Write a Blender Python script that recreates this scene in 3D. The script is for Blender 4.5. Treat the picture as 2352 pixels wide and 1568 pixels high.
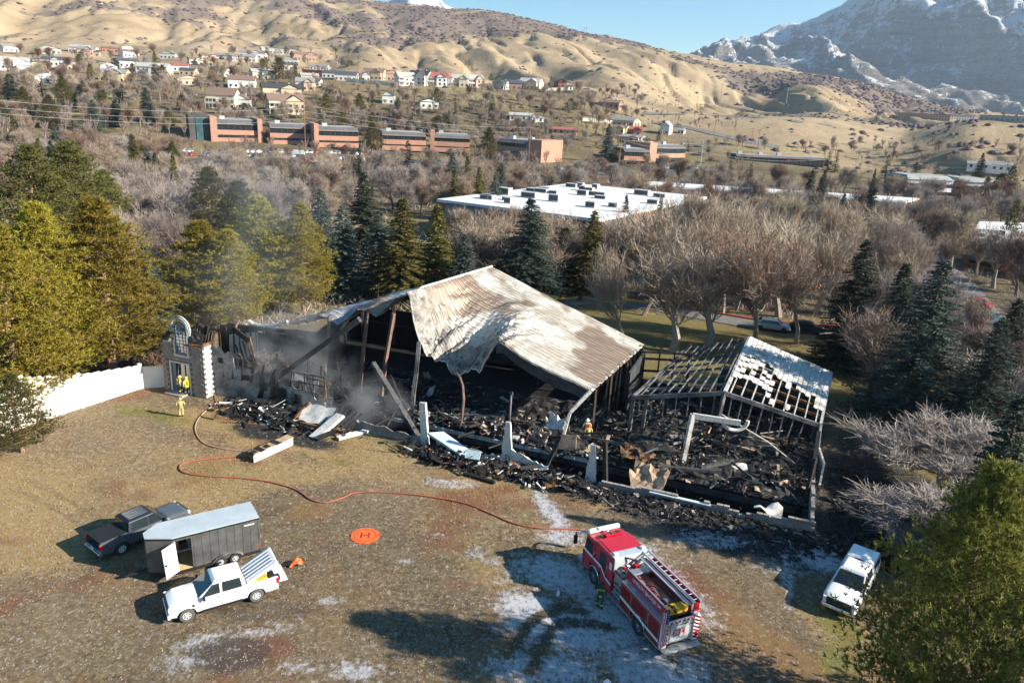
import bpy, bmesh, math, random
import numpy as np
from mathutils import Vector, Matrix
from mathutils.bvhtree import BVHTree
for o in list(bpy.data.objects): bpy.data.objects.remove(o)
random.seed(7); RS = np.random.RandomState(7)
sc = bpy.context.scene; COL = sc.collection
R_ = math.radians
# ---------------------------------------------------------------- camera, world, sun, exposure
FPX, PITCH, ROLL, CAMH, PW, PH = 1700.0, R_(18), R_(3), 28.0, 2352.0, 1568.0
cd = bpy.data.cameras.new('camera'); cam = bpy.data.objects.new('camera', cd); COL.objects.link(cam)
cd.sensor_width = 36; cd.lens = FPX/PW*36; cd.clip_start = .5; cd.clip_end = 20000
up0 = Vector((0, math.sin(PITCH), math.cos(PITCH))); X0 = Vector((1, 0, 0)); fw = Vector((0, math.cos(PITCH), -math.sin(PITCH)))
rt = X0*math.cos(ROLL)+up0*math.sin(ROLL); upv = up0*math.cos(ROLL)-X0*math.sin(ROLL)
m3 = Matrix((rt, upv, -fw)).transposed()
cam.matrix_world = Matrix.Translation((0, 0, CAMH)) @ m3.to_4x4()
sc.camera = cam
SUN_EL, SUN_AZ = R_(27), R_(-14)      # azimuth measured from +X towards +Y
sund = Vector((math.cos(SUN_EL)*math.cos(SUN_AZ), math.cos(SUN_EL)*math.sin(SUN_AZ), math.sin(SUN_EL)))
w = bpy.data.worlds.new('World'); sc.world = w; w.use_nodes = True
nt = w.node_tree; bg = nt.nodes['Background']
sky = nt.nodes.new('ShaderNodeTexSky'); sky.sky_type = 'NISHITA'; sky.sun_disc = False
sky.sun_elevation = SUN_EL; sky.sun_rotation = math.pi/2-SUN_AZ; sky.altitude = 1400; sky.air_density = 1.0; sky.dust_density = .3; sky.ozone_density = 1.0
hsn = nt.nodes.new('ShaderNodeHueSaturation'); hsn.inputs['Saturation'].default_value = 1.6; hsn.inputs['Hue'].default_value = .488; nt.links.new(sky.outputs[0], hsn.inputs['Color']); nt.links.new(hsn.outputs[0], bg.inputs[0]); bg.inputs[1].default_value = .062
sl = bpy.data.lights.new('sun', 'SUN'); sl.energy = 5.0; sl.angle = R_(.5); sl.color = (1, .92, .78)
so = bpy.data.objects.new('sun', sl); COL.objects.link(so); so.rotation_euler = sund.to_track_quat('Z', 'Y').to_euler(); so.location = (60, -20, 60)
sc.view_settings.view_transform = 'Standard'; sc.view_settings.look = 'None'; sc.view_settings.gamma = 1; sc.view_settings.exposure = 1.45
sc.view_settings.use_curve_mapping = False
sc.cycles.max_bounces = 5; sc.cycles.diffuse_bounces = 2; sc.cycles.glossy_bounces = 2; sc.cycles.transmission_bounces = 3
sc.cycles.transparent_max_bounces = 6; sc.cycles.volume_bounces = 0; sc.cycles.use_denoising = True
sc.cycles.volume_step_rate = 2.0; sc.cycles.volume_max_steps = 128

# ---------------------------------------------------------------- placing: a pixel of the 2352x1568 layout sheet -> a ray
def ray(x, y):
    a, b = (x-PW/2), (y-PH/2); c, s = math.cos(ROLL), math.sin(ROLL)
    u, v = (c*a+s*b)/FPX, (-s*a+c*b)/FPX
    return Vector((u, math.cos(PITCH)-v*math.sin(PITCH), -(math.sin(PITCH)+v*math.cos(PITCH))))
def G(x, y, z=0.0):
    d = ray(x, y); t = (z-CAMH)/d.z
    return Vector((d.x*t, d.y*t, z))
def GD(x, y, D):
    d = ray(x, y); t = D/math.hypot(d.x, d.y)
    return Vector((d.x*t, d.y*t, CAMH+d.z*t))
# building frame: s along the front wall, d towards the back
BO, BU, BV = Vector((-28, 64.1, 0)), Vector((.939, -.344, 0)), Vector((.344, .939, 0))
BANG = math.atan2(BU.y, BU.x)
def B(s, d, z=0.0): return BO+BU*s+BV*d+Vector((0, 0, z))
# ---------------------------------------------------------------- noise
def _h(ix, iy, s):
    v = np.sin(ix*127.1+iy*311.7+s*74.7)*43758.5453
    return v-np.floor(v)
def vn(x, y, s=0):
    x = np.asarray(x, float); y = np.asarray(y, float)
    ix, iy = np.floor(x), np.floor(y); fx, fy = x-ix, y-iy
    fx = fx*fx*(3-2*fx); fy = fy*fy*(3-2*fy)
    a, b, c, d = _h(ix, iy, s), _h(ix+1, iy, s), _h(ix, iy+1, s), _h(ix+1, iy+1, s)
    return (a+(b-a)*fx)*(1-fy)+(c+(d-c)*fx)*fy
def fbm(x, y, o=4, s=0):
    t, a, n = 0, .5, 0
    for k in range(o):
        t = t+a*vn(np.asarray(x)*2**k, np.asarray(y)*2**k, s+k*3.3); n += a; a *= .5
    return t/n
def sstep(a, b, x):
    t = np.clip((x-a)/(b-a), 0, 1); return t*t*(3-2*t)
# ---------------------------------------------------------------- mesh builder
class MB:
    def __init__(s): s.v, s.f, s.m = [], [], []
    def add(s, vs, fs, m=0):
        n = len(s.v); s.v += [tuple(p) for p in vs]; s.f += [tuple(i+n for i in f) for f in fs]; s.m += [m]*len(fs); return s
    def box(s, c, size, m=0, rz=0, rot=None):
        hx, hy, hz = size[0]/2, size[1]/2, size[2]/2
        M = rot if rot is not None else Matrix.Rotation(rz, 3, 'Z'); c = Vector(c)
        vs = [c+M @ Vector((x*hx, y*hy, z*hz)) for z in (-1, 1) for y in (-1, 1) for x in (-1, 1)]
        return s.add(vs, [(0, 2, 3, 1), (4, 5, 7, 6), (0, 1, 5, 4), (2, 6, 7, 3), (0, 4, 6, 2), (1, 3, 7, 5)], m)
    def b2(s, x0, x1, y0, y1, z0, z1, m=0): return s.box(((x0+x1)/2, (y0+y1)/2, (z0+z1)/2), (abs(x1-x0), abs(y1-y0), abs(z1-z0)), m)
    def beam(s, p, q, w_, h, m=0, roll=0):
        p, q = Vector(p), Vector(q); d = q-p; L = d.length
        if L < 1e-6: return s
        M = d.to_track_quat('X', 'Z').to_matrix() @ Matrix.Rotation(roll, 3, 'X')
        return s.box((p+q)/2, (L, w_, h), m, rot=M)
    def tube(s, pts, r, n=6, m=0, cap=True):
        pts = [Vector(p) for p in pts]; rr = r if isinstance(r, (list, tuple)) else [r]*len(pts); vs = []; k0 = None
        for i, p in enumerate(pts):
            d = (pts[min(i+1, len(pts)-1)]-pts[max(i-1, 0)]).normalized()
            a = d.cross(Vector((0, 0, 1)) if abs(d.z) < .9 else Vector((1, 0, 0))).normalized()
            if k0 is not None and a.dot(k0) < 0 and abs(d.z) > .8: a = -a
            k0 = a; b = d.cross(a)
            for j in range(n):
                t = 2*math.pi*j/n; vs.append(p+(a*math.cos(t)+b*math.sin(t))*rr[i])
        fs = [(i*n+j, i*n+(j+1) % n, (i+1)*n+(j+1) % n, (i+1)*n+j) for i in range(len(pts)-1) for j in range(n)]
        if cap: fs += [tuple(range(n-1, -1, -1)), tuple((len(pts)-1)*n+j for j in range(n))]
        return s.add(vs, fs, m)
    def cyl(s, c, r, h, n=16, m=0, axis='z', r2=None):
        c = Vector(c); a = {'x': Vector((1, 0, 0)), 'y': Vector((0, 1, 0)), 'z': Vector((0, 0, 1))}[axis]
        return s.tube([c-a*h/2, c+a*h/2], [r, r if r2 is None else r2], n, m)
    def prism(s, poly, z0, z1, m=0):
        n = len(poly)
        vs = [(p[0], p[1], z0) for p in poly]+[(p[0], p[1], z1) for p in poly]
        fs = [tuple(range(n-1, -1, -1)), tuple(range(n, 2*n))]+[(i, (i+1) % n, (i+1) % n+n, i+n) for i in range(n)]
        return s.add(vs, fs, m)
    def slab(s, pts, t, m=0):   # any planar polygon given thickness along its normal
        pts = [Vector(p) for p in pts]; n = (pts[1]-pts[0]).cross(pts[2]-pts[0]).normalized()*t; k = len(pts)
        return s.add(pts+[p-n for p in pts], [tuple(range(k)), tuple(range(2*k-1, k-1, -1))]+[(i, i+k, (i+1) % k+k, (i+1) % k) for i in range(k)], m)
    def grid(s, P, m=0):
        nr, ncol = len(P), len(P[0]); vs = [q for r in P for q in r]
        return s.add(vs, [(i*ncol+j, i*ncol+j+1, (i+1)*ncol+j+1, (i+1)*ncol+j) for i in range(nr-1) for j in range(ncol-1)], m)
    def mesh(s, name, mats, smooth=False):
        me = bpy.data.meshes.new(name); me.from_pydata(s.v, [], s.f)
        for m in (mats if isinstance(mats, (list, tuple)) else [mats]): me.materials.append(m)
        if any(s.m): me.polygons.foreach_set('material_index', s.m)
        if smooth: me.polygons.foreach_set('use_smooth', [True]*len(me.polygons))
        me.update(); return me
    def build(s, name, mats, parent=None, smooth=False, loc=None, rz=None, bevel=0, label=None):
        o = bpy.data.objects.new(name, s.mesh(name, mats, smooth)); COL.objects.link(o)
        if parent is not None: o.parent = parent
        if loc is not None: o.location = loc
        if rz is not None: o.rotation_euler = (0, 0, rz)
        if bevel:
            md = o.modifiers.new('bevel', 'BEVEL'); md.width = bevel; md.segments = 2; md.limit_method = 'ANGLE'; md.angle_limit = R_(40)
        if label: o['label'] = label
        return o
def tag(o, label=None, cat=None, group=None, kind=None):
    if label: o['label'] = label
    if cat: o['category'] = cat
    if group: o['group'] = group
    if kind: o['kind'] = kind
    return o
def thing(name, label, cat, loc=(0, 0, 0), rz=0, group=None):
    o = bpy.data.objects.new(name, None); COL.objects.link(o); o.location = loc; o.rotation_euler = (0, 0, rz); o.empty_display_size = .3
    return tag(o, label, cat, group)
def put(me, name, parent=None, loc=None, rot=None, sc_=None):
    o = bpy.data.objects.new(name, me); COL.objects.link(o)
    if parent is not None: o.parent = parent
    if loc is not None: o.location = loc
    if rot is not None: o.rotation_euler = rot
    if sc_ is not None: o.scale = sc_ if hasattr(sc_, '__len__') else (sc_,)*3
    return o
# ---------------------------------------------------------------- materials
class NT:
    def __init__(s, name):
        s.mat = bpy.data.materials.new(name); s.mat.use_nodes = True; s.t = s.mat.node_tree; s.b = s.t.nodes['Principled BSDF']; s.out = s.t.nodes['Material Output']
    def n(s, typ, **kw):
        nd = s.t.nodes.new('ShaderNode'+typ)
        for k, v in kw.items():
            if k.startswith('i_'):
                key = k[2:]; key = int(key) if key.isdigit() else key.replace('_', ' ')
                s.set(nd.inputs[key], v)
            else: setattr(nd, k, v)
        return nd
    def set(s, inp, v):
        if isinstance(v, bpy.types.NodeSocket): s.t.links.new(v, inp)
        elif isinstance(v, tuple) and len(v) == 3 and inp.type == 'RGBA': inp.default_value = (*v, 1)
        else: inp.default_value = v
    def pos(s): return s.n('NewGeometry').outputs['Position']
    def obj(s): return s.n('TexCoord').outputs['Object']
    def noise(s, vec, scale, detail=4, rough=.55, dist=0):
        nd = s.n('TexNoise', i_Scale=scale, i_Detail=detail, i_Roughness=rough, i_Distortion=dist); s.set(nd.inputs['Vector'], vec); return nd.outputs[0]
    def ramp(s, fac, *st, interp='LINEAR'):
        nd = s.n('ValToRGB'); s.set(nd.inputs[0], fac); cr = nd.color_ramp; cr.interpolation = interp
        while len(cr.elements) < len(st): cr.elements.new(.5)
        for e, (p, c) in zip(cr.elements, st): e.position = p; e.color = (*c, 1) if hasattr(c, '__len__') else (c, c, c, 1)
        return nd.outputs[0]
    def mix(s, fac, a, b, bt='MIX'):
        nd = s.n('Mix', data_type='RGBA', blend_type=bt); s.set(nd.inputs[0], fac); s.set(nd.inputs[6], a); s.set(nd.inputs[7], b); return nd.outputs[2]
    def math(s, op, a, b=0.0, c=None):
        nd = s.n('Math', operation=op); s.set(nd.inputs[0], a); s.set(nd.inputs[1], b)
        if c is not None: s.set(nd.inputs[2], c)
        return nd.outputs[0]
    def mapr(s, v, a, b, c=0.0, d=1.0):
        nd = s.n('MapRange'); s.set(nd.inputs[0], v); [s.set(nd.inputs[i+1], q) for i, q in enumerate((a, b, c, d))]; return nd.outputs[0]
    def attr(s, name): return s.n('Attribute', attribute_name=name).outputs['Fac']
    def scalev(s, vec, sc3):
        nd = s.n('Mapping'); s.set(nd.inputs[0], vec); nd.inputs['Scale'].default_value = sc3; return nd.outputs[0]
    def bump(s, h, strength=.3, dist=.05):
        nd = s.n('Bump', i_Strength=strength, i_Distance=dist); s.set(nd.inputs['Height'], h); s.t.links.new(nd.outputs[0], s.b.inputs['Normal']); return nd
    def fin(s, col=None, rough=.8, metal=0.0, spec=.3, **kw):
        if col is not None: s.set(s.b.inputs['Base Color'], col)
        s.set(s.b.inputs['Roughness'], rough); s.set(s.b.inputs['Metallic'], metal); s.b.inputs['Specular IOR Level'].default_value = spec
        for k, v in kw.items(): s.set(s.b.inputs[k.replace('_', ' ')], v)
        return s.mat
def plain(name, c, rough=.7, metal=0.0, spec=.4, var=.25, scale=6, coat=0, bump=0):
    t = NT(name); p = t.obj(); nz = t.noise(p, scale, 5, .6)
    k = t.mix(t.mapr(nz, .3, .7), tuple(x*(1-var) for x in c), tuple(min(1, x*(1+var)) for x in c))
    if bump: t.bump(t.noise(p, scale*4, 4), bump, .03)
    return t.fin(k, rough, metal, spec, Coat_Weight=coat, Coat_Roughness=.05)
def char_mat(name, dark, light, lo=.5, hi=.62, scale=2.2, rough=.75, stretch=None, spec=.4):
    t = NT(name); p = t.pos()
    if stretch: p = t.scalev(t.obj(), stretch)
    a = t.noise(p, scale, 6, .65); k = t.mix(t.mapr(a, lo, hi), dark, light)
    b = t.noise(p, scale*7, 4, .7); k = t.mix(t.mapr(b, .35, .7, 0, .6), k, tuple(x*.35 for x in dark)); t.bump(b, .5, .05)
    return t.fin(k, rough, 0, spec)
M = {}
M['char'] = char_mat('charred_wood', (.012, .011, .011), (.05, .048, .046), .45, .7)
M['char_black'] = char_mat('black_soot', (.006, .006, .006), (.02, .02, .021), .5, .7)
M['ash'] = char_mat('ash_rubble', (.02, .019, .018), (.28, .25, .21), .55, .66, 1.6)
M['alligator'] = char_mat('alligator_char_beam', (.03, .03, .031), (.13, .13, .13), .35, .65, 5)
M['scorch_wood'] = char_mat('scorched_timber', (.05, .02, .01), (.42, .2, .07), .42, .6, 1.5)
M['rust_steel'] = char_mat('burned_steel', (.12, .1, .09), (.3, .15, .1), .35, .65, 1.2, .6)
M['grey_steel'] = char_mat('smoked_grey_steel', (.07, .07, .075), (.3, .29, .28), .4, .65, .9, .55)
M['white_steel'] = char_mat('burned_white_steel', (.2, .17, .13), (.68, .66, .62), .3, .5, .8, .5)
M['block'] = char_mat('stone_block', (.24, .215, .2), (.42, .38, .35), .3, .7, 1.8, .85)
M['block_l'] = char_mat('pale_stone_block', (.3, .28, .26), (.45, .42, .39), .3, .7, 1.8, .85)
M['mortar'] = plain('mortar', (.13, .12, .115), .9)
M['stucco'] = char_mat('smoked_stucco', (.12, .12, .12), (.42, .4, .38), .35, .6, .45, .9)
M['conc'] = char_mat('sooty_concrete', (.035, .037, .04), (.12, .125, .13), .4, .75, .5, .9)
M['foam_white'] = char_mat('torn_white_cladding', (.4, .37, .33), (.72, .7, .67), .3, .5, 1.5, .8)
M['pale_blue'] = plain('pale_blue_panel', (.5, .6, .64), .6)
M['tan_board'] = char_mat('scorched_tan_board', (.2, .12, .07), (.6, .42, .28), .35, .55, 1.3, .85)
M['blackhole'] = plain('soot_pit', (.008, .008, .009), .95)
M['white_trim'] = plain('cream_plaster', (.62, .57, .5), .8, var=.12, scale=1)
M['bluepaint'] = plain('slate_blue_paint', (.09, .15, .2), .5)
M['glass'] = plain('dark_glass', (.02, .03, .035), .06, 0, .8, .3, 1)
M['glassb'] = plain('teal_window_glass', (.05, .11, .12), .1, 0, .8, .3, .4)
M['white_paint'] = plain('white_car_paint', (.78, .79, .8), .3, 0, .5, .03, 1, 1)
M['grey_paint'] = plain('graphite_car_paint', (.11, .12, .135), .3, .3, .5, .08, 1, 1)
M['blue_dark'] = plain('dark_blue_car_paint', (.012, .018, .035), .45, 0, .3, .08, 1, .15)
M['black_pl'] = plain('black_plastic', (.018, .018, .02), .5)
M['tyre'] = plain('tyre_rubber', (.03, .029, .028), .85, bump=.2)
M['tyre_dusty'] = plain('dusty_tyre_rubber', (.09, .085, .08), .9, bump=.2)
M['alloy'] = plain('alloy_rim', (.55, .56, .58), .4, .15)
M['chrome'] = plain('chrome', (.7, .72, .75), .15, 1)
M['diamond'] = plain('diamond_plate', (.45, .47, .49), .35, .7, .5, .15, 20, bump=.5)
M['red_paint'] = plain('fire_engine_red', (.5, .008, .02), .3, 0, .5, .1, .7, 1)
M['red_dark'] = plain('deep_red_shutter', (.22, .012, .012), .4, 0, .5, .15, 2)
M['red_lens'] = plain('red_lens', (.6, .01, .02), .2)
M['clear_lens'] = plain('clear_lens', (.7, .72, .75), .15)
M['orange'] = plain('orange_fabric', (.8, .13, .03), .7, var=.12)
M['maroon'] = plain('dark_red_print', (.3, .02, .015), .7)
M['yellow'] = plain('yellow_plastic', (.75, .42, .03), .5)
M['trailer'] = plain('charcoal_trailer_side', (.1, .1, .1), .5, .2, .5, .35, 1.3)
M['galv'] = plain('galvanised_roof', (.55, .6, .63), .45, .3, .5, .12, 1)
M['ply'] = plain('plywood', (.6, .42, .22), .8, var=.12)
M['white_int'] = plain('white_liner', (.72, .72, .72), .6, var=.05)
M['hose'] = plain('tan_fire_hose', (.42, .24, .15), .8, var=.2, scale=1)
M['hose_r'] = plain('faded_red_hose', (.36, .1, .06), .8)
M['wood_pole'] = plain('weathered_pole', (.3, .16, .09), .85, var=.3, scale=1)
M['steel_pole'] = plain('pale_steel_pole', (.5, .5, .48), .6)
M['wire'] = plain('wire', (.35, .35, .36), .5)
M['skin'] = plain('skin', (.45, .26, .18), .6)
M['turnout'] = plain('tan_turnout', (.45, .34, .16), .85, var=.3, scale=9)
M['turnout_g'] = plain('olive_turnout', (.045, .06, .035), .85, var=.3)
M['hiviz'] = plain('hiviz_yellow', (.75, .85, .1), .6, var=.1)
M['hiviz2'] = plain('hiviz_lime', (.35, .8, .1), .6, var=.1)
M['navy'] = plain('navy_trousers', (.03, .035, .06), .85)
M['hel_y'] = plain('helmet_yellow', (.75, .6, .08), .4)
M['hel_w'] = plain('helmet_white', (.78, .78, .78), .4)
M['hel_r'] = plain('helmet_red', (.6, .03, .03), .4)
M['asphalt'] = char_mat('asphalt', (.06, .06, .063), (.1, .1, .1), .3, .7, .5, .9)
M['road'] = char_mat('pale_road', (.16, .155, .15), (.22, .21, .2), .3, .7, .3, .9)
M['kerb'] = plain('concrete_kerb', (.4, .38, .35), .9)
M['kerb_r'] = plain('red_kerb', (.5, .06, .04), .8)
M['kerb_y'] = plain('yellow_kerb', (.75, .5, .05), .8)
M['salmon'] = plain('salmon_brick', (.42, .22, .155), .9, var=.1, scale=.3)
M['brick'] = plain('red_brick', (.3, .12, .08), .9, var=.2, scale=1)
M['bronze'] = plain('dark_bronze_cladding', (.07, .065, .065), .7, var=.2, scale=.3)
M['roof_dk'] = plain('dark_mansard', (.1, .1, .105), .8, var=.2, scale=.3)
M['roof_gr'] = plain('grey_gravel_roof', (.3, .3, .29), .9, var=.15, scale=.2)
M['roof_w'] = plain('white_roof_membrane', (.66, .65, .64), .7, var=.06, scale=.08)
M['hvac'] = plain('grey_hvac', (.42, .42, .42), .6, var=.1)
M['hvac_dk'] = plain('hvac_grille', (.06, .06, .065), .8)
def seam_mat(name, c1, c2):
    t = NT(name); p = t.pos(); a = t.noise(p, .35, 5, .6, .6); b = t.noise(p, .16, 3, .5)
    k = t.mix(t.mapr(a, .42, .56), c1, c2); k = t.mix(t.mapr(b, .46, .52), k, (.33, .25, .19)); k = t.mix(t.mapr(t.noise(p, 3, 5, .7), .5, .75, 0, .45), k, (.22, .19, .17))
    k = t.mix(t.attr('scorch'), k, t.mix(t.mapr(t.noise(p, 1.3, 6, .7), .35, .6), (.045, .05, .06), (.38, .34, .3)))
    return t.fin(k, .55, .25, .4)
M['seam'] = seam_mat('scorched_white_seam_roof', (.74, .7, .63), (.56, .49, .41))
M['seam2'] = seam_mat('grey_blue_seam_roof', (.3, .34, .4), (.54, .54, .54))  # left slope: greyer, bluer and darker than the right slope's roof colour
t = NT('white_concrete_fence'); p = t.pos(); M['fence'] = t.fin(t.mix(t.mapr(t.noise(p, .8, 5), .3, .7), (.66, .6, .52), (.78, .74, .68)), .9)
def leaf_mat(name, c1, c2, c3, rough=.7, tr=.25):
    t = NT(name); g = t.n('NewGeometry'); oi = t.n('ObjectInfo')
    r = t.math('ADD', t.math('MULTIPLY', g.outputs['Random Per Island'], .6), t.math('MULTIPLY', t.noise(t.obj(), .45, 2), .4))
    k = t.ramp(r, (.1, c1), (.5, c2), (.9, c3))
    hs = t.n('HueSaturation'); t.set(hs.inputs['Color'], k); t.set(hs.inputs['Value'], t.mapr(oi.outputs['Random'], 0, 1, .72, 1.25)); t.set(hs.inputs['Hue'], t.mapr(oi.outputs['Random'], 0, 1, .485, .512))
    t.fin(hs.outputs[0], rough, 0, .25)
    if tr:
        tb = t.n('BsdfTranslucent'); t.set(tb.inputs[0], hs.outputs[0]); ms = t.n('MixShader'); ms.inputs[0].default_value = tr
        t.t.links.new(t.b.outputs[0], ms.inputs[1]); t.t.links.new(tb.outputs[0], ms.inputs[2]); t.t.links.new(ms.outputs[0], t.out.inputs['Surface'])
    return t.mat
M['pine'] = leaf_mat('yellow_green_needles', (.15, .14, .018), (.3, .25, .03), (.46, .36, .06), .7, .35)
M['pine_nr'] = leaf_mat('fresh_green_needles', (.055, .075, .014), (.15, .155, .03), (.38, .33, .07))
M['pine_dk'] = leaf_mat('dark_green_needles', (.05, .06, .016), (.11, .11, .028), (.2, .17, .045))
M['spruce_bl'] = leaf_mat('blue_spruce_needles', (.04, .06, .048), (.085, .115, .095), (.19, .225, .185))
M['spruce_nd'] = leaf_mat('deep_spruce_needles', (.018, .03, .022), (.042, .062, .048), (.12, .15, .12))
M['spruce_gr'] = leaf_mat('green_spruce_needles', (.07, .075, .018), (.14, .13, .03), (.26, .2, .05))
M['spruce_dk'] = leaf_mat('dark_spruce_needles', (.025, .036, .024), (.05, .066, .042), (.1, .12, .075))
M['twig_br'] = leaf_mat('brown_twigs', (.15, .11, .085), (.3, .225, .17), (.46, .36, .275), .9, 0)
M['twig_gr'] = leaf_mat('grey_twigs', (.17, .135, .12), (.32, .265, .235), (.47, .4, .35), .9, 0)
M['twig_pl'] = leaf_mat('pale_twigs', (.19, .145, .11), (.345, .27, .205), (.52, .42, .33), .9, 0)
M['twig_rd'] = leaf_mat('russet_twigs', (.13, .09, .07), (.24, .16, .12), (.34, .24, .18), .9, 0)
M['bark_dk'] = plain('dark_bark', (.13, .09, .065), .95, bump=.5)
M['bark_pn'] = plain('pine_bark', (.33, .2, .13), .95, bump=.6)
M['bark_pl'] = plain('pale_bark', (.3, .25, .2), .9, bump=.3)
M['lawn_g'] = char_mat('green_lawn', (.12, .12, .03), (.2, .19, .05), .3, .7, .4, .95)
M['scrub'] = leaf_mat('scrub_oak', (.075, .055, .06), (.12, .09, .09), (.18, .13, .12), .95, 0)
HAZE = 0.000065
SMOKE = 1
# ================================================================ GROUND (gravel yard), building frame, hole for the basement strip
PIT = (12.2, 52.4, .45, 3.6)
def axis(lo, hi, clo, chi, fine, coarse, extra):
    a = list(np.arange(clo, chi, fine))+list(np.linspace(lo, clo-coarse, max(2, int((clo-lo)/coarse))))+list(np.linspace(chi+coarse, hi, max(2, int((hi-chi)/coarse))))+list(extra)
    a = sorted(a); out = [a[0]]
    for q in a[1:]:
        if q-out[-1] > .06 or q in extra:
            if q-out[-1] <= .06: out.pop()
            out.append(q)
    return np.array(out)
SA = axis(-90, 140, -22, 66, .34, 4, PIT[:2]); DA = axis(-100, 52, -42, 24, .34, 4, PIT[2:])
SS, DD = np.meshgrid(SA, DA)
WX = BO.x+SS*BU.x+DD*BV.x; WY = BO.y+SS*BU.y+DD*BV.y
def blob(cx, cy, rx, ry, a=0.0, n=.5):
    c, s_ = math.cos(a), math.sin(a); x, y = (WX-cx)*c+(WY-cy)*s_, -(WX-cx)*s_+(WY-cy)*c
    d = np.sqrt((x/rx)**2+(y/ry)**2)+n*(fbm(WX*.35, WY*.35, 4, 5)-.5)*2
    return 1-sstep(.35, 1.25, d)
def gb(px, py, rx, ry, a=0.0, n=.5): p = G(px, py); return blob(p.x, p.y, rx, ry, a, n)
mx = lambda *a: np.maximum.reduce(a)
def track(pts, w_):
    P = [G(*q) for q in pts]; d = np.full(WX.shape, 99.)
    for a, b in zip(P[:-1], P[1:]):
        e = b-a; L2 = e.x**2+e.y**2; u = np.clip(((WX-a.x)*e.x+(WY-a.y)*e.y)/L2, 0, 1); d = np.minimum(d, np.hypot(WX-a.x-e.x*u, WY-a.y-e.y*u))
    return 1-sstep(w_*.5, w_*1.1, d)
tracks = mx(track([(1165, 1500), (1200, 1450), (1235, 1415), (1290, 1395), (1340, 1405)], .45), track([(1225, 1540), (1245, 1480), (1270, 1440), (1310, 1425), (1400, 1440)], .5), track([(60, 1100), (160, 1150), (260, 1210), (330, 1290)], .3)*.6, track([(40, 1125), (140, 1175), (235, 1235)], .3)*.6, track([(1560, 1540), (1480, 1400), (1400, 1250), (1290, 1150)], .3)*.6,
            track([(900, 1568), (1000, 1400), (1120, 1280), (1260, 1200)], .28)*.5, track([(960, 1568), (1055, 1400), (1170, 1285)], .28)*.5, track([(1700, 1300), (1780, 1380), (1850, 1500)], .28)*.5, track([(540, 1130), (700, 1250), (800, 1420), (820, 1568)], .3)*.4, track([(600, 1120), (760, 1240), (865, 1420), (890, 1568)], .3)*.4)
frost = mx(gb(1330, 1330, 4.5, 2.6, -.3), gb(1440, 1280, 3, 2.5)*.8, gb(1380, 1440, 4.5, 3, .3), gb(1250, 1440, 3.2, 1.6), gb(1280, 1540, 4, 1.5), gb(1490, 1540, 4, 2.0), gb(1220, 1390, 2.2, 1.4), gb(1560, 1350, 1.2, 4, .4)*.6,
           gb(1260, 1170, 1.0, 4.2, .35)*.9, gb(1300, 1235, 2.4, 1.6)*.8, gb(1900, 1290, 1.6, 1.6), gb(1810, 1330, .35, 3, -.3)*.8, gb(1640, 1240, 4, 1.2)*.6, gb(1780, 1300, 2.5, 1.2)*.4,
           gb(460, 1470, 1.6, .8, .5)*.5, gb(600, 1450, 2.0, .5, .3)*.5, gb(830, 1540, 1.6, 1.0)*.8, gb(420, 1520, 1.4, .9)*.5, gb(690, 1530, 1.3, .5)*.4, gb(1090, 1270, 1.0, .8)*.5, gb(1130, 1290, .8, .5)*.5, gb(1030, 1110, 2.5, .8)*.55,
           gb(760, 1380, .8, .4)*.7, gb(930, 1290, .7, .4)*.6, gb(1000, 1230, .8, .4)*.4)
wet = mx(gb(520, 1500, 2.6, 1.6, 0, .3), gb(600, 1400, 4, 1.2)*.5, gb(1290, 1400, 3, 2)*.35, gb(1230, 1470, 4, .5, .9, .3)*.8, gb(1310, 1430, 1.5, .6, 0, .2)*.9)
frost = frost*(1-.95*tracks*(frost > 0)); soot_dark = mx(1-sstep(.2, 3.6, np.abs(DD+.6)+(fbm(WX*.5, WY*.5, 4, 9)-.5)*3+np.where(SS < 23, 1.6, 0)+np.where(SS < 9, 9, 0)), gb(1700, 1250, 8, 2.2, -.33)*.95, gb(1990, 1080, 5, 9, -.35)*.75, gb(640, 1000, 6, 1.6, -.3), gb(1950, 1200, 5, 4)*.9, gb(1500, 1190, 5, 1.6, -.3)*.8)  # soot round the ruin; extra blobs darken the right-hand front and side
soot_dark = np.where((DD > .2) & (SS > 1) & (SS < 53.5) & (DD < 26), 1.0, soot_dark)
FA = fbm(WX*.09, WY*.09, 4, 2); FB = fbm(WX*.22, WY*.22, 5, 11)
left = 1-sstep(-12, 2, WX)
grass = np.clip(sstep(.36, .72, FA+left*.07-.03)+mx(gb(1010, 1060, 4, 1.2, -.3), gb(430, 960, 7, 2, -.3)*.8, gb(640, 1020, 5, 1.5)*.8, gb(1950, 1480, 2.6, 4), gb(1150, 1120, 3, 1.5)*.8, gb(1360, 1160, 2, 1)*.9, gb(860, 1050, 5, 1.2)*.7)-frost*.5, 0, 1)
green = np.clip(mx(gb(960, 1040, 3, .8, -.3), gb(350, 950, 6, 1.3, -.3)*.7, gb(1930, 1440, 1.6, 2.6), gb(1920, 1520, 1.6, 2), gb(760, 1060, 2, .6)*.4)+sstep(.6, .72, fbm(WX*.3, WY*.3, 4, 21))*.35, 0, 1)
rust = np.clip(sstep(.45, .78, FB)*(.45+.5*sstep(-6, -16, -WY+20+WX*0)*0+.35), 0, 1)
red = sstep(.5, .8, fbm(WX*.25, WY*.25, 5, 31))
dark = sstep(.34, .66, fbm(WX*.06+3, WY*.06, 3, 41)+.12*sstep(-12, -4, WX)*(1-sstep(3, 14, WX)))
lawn = np.clip((DD > 23.5)*1.0+((SS > 58) & (DD > 2))*.9, 0, 1)*(1-soot_dark*.7)
bxy = np.stack([WX, WY], -1)
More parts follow.
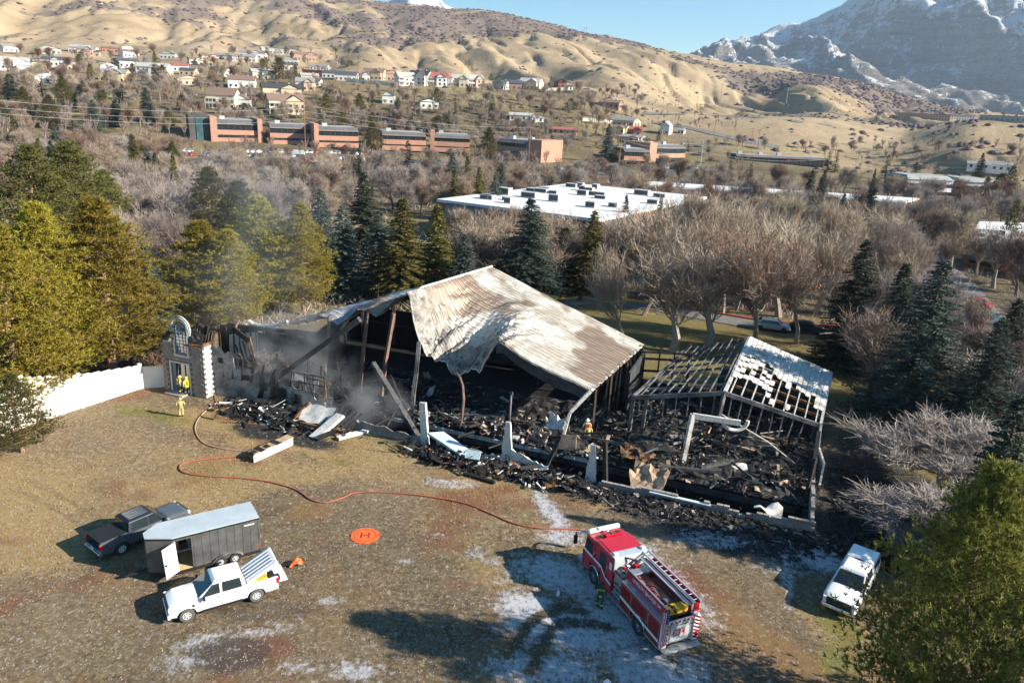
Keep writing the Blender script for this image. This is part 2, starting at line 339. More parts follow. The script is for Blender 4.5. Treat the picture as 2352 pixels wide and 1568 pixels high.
ZZ = (fbm(WX*.5, WY*.5, 3, 3)-.5)*.05*(np.abs(WX) < 60)
inpit = (SS > PIT[0]-.01) & (SS < PIT[1]+.01) & (DD > PIT[2]-.01) & (DD < PIT[3]+.01)
nr, nc = SS.shape
idx = np.arange(nr*nc).reshape(nr, nc)
sm, dm = (SS[:-1, :-1]+SS[1:, 1:])/2, (DD[:-1, :-1]+DD[1:, 1:])/2
keep = ~((sm > PIT[0]) & (sm < PIT[1]) & (dm > PIT[2]) & (dm < PIT[3]))
fs = np.stack([idx[:-1, :-1], idx[:-1, 1:], idx[1:, 1:], idx[1:, :-1]], -1)[keep]
me = bpy.data.meshes.new('ground'); vs = np.stack([WX, WY, ZZ], -1).reshape(-1, 3)
me.from_pydata(vs.tolist(), [], fs.tolist())
for nm, a in dict(frost=frost, wet=wet, soot_dark=soot_dark, grass=grass, green=green, rust=rust, red=red, dark=dark, lawn=lawn, tracks=tracks).items():
    at = me.attributes.new(nm, 'FLOAT', 'POINT'); at.data.foreach_set('value', np.ascontiguousarray(a, dtype=np.float32).reshape(-1))
me.polygons.foreach_set('use_smooth', [True]*len(me.polygons))
t = NT('gravel_yard'); p = t.pos()
n1 = t.noise(p, 11, 4, .75); n2 = t.noise(p, 2.2, 6, .7); n3 = t.noise(p, .7, 5, .65); vor = t.n('TexVoronoi', i_Scale=7.5); t.set(vor.inputs[0], p); vcol = vor.outputs['Color']
sep = t.n('SeparateColor'); t.set(sep.inputs[0], vcol); rv = sep.outputs[0]
grv = t.ramp(rv, (0, (.12, .084, .048)), (.6, (.2, .145, .084)), (.92, (.27, .2, .12)), (1, (.34, .265, .17)))
grvd = t.ramp(rv, (0, (.052, .036, .021)), (.6, (.11, .078, .045)), (.93, (.155, .112, .066)), (1, (.22, .165, .105)))
base = t.mix(t.math('MULTIPLY', t.attr('dark'), .85), grv, grvd)
base = t.mix(t.mapr(n3, .4, .65, 0, .5), base, t.mix(n1, (.12, .095, .06), (.27, .2, .12)))
nmk = t.math('ADD', t.math('MULTIPLY', n2, .6), t.math('MULTIPLY', t.noise(p, 6, 5, .8), .4))
def msk(name, lo=.3, hi=.95, k=.75, nz=None):   # attribute broken up by noise
    return t.mapr(t.math('ADD', t.attr(name), t.math('MULTIPLY', t.math('SUBTRACT', nmk if nz is None else nz, .5), k*5.0)), lo, hi)
base = t.mix(t.math('MULTIPLY', msk('grass'), .8), base, t.mix(n1, (.19, .13, .055), (.44, .3, .13)))
base = t.mix(t.math('MULTIPLY', msk('rust', .25, .95), .85), base, t.mix(n1, (.1, .055, .02), (.3, .17, .06)))
base = t.mix(t.math('MULTIPLY', msk('red', .35, 1.0), .75), base, t.mix(n1, (.07, .025, .012), (.22, .08, .035)))
base = t.mix(t.math('MULTIPLY', msk('green', .3, .9), .8), base, t.mix(n1, (.06, .06, .012), (.22, .2, .045)))
base = t.mix(msk('lawn', .3, .6, .3), base, t.mix(t.mapr(n2, .35, .6), t.mix(n1, (.08, .055, .022), (.3, .2, .085)), t.mix(n1, (.06, .055, .012), (.2, .17, .04))))
base = t.mix(t.math('MULTIPLY', msk('soot_dark', .35, .75, .55), .96), base, t.mix(t.mapr(n1, .45, .72), (.007, .007, .008), (.05, .047, .045)))
base = t.mix(t.math('MULTIPLY', msk('tracks', .2, .9, .4), .6), base, (.05, .038, .028))
base = t.mix(t.math('MULTIPLY', msk('wet', .3, .6, .3), .7), base, (.045, .035, .03))
rm = t.n('Mapping'); t.set(rm.inputs[0], p); rm.inputs['Rotation'].default_value = (0, 0, .45); rm.inputs['Scale'].default_value = (7, 2.2, 5); rotp = rm.outputs[0]
fz = t.mapr(t.math('ADD', t.attr('frost'), t.math('MULTIPLY', t.math('SUBTRACT', t.math('ADD', t.math('MULTIPLY', n2, .6), t.math('MULTIPLY', t.noise(rotp, 1.0, 5, .8), .5)), .56), 5.0)), .15, 1.0, 0, .82)
base = t.mix(fz, base, (.5, .51, .55))
t.bump(t.math('ADD', n1, t.math('MULTIPLY', rv, .5)), .7, .04)
rgh = t.mapr(t.attr('wet'), .3, .8, .92, .35)
gm = t.fin(base, rgh, 0, .25)
me.materials.append(gm); go = bpy.data.objects.new('ground', me); COL.objects.link(go); go['kind'] = 'structure'
# ================================================================ TERRAIN beyond: valley floor, benches, brown hills
# columns: layout x ; rows: ('z', height, distance) or (layout y, distance)
TC = {
 -700: [('z', 0, 72), ('z', 0, 260), ('z', 2, 360), (215, 450), (170, 640), (95, 860), (20, 1200), (-160, 1900), (-60, 2600)],
 -100: [('z', 0, 72), ('z', 0, 270), ('z', 2, 370), (240, 460), (165, 640), (98, 860), (10, 1200), (-190, 1900), (-60, 2600)],
 250:  [('z', 0, 72), ('z', 0, 280), ('z', 3, 375), (250, 450), (175, 620), (108, 860), (30, 1200), (-130, 1900), (-40, 2600)],
 500:  [('z', 0, 72), ('z', 0, 330), ('z', 3, 395), (262, 450), (178, 600), (122, 800), (70, 1150), (-70, 1900), (0, 2600)],
 760:  [('z', 0, 72), ('z', 0, 340), ('z', 3, 400), (275, 450), (190, 570), (150, 780), (70, 1150), (-12, 1850), (60, 2600)],
 960:  [('z', 0, 72), ('z', 0, 345), ('z', 2, 405), (285, 450), (192, 570), (168, 720), (95, 1100), (14, 1750), (80, 2600)],
 1150: [('z', 0, 72), ('z', 0, 350), ('z', 1, 410), (290, 460), (203, 570), (180, 690), (110, 1050), (29, 1650), (100, 2500)],
 1330: [('z', 0, 72), ('z', 0, 360), ('z', 1, 420), (295, 470), (212, 580), (196, 700), (140, 1000), (70, 1550), (120, 2400)],
 1480: [('z', 0, 72), ('z', 0, 370), ('z', 0, 430), (312, 480), (240, 600), (215, 740), (165, 1000), (103, 1500), (140, 2300)],
 1650: [('z', 0, 72), ('z', 0, 385), ('z', 0, 440), (318, 490), (266, 590), (258, 720), (195, 1000), (139, 1450), (175, 2200)],
 1800: [('z', 0, 72), ('z', 0, 400), ('z', 0, 460), (330, 500), (268, 600), (262, 740), (215, 1000), (157, 1400), (195, 2100)],
 1960: [('z', 0, 72), ('z', 0, 420), ('z', 0, 490), (345, 520), (285, 620), (268, 800), (235, 1050), (186, 1400), (220, 2000)],
 2080: [('z', 0, 72), ('z', 0, 430), ('z', 0, 500), (345, 530), (310, 620), (272, 800), (252, 1050), (218, 1350), (240, 1900)],
 2220: [('z', 0, 72), ('z', 0, 440), ('z', 0, 500), (345, 520), (283, 600), (275, 760), (270, 1000), (250, 1300), (265, 1800)],
 2352: [('z', 0, 72), ('z', 0, 450), ('z', 0, 510), (350, 530), (278, 620), (276, 780), (274, 1000), (268, 1300), (280, 1800)],
 3100: [('z', 0, 72), ('z', 0, 470), ('z', 0, 530), (385, 550), (318, 640), (312, 800), (310, 1000), (305, 1300), (320, 1800)]}
kx = sorted(TC); ctrl = []
for x in kx:
    row = []
    for e in TC[x]:
        if e[0] == 'z':
            q = GD(x, 470, e[2]); row.append((math.atan2(q.x, q.y), e[2], e[1]))
        else:
            q = GD(x, e[0], e[1]); row.append((math.atan2(q.x, q.y), e[1], q.z))
    ctrl.append(row)
ctrl = np.array(ctrl)   # columns, rows, (azimuth, distance, z)
def interp1(c, n_per, ax):   # monotone-ish catmull-rom with damped tangents along an axis
    c = np.moveaxis(c, ax, 0); out = []
    for i in range(len(c)-1):
        p0, p1, p2, p3 = c[max(i-1, 0)], c[i], c[i+1], c[min(i+2, len(c)-1)]; k = n_per if np.isscalar(n_per) else n_per[i]
        for j in range(k):
            u = j/k; m1, m2 = (p2-p0)*.38, (p3-p1)*.38
            out.append((2*u**3-3*u**2+1)*p1+(u**3-2*u**2+u)*m1+(-2*u**3+3*u**2)*p2+(u**3-u**2)*m2)
    out.append(c[-1]); return np.moveaxis(np.array(out), 0, ax)
TG = interp1(interp1(ctrl, 30, 0), [12, 12, 18, 24, 22, 44, 64, 14], 1)
TG = TG.copy(); A_, D_, Z_ = TG[..., 0], TG[..., 1], TG[..., 2]
Z_[:, :13] = np.minimum(Z_[:, :13], 0)*0
TX, TY = np.sin(A_)*D_, np.cos(A_)*D_
RI = np.concatenate([np.arange(k)/k+i for i, k in enumerate([12, 12, 18, 24, 22, 44, 64, 14])]+[[8.]])[None, :]*np.ones_like(D_)
hz = sstep(420, 700, D_); hs = sstep(4.6, 5.9, RI)*(1-.9*sstep(6.1, 7.0, RI))
warp = fbm(TX*.002, TY*.002, 3, 50)*260
rid = np.sqrt((2*fbm((TX+warp-.45*TY)*.0042, TY*.0005, 1, 60)-1)**2*1.6+.03)
rid2 = np.sqrt((2*fbm((TX-warp*.6+.35*TY)*.0125, TY*.0012, 2, 66)-1)**2*2.2+.02)
Z_ += (-rid*60+16)*hs + (-rid2*20+6)*hs + (-rid2*3)*hz*(1-sstep(5, 6, RI)) + (fbm(TX*.02, TY*.02, 4, 70)-.5)*hz*6
gul = np.abs(2*fbm((TX+warp*.6+.2*TY)*.03, TY*.008+warp*.004, 3, 91)-1)
Z_ += (-np.exp(-(gul/.13)**2)*5+.8)*hs + (fbm(TX*.035, TY*.03, 4, 95)-.5)*2.5*hs
rid = 1-rid*1.6
Z_[:, 0] -= .12; Z_[:, 1:13] -= .05
nr, nc = TX.shape
idx = np.arange(nr*nc).reshape(nr, nc)
fs = np.stack([idx[:-1, :-1], idx[1:, :-1], idx[1:, 1:], idx[:-1, 1:]], -1).reshape(-1, 4)[:, ::1]
me = bpy.data.meshes.new('terrain'); TV = np.stack([TX, TY, Z_], -1).reshape(-1, 3)
me.from_pydata(TV.tolist(), [], fs.tolist()); me.polygons.foreach_set('use_smooth', [True]*len(me.polygons))
conc = np.clip((.62-rid)*1.2, 0, 1)
scr = np.clip(sstep(.5, .62, fbm(TX*.0055, TY*.0045, 5, 80)+.1*sstep(.5, -.2, rid)-.05)*sstep(560, 720, D_), 0, 1)
at = me.attributes.new('scrub', 'FLOAT', 'POINT'); at.data.foreach_set('value', scr.astype(np.float32).reshape(-1))
at = me.attributes.new('slope', 'FLOAT', 'POINT'); TOWN = sstep(420, 560, D_)*(1-.72*(1-sstep(560, 800, D_))*(1-sstep(.06, .2, A_))); at.data.foreach_set('value', TOWN.astype(np.float32).reshape(-1))
t = NT('dry_grass_hills'); p = t.pos(); a = t.noise(p, .012, 7, .62, .4); b = t.noise(p, .09, 6, .7); c_ = t.noise(p, .5, 4, .7)
grass_c = t.mix(t.mapr(a, .35, .65), (.27, .2, .125), (.41, .315, .2)); grass_c = t.mix(t.mapr(b, .5, .75, 0, .5), grass_c, (.22, .16, .1)); grass_c = t.mix(t.mapr(b, .25, .42, .5, 0), grass_c, (.44, .34, .22))
sm_ = t.mapr(t.math('ADD', t.attr('scrub'), t.math('MULTIPLY', t.math('SUBTRACT', t.noise(p, .045, 6, .72), .5), 2.2)), .5, .7, 0, .85)
hill = t.mix(sm_, grass_c, t.mix(c_, (.13, .1, .09), (.2, .155, .13)))
flat = t.mix(t.mapr(b, .4, .6), (.17, .13, .085), (.1, .085, .05)); flat = t.mix(t.mapr(a, .45, .6), flat, (.24, .19, .09)); flat = t.mix(t.mapr(c_, .4, .7, 0, .5), flat, (.08, .06, .045))
col = t.mix(t.mapr(t.math('ADD', t.attr('slope'), t.math('MULTIPLY', t.math('SUBTRACT', b, .5), .9)), .15, .85), flat, hill)
t.bump(t.math('ADD', b, t.math('MULTIPLY', c_, .3)), .5, 3)
me.materials.append(t.fin(col, .95, 0, .1)); tobj = bpy.data.objects.new('hills', me); COL.objects.link(tobj); tobj['kind'] = 'structure'
BVH = BVHTree.FromPolygons([Vector(v) for v in TV], [tuple(f) for f in fs])
CAMP = Vector((0, 0, CAMH))
def hit(px, py):
    d = ray(px, py).normalized(); r = BVH.ray_cast(CAMP, d)
    if r[0] is None: return None
    return r[0]
def zat(x, y):
    r = BVH.ray_cast(Vector((x, y, 3000)), Vector((0, 0, -1))); return r[0].z if r[0] is not None else 0.0
def near(px, py, D):      # ground point at distance D in the direction of a layout pixel
    q = GD(px, py, D); return Vector((q.x, q.y, zat(q.x, q.y) if D > 80 else 0))
# ================================================================ SNOWY MOUNTAINS far behind
def mountain(name, sky_pts, D0, D1, zb, seed, amp, n=150):
    xs = [p_[0] for p_ in sky_pts]; ys = [p_[1] for p_ in sky_pts]; rows = 110
    X = np.linspace(xs[0], xs[-1], n); Y = np.interp(X, xs, ys); P = np.zeros((rows+14, n, 3))
    for i in range(n):
        top = GD(X[i], Y[i], D1); az = math.atan2(top.x, top.y)
        for j in range(rows+14):
            u = j/(rows-1)
            if u <= 1: D = D0+(D1-D0)*u; z = zb+(top.z-zb)*(u**1.25*.75+.25*u)
            else: D = D1+(u-1)*(D1-D0); z = top.z-(u-1)*(top.z-zb)*1.0
            P[j, i] = (math.sin(az)*D, math.cos(az)*D, z)
    U = np.linspace(0, rows+13, rows+14)[:, None]/(rows-1)*np.ones((1, n))
    k = np.sin(np.clip(U, 0, 1)*math.pi)**.6*amp+amp*.05
    wx = fbm(P[..., 0]*.0008, P[..., 1]*.0008, 3, seed)*900
    r1 = 1-np.abs(2*fbm((P[..., 0]+wx)*.0016+P[..., 1]*.0004, P[..., 1]*.0004, 5, seed+4)-1)*2.4
    r2 = 1-np.abs(2*fbm(P[..., 0]*.006, P[..., 1]*.003, 4, seed+8)-1)*2
    P[..., 2] += k*(r1*.75+r2*.22-.35)
    P[..., 0] -= k*(r1*.5)*.5
    P[..., 2] += np.sin(P[..., 2]*.06)*6*(k/amp)+(fbm(P[..., 0]*.02, P[..., 1]*.02, 3, seed+9)-.5)*24
    mb = MB(); mb.grid(P.tolist()); o = mb.build(name, M['mtn'], smooth=True); o['kind'] = 'structure'; return o
t = NT('snow_and_rock'); p = t.pos(); g = t.n('NewGeometry'); sx = t.n('SeparateXYZ'); t.set(sx.inputs[0], p); nx = t.n('SeparateXYZ'); t.set(nx.inputs[0], g.outputs['Normal'])
st = t.noise(t.scalev(p, (.003, .003, .05)), 1.0, 6, .7); f1 = t.noise(p, .008, 7, .72); f2 = t.noise(p, .03, 6, .75)
rock = t.mix(t.mapr(st, .35, .65), (.15, .15, .165), (.46, .39, .33)); rock = t.mix(t.mapr(f2, .46, .62, 0, .6), rock, (.06, .075, .07))
hgt = t.mapr(sx.outputs[2], 150, 800, -.28, .2)
sn = t.mapr(t.math('ADD', t.math('ADD', t.math('ADD', hgt, t.math('MULTIPLY', t.math('SUBTRACT', f1, .5), 1.2)), t.math('MULTIPLY', t.math('SUBTRACT', f2, .5), 1.6)), t.math('MULTIPLY', t.math('SUBTRACT', nx.outputs[2], .45), .5)), .03, .1)
low = t.mapr(sx.outputs[2], 60, 260, .8, 0)
rock = t.mix(low, rock, (.2, .15, .12))
t.bump(t.math('ADD', f2, st), 1.0, 40)
M['mtn'] = t.fin(t.mix(sn, rock, (.78, .79, .82)), .9, 0, .1)
mountain('mountain', [(1480, 190), (1560, 150), (1611, 125), (1640, 107), (1700, 97), (1755, 90), (1790, 80), (1868, 60), (1921, 43), (1951, 28), (1994, 0), (2080, -45), (2200, -60), (2352, -75), (2560, -80), (2900, -60), (3300, 60)], 3000, 5200, -60, 3.0, 300, 230)
mountain('far_peak', [(760, 60), (860, 20), (905, -2), (940, -40), (1000, -12), (1022, 10), (1060, 30), (1130, 70)], 4200, 5400, 40, 9.0, 90, 70)
base_ = MB(); base_.add([(-9000, -3000, -62), (9000, -3000, -62), (9000, 9000, -62), (-9000, 9000, -62)], [(0, 1, 2, 3)])
t = NT('valley_base'); o = base_.build('valley_floor', t.fin((.15, .12, .08), .95)); o['kind'] = 'structure'
# haze
if HAZE:
    hm = bpy.data.materials.new('haze'); hm.use_nodes = True; ht = hm.node_tree; [ht.nodes.remove(n_) for n_ in list(ht.nodes) if n_.type == 'BSDF_PRINCIPLED']
    pv = ht.nodes.new('ShaderNodeVolumePrincipled'); pv.inputs['Density'].default_value = HAZE; pv.inputs['Color'].default_value = (.62, .78, 1, 1); pv.inputs['Anisotropy'].default_value = .2
    ht.links.new(pv.outputs[0], [n_ for n_ in ht.nodes if n_.type == 'OUTPUT_MATERIAL'][0].inputs['Volume'])
    hb = MB(); hb.b2(-9500, 9500, -3500, 9500, -64, 1500); ho = hb.build('haze', hm); ho['kind'] = 'stuff'; ho['label'] = 'thin blue winter haze over the valley'
# ================================================================ BURNED BUILDING
ZU = Vector((0, 0, 1))
bld = thing('burned_building', 'large burned-out hall with buckled white metal roof and gutted front beside the gravel yard', 'building', (0, 0, 0))
def part(mb, name, mats, **k): return mb.build(name, mats, bld, **k)
def lerp(a, b, t_): return a+(b-a)*t_
RN, RF, TF, TN = G(1357, 893, 5), G(1475, 790, 5), G(1130, 613, 11), G(935, 672, 11)
LN = TN*2-RN; LF = TF*2-RF; LN.z = 5.2; LF.z = 3.6
# --- right slope: a 0 ridge..1 eave ; b 0 near edge..1 far edge
SAGA = [(0, 0), (.02, .4), (.05, 3.6), (.1, 5.0), (.16, 5.3), (.22, 5.6), (.28, 5.6), (.33, 5.2), (.39, 3.9), (.44, 2.2), (.485, .35), (.52, 0), (1, 0)]
def roofR(a, b):
    p = lerp(lerp(TN, TF, b), lerp(RN, RF, b), a)
    s_ = float(np.interp(a, [q[0] for q in SAGA], [q[1] for q in SAGA]))
    wdt = .26+.1*math.sin(a*9)
    f = math.exp(-(max(b, 0)/wdt)**1.6)
    fold = (float(fbm(a*30-b*9, b*7+a*3, 3, 5))-.5)*2.3*math.exp(-(b/.38)**2)*(1-sstepf(.46, .6, a))*sstepf(0, .04, a)
    p.z -= s_*f; p.z += fold+(float(fbm(a*9, b*14, 3, 8))-.5)*.25
    pull = BV*(.9*s_*.22*math.exp(-(b/.15)**2)); p += pull
    if a > .5 and b < .2: p.z -= .35*math.sin((a-.5)*2*math.pi)*(1-b/.2)
    return p
def sstepf(a, b, x):
    t_ = min(1, max(0, (x-a)/(b-a))); return t_*t_*(3-2*t_)
SAGL = [(0, 0), (.1, .9), (.18, 1.9), (.25, .7), (.3, .5), (.36, 1.5), (.42, 1.6), (.48, .8), (.54, .15), (.6, .8), (.72, .9), (.82, .3), (1, .6)]
def roofL(a, b):
    p = lerp(lerp(TN, TF, b), lerp(LN, LF, b), a)
    s_ = float(np.interp(a, [q[0] for q in SAGL], [q[1] for q in SAGL])); f = math.exp(-(b/.2)**1.5)
    p.z -= s_*f; p.z += (float(fbm(a*14, b*10, 3, 15))-.5)*.7*math.exp(-(b/.5)**2)
    p.z -= .9*sstepf(.75, 1, a)*(1-b)
    return p
def strip(fn, b0, b1, seed, name, mat, amax=1.0, na=84, a0=0.0):
    mb = MB(); bb = [0, .12, .2, .28, .55, .72, .8, .88, 1]; hh = [0, 0, .1, 0, 0, 0, .06, 0, 0]; P = []; sc_att = []
    rr = random.Random(seed)
    for i in range(na+1):
        a = a0+(amax-a0)*i/na; row = []
        for k, (u, h) in enumerate(zip(bb, hh)):
            q = fn(a, b0+(b1-b0)*u); q.z += h+seed % 2*.012; row.append(q)
        P.append(row)
    mb.grid(P); n0 = len(mb.v)
    mb.grid([[q-Vector((0, 0, .06)) for q in (r[0], r[-1])] for r in P])
    o = part(mb, name, [M[mat], M['char']], smooth=False)
    me = o.data; at = me.attributes.new('scorch', 'FLOAT', 'POINT'); vals = []
    for i, row in enumerate(P):
        a = a0+(amax-a0)*i/na
        for k in range(len(row)):
            b = b0+(b1-b0)*bb[k]
            v = sstepf(.42, .0, b)*sstepf(.6, .42, a)*1.0 if fn is roofR else sstepf(.4, .0, b)*.75*sstepf(.2, .7, a)
            vals.append(v)
    vals += [1.0]*(len(mb.v)-n0); at.data.foreach_set('value', np.array(vals, np.float32))
NS = 26
for i in range(NS): strip(roofR, i/NS, (i+1)/NS, i, 'roof_panel', 'seam', 1.0+(.012 if i % 3 else -.004))
for i in range(NS):
    amax = 1.0 if i > NS*.45 else .74+.02*math.sin(i*2.1)+i*.014
    strip(roofL, i/NS, (i+1)/NS, i, 'roof_panel', 'seam2', amax)
mb = MB(); mb.tube([lerp(TN, TF, b)+Vector((0, 0, .07-(1.2*math.exp(-(b/.07)**2)))) for b in np.linspace(0.02, 1, 16)], .13, 6); part(mb, 'ridge_cap', M['white_steel'])
mb = MB(); mb.tube([roofR(a, -.004)-Vector((0, 0, .1)) for a in np.linspace(.02, .5, 40)], .07, 6); part(mb, 'curled_edge_trim', M['white_steel'])
mb = MB(); mb.tube([roofR(a, -.002)-Vector((0, 0, .12)) for a in np.linspace(.5, 1, 20)], .08, 5, 0); part(mb, 'edge_trim', M['grey_steel'])
# purlin panel below the near right part
mb = MB(); mb.grid([[roofR(a, .005)-Vector((0, 0, .15+k*lerp(.2, 1.2, a if a < .8 else 1.6-a)*1.2)) for k in (0, 1)] for a in np.linspace(.5, 1, 14)]); part(mb, 'eave_beam_panel', M['conc'])
# eave members on the right side
mb = MB(); mb.beam(RN-Vector((0, 0, .2)), RF-Vector((0, 0, .2)), .12, .28); part(mb, 'eave_strut', M['white_steel'])
mb = MB()
for k in range(15):
    q = lerp(RN, RF, k/14); mb.beam(q+BU*.35-Vector((0, 0, .3)), q-BU*1.8+Vector((0, 0, .22)), .07, .16)
part(mb, 'purlin_stubs', M['char'])
mb = MB(); mb.beam(RN-Vector((0, 0, .15)), G(1310, 945, 2.9), .28, .32); part(mb, 'sagging_eave_beam', M['white_steel'])
# --- interior walls and floor
def wall(s0, d0, s1, d1, z0, z1, mat, name='interior_wall', th=.2, z1b=None):
    mb = MB(); p, q = B(s0, d0), B(s1, d1); n = (q-p).normalized().cross(Vector((0, 0, 1)))*th/2
    zb = z1 if z1b is None else z1b
    mb.add([p-n+Vector((0, 0, z0)), q-n+Vector((0, 0, z0)), q+n+Vector((0, 0, z0)), p+n+Vector((0, 0, z0)), p-n+Vector((0, 0, z1)), q-n+Vector((0, 0, zb)), q+n+Vector((0, 0, zb)), p+n+Vector((0, 0, z1))],
           [(3, 2, 1, 0), (4, 5, 6, 7), (0, 1, 5, 4), (1, 2, 6, 5), (2, 3, 7, 6), (3, 0, 4, 7)])
    return part(mb, name, M[mat])
wall(13.0, 22.1, 36.2, 21.9, 0, 5.0, 'conc', 'rear_wall'); wall(1.2, 22.2, 13.0, 22.1, 0, 4.3, 'char_black', 'rear_wall'); wall(1.2, 10, 1.2, 22.2, 0, 1.6, 'char_black', 'side_wall', z1b=3.9)
wall(36.3, 15, 36.3, 21.9, 0, 4.2, 'conc', 'side_wall')
for k in range(8):
    mb = MB(); mb.beam(B(3+k*4.2, 21.7, 0), B(3+k*4.2, 21.7, 5.1), .3, .3); part(mb, 'wall_pilaster', M['conc'])
mb = MB(); mb.beam(B(1.4, 21.75, 2.6), B(36, 21.6, 2.6), .1, .12); part(mb, 'wall_rail', M['conc'])
# rear cornice left, frayed
def PD(x, y, d):
    r_ = ray(x, y); t_ = ((BO.xy-Vector((0, 0))).dot(BV.xy)+d)/(r_.x*BV.x+r_.y*BV.y); return Vector((r_.x*t_, r_.y*t_, CAMH+r_.z*t_))
a_, b_, c_ = B(-4.9, 6.6), PD(560, 745, 7.6), B(5.2, 8.6)
for k in range(13):
    p_ = lerp(B(-4.7, 7.0), B(5.6, 8.2), k/12); q_ = lerp(B(-4.7, 7.0), B(5.6, 8.2), (k+1)/12); h_ = 4.7+.35*math.sin(k*2.3)
    mb = MB(); mb.beam(p_+ZU*h_/2, q_+ZU*h_/2, .16, h_); part(mb, 'back_wall_bay', M['char_black'])
    mb = MB(); mb.beam(p_+ZU*.1-BV*.3, p_+ZU*(h_+random.uniform(-.4, .5))-BV*.25, .12, .16); part(mb, 'standing_stud', M['char'])
mb = MB(); mb.beam(B(-2, 6.6, 5.0), B(5.5, 7.8, 5.1), .4, .35); part(mb, 'charred_header', M['char'])
mb = MB(); mb.slab([PD(528, 800, 6.9), PD(528, 768, 6.9), PD(592, 762, 6.9), PD(590, 842, 6.9), PD(545, 852, 6.9)], .1); part(mb, 'white_inner_panel', M['foam_white'])
for k in range(5): mb = MB(); x_ = 536+k*13; mb.beam(PD(x_, 762, 6.7), PD(x_+4, 845, 6.7), .1, .1); part(mb, 'standing_stud', M['char'])
pts = [PD(x_, y_, 7.3) for x_, y_ in ((572, 737), (582, 744), (600, 748), (620, 748), (645, 745), (660, 738))]; mb = MB()
mb.tube(pts, .17, 6); [mb.beam(PD(576+k*4, 747, 7.2), PD(574+k*4, 754+random.random()*3, 7.1), .05, .05) for k in range(20)]
part(mb, 'frayed_cornice', M['foam_white'])
# floor slab sheet, basement pit box
mb = MB(); mb.prism([tuple(B(s_, d_).xy) for s_, d_ in ((1.3, 3.62), (53, 3.62), (53, 26), (1.3, 21.9))], -.02, .12); part(mb, 'floor_slab', M['char_black'])
mb = MB(); x0, x1, y0, y1 = PIT
def fq(*p): mb.add([B(*q) for q in p], [(0, 1, 2, 3)])
fq((x0, y0, -3), (x1, y0, -3), (x1, y1, -3), (x0, y1, -3)); fq((x0, y1, -3), (x1, y1, -3), (x1, y1, .1), (x0, y1, .1)); fq((x1, y0, -3), (x0, y0, -3), (x0, y0, .02), (x1, y0, .02)); fq((x0, y0, -3), (x0, y1, -3), (x0, y1, .1), (x0, y0, .02)); fq((x1, y1, -3), (x1, y0, -3), (x1, y0, .02), (x1, y1, .1))
part(mb, 'basement_walls', M['blackhole'])
mb = MB(); mb.beam(B(16, 3.58, .06), B(36.5, 3.62, .06), .22, .3); part(mb, 'floor_edge_beam', M['white_steel'])
mb = MB(); mb.beam(B(12, 3.6, -.35), B(52, 3.6, -.35), .1, .5); part(mb, 'floor_edge_fascia', M['conc'])
for k in range(9): 
    mb = MB(); mb.beam(B(14+k*2.5, 3.5, -3), B(14+k*2.5, 3.5, -.1), .2, .25); part(mb, 'basement_post', M['char'])
# scorched floor mats
for k, (s_, d_, w_, h_) in enumerate([(27.5, 12, 1.5, 1.2), (29.5, 12.3, 1.4, 1.2), (28.3, 10.6, 1.5, 1.1), (30.3, 10.2, 1.5, 1.2), (31.8, 10.9, 1.6, 1.1), (26.6, 10.8, 1.2, 1), (32.6, 9.3, 1.5, 1.1), (30.4, 8.8, 1.1, .9)]):
    mb = MB(); mb.box(B(s_, d_, .16), (w_, h_, .06), rz=BANG+.2); part(mb, 'floor_mat', M['scorch_wood'] if k % 2 else M['ash'])
# --- posts : base on the ledge, tops reach the roof edge
def post(pts, w_=.26, mat='rust_steel', name='post'):
    mb = MB()
    for a, b in zip(pts[:-1], pts[1:]):
        a, b = Vector(a), Vector(b); mb.beam(a, b+(b-a).normalized()*.05, w_, .07); mb.beam(a, b+(b-a).normalized()*.05, .07, w_*.9); n = (b-a).to_track_quat('X', 'Z').to_matrix() @ Vector((0, 1, 0))*w_*.5
        mb.beam(a+n, b+n, .03, w_*.9); mb.beam(a-n, b-n, .03, w_*.9)
    return part(mb, name, M[mat])
post([B(12.6, 5.5, 0), B(12.7, 6.2, 4.5), B(12.9, 6.9, 8.9)]); post([B(15.0, 5.4, 0), B(15.2, 6.1, 4.5), B(15.6, 6.9, 8.9)], .3, 'rust_steel')
post([B(19.0, 4.2, 0), B(18.95, 4.6, 2.4), B(18.7, 5.6, 4.2), B(18.25, 6.9, 6.6)], .3, 'grey_steel')
post([B(8.1, 6.2, 0), B(8.3, 6.8, 4), B(8.5, 7.1, 7.6)], .26)
post([B(4.6, 6.6, 0), B(4.7, 7, 5.6)], .22, 'char')
pc = [B(23.9, 4.0, 0), B(24.0, 4.2, 1.6), B(23.95, 4.5, 2.9), B(23.5, 5.2, 3.9), B(22.9, 5.9, 4.3), B(22.0, 6.8, 4.5)]
mb = MB(); mb.tube(pc, .12, 6); part(mb, 'bent_post', M['rust_steel'])
mb = MB(); mb.tube([B(28.55, 3.8, 0), B(28.5, 4.1, 4.35)], .1, 6); mb.tube([B(28.45, 4.1, 4.3), B(28.4, 4.1, 4.6), B(28.6, 4.1, 4.65), B(28.65, 4.1, 4.35)], .035, 5); part(mb, 'pole_stub', M['grey_steel'])
pe = G(1310, 945, 2.9); post([B(33.1, 3.7, 0), pe], .2, 'white_steel')
for q in (.1, .38, .7): 
    a = lerp(RN, RF, q); post([Vector((a.x, a.y, .1)), a-Vector((0, 0, .3))], .18)
for k in range(10):
    q = lerp(RN, RF, .3+k*.07)+BU*random.uniform(-.4, .6); mb = MB(); mb.beam(Vector((q.x, q.y, .1)), q-Vector((random.uniform(-.5, .5), 0, .4)), .06, .12); part(mb, 'charred_stud', M['char'])
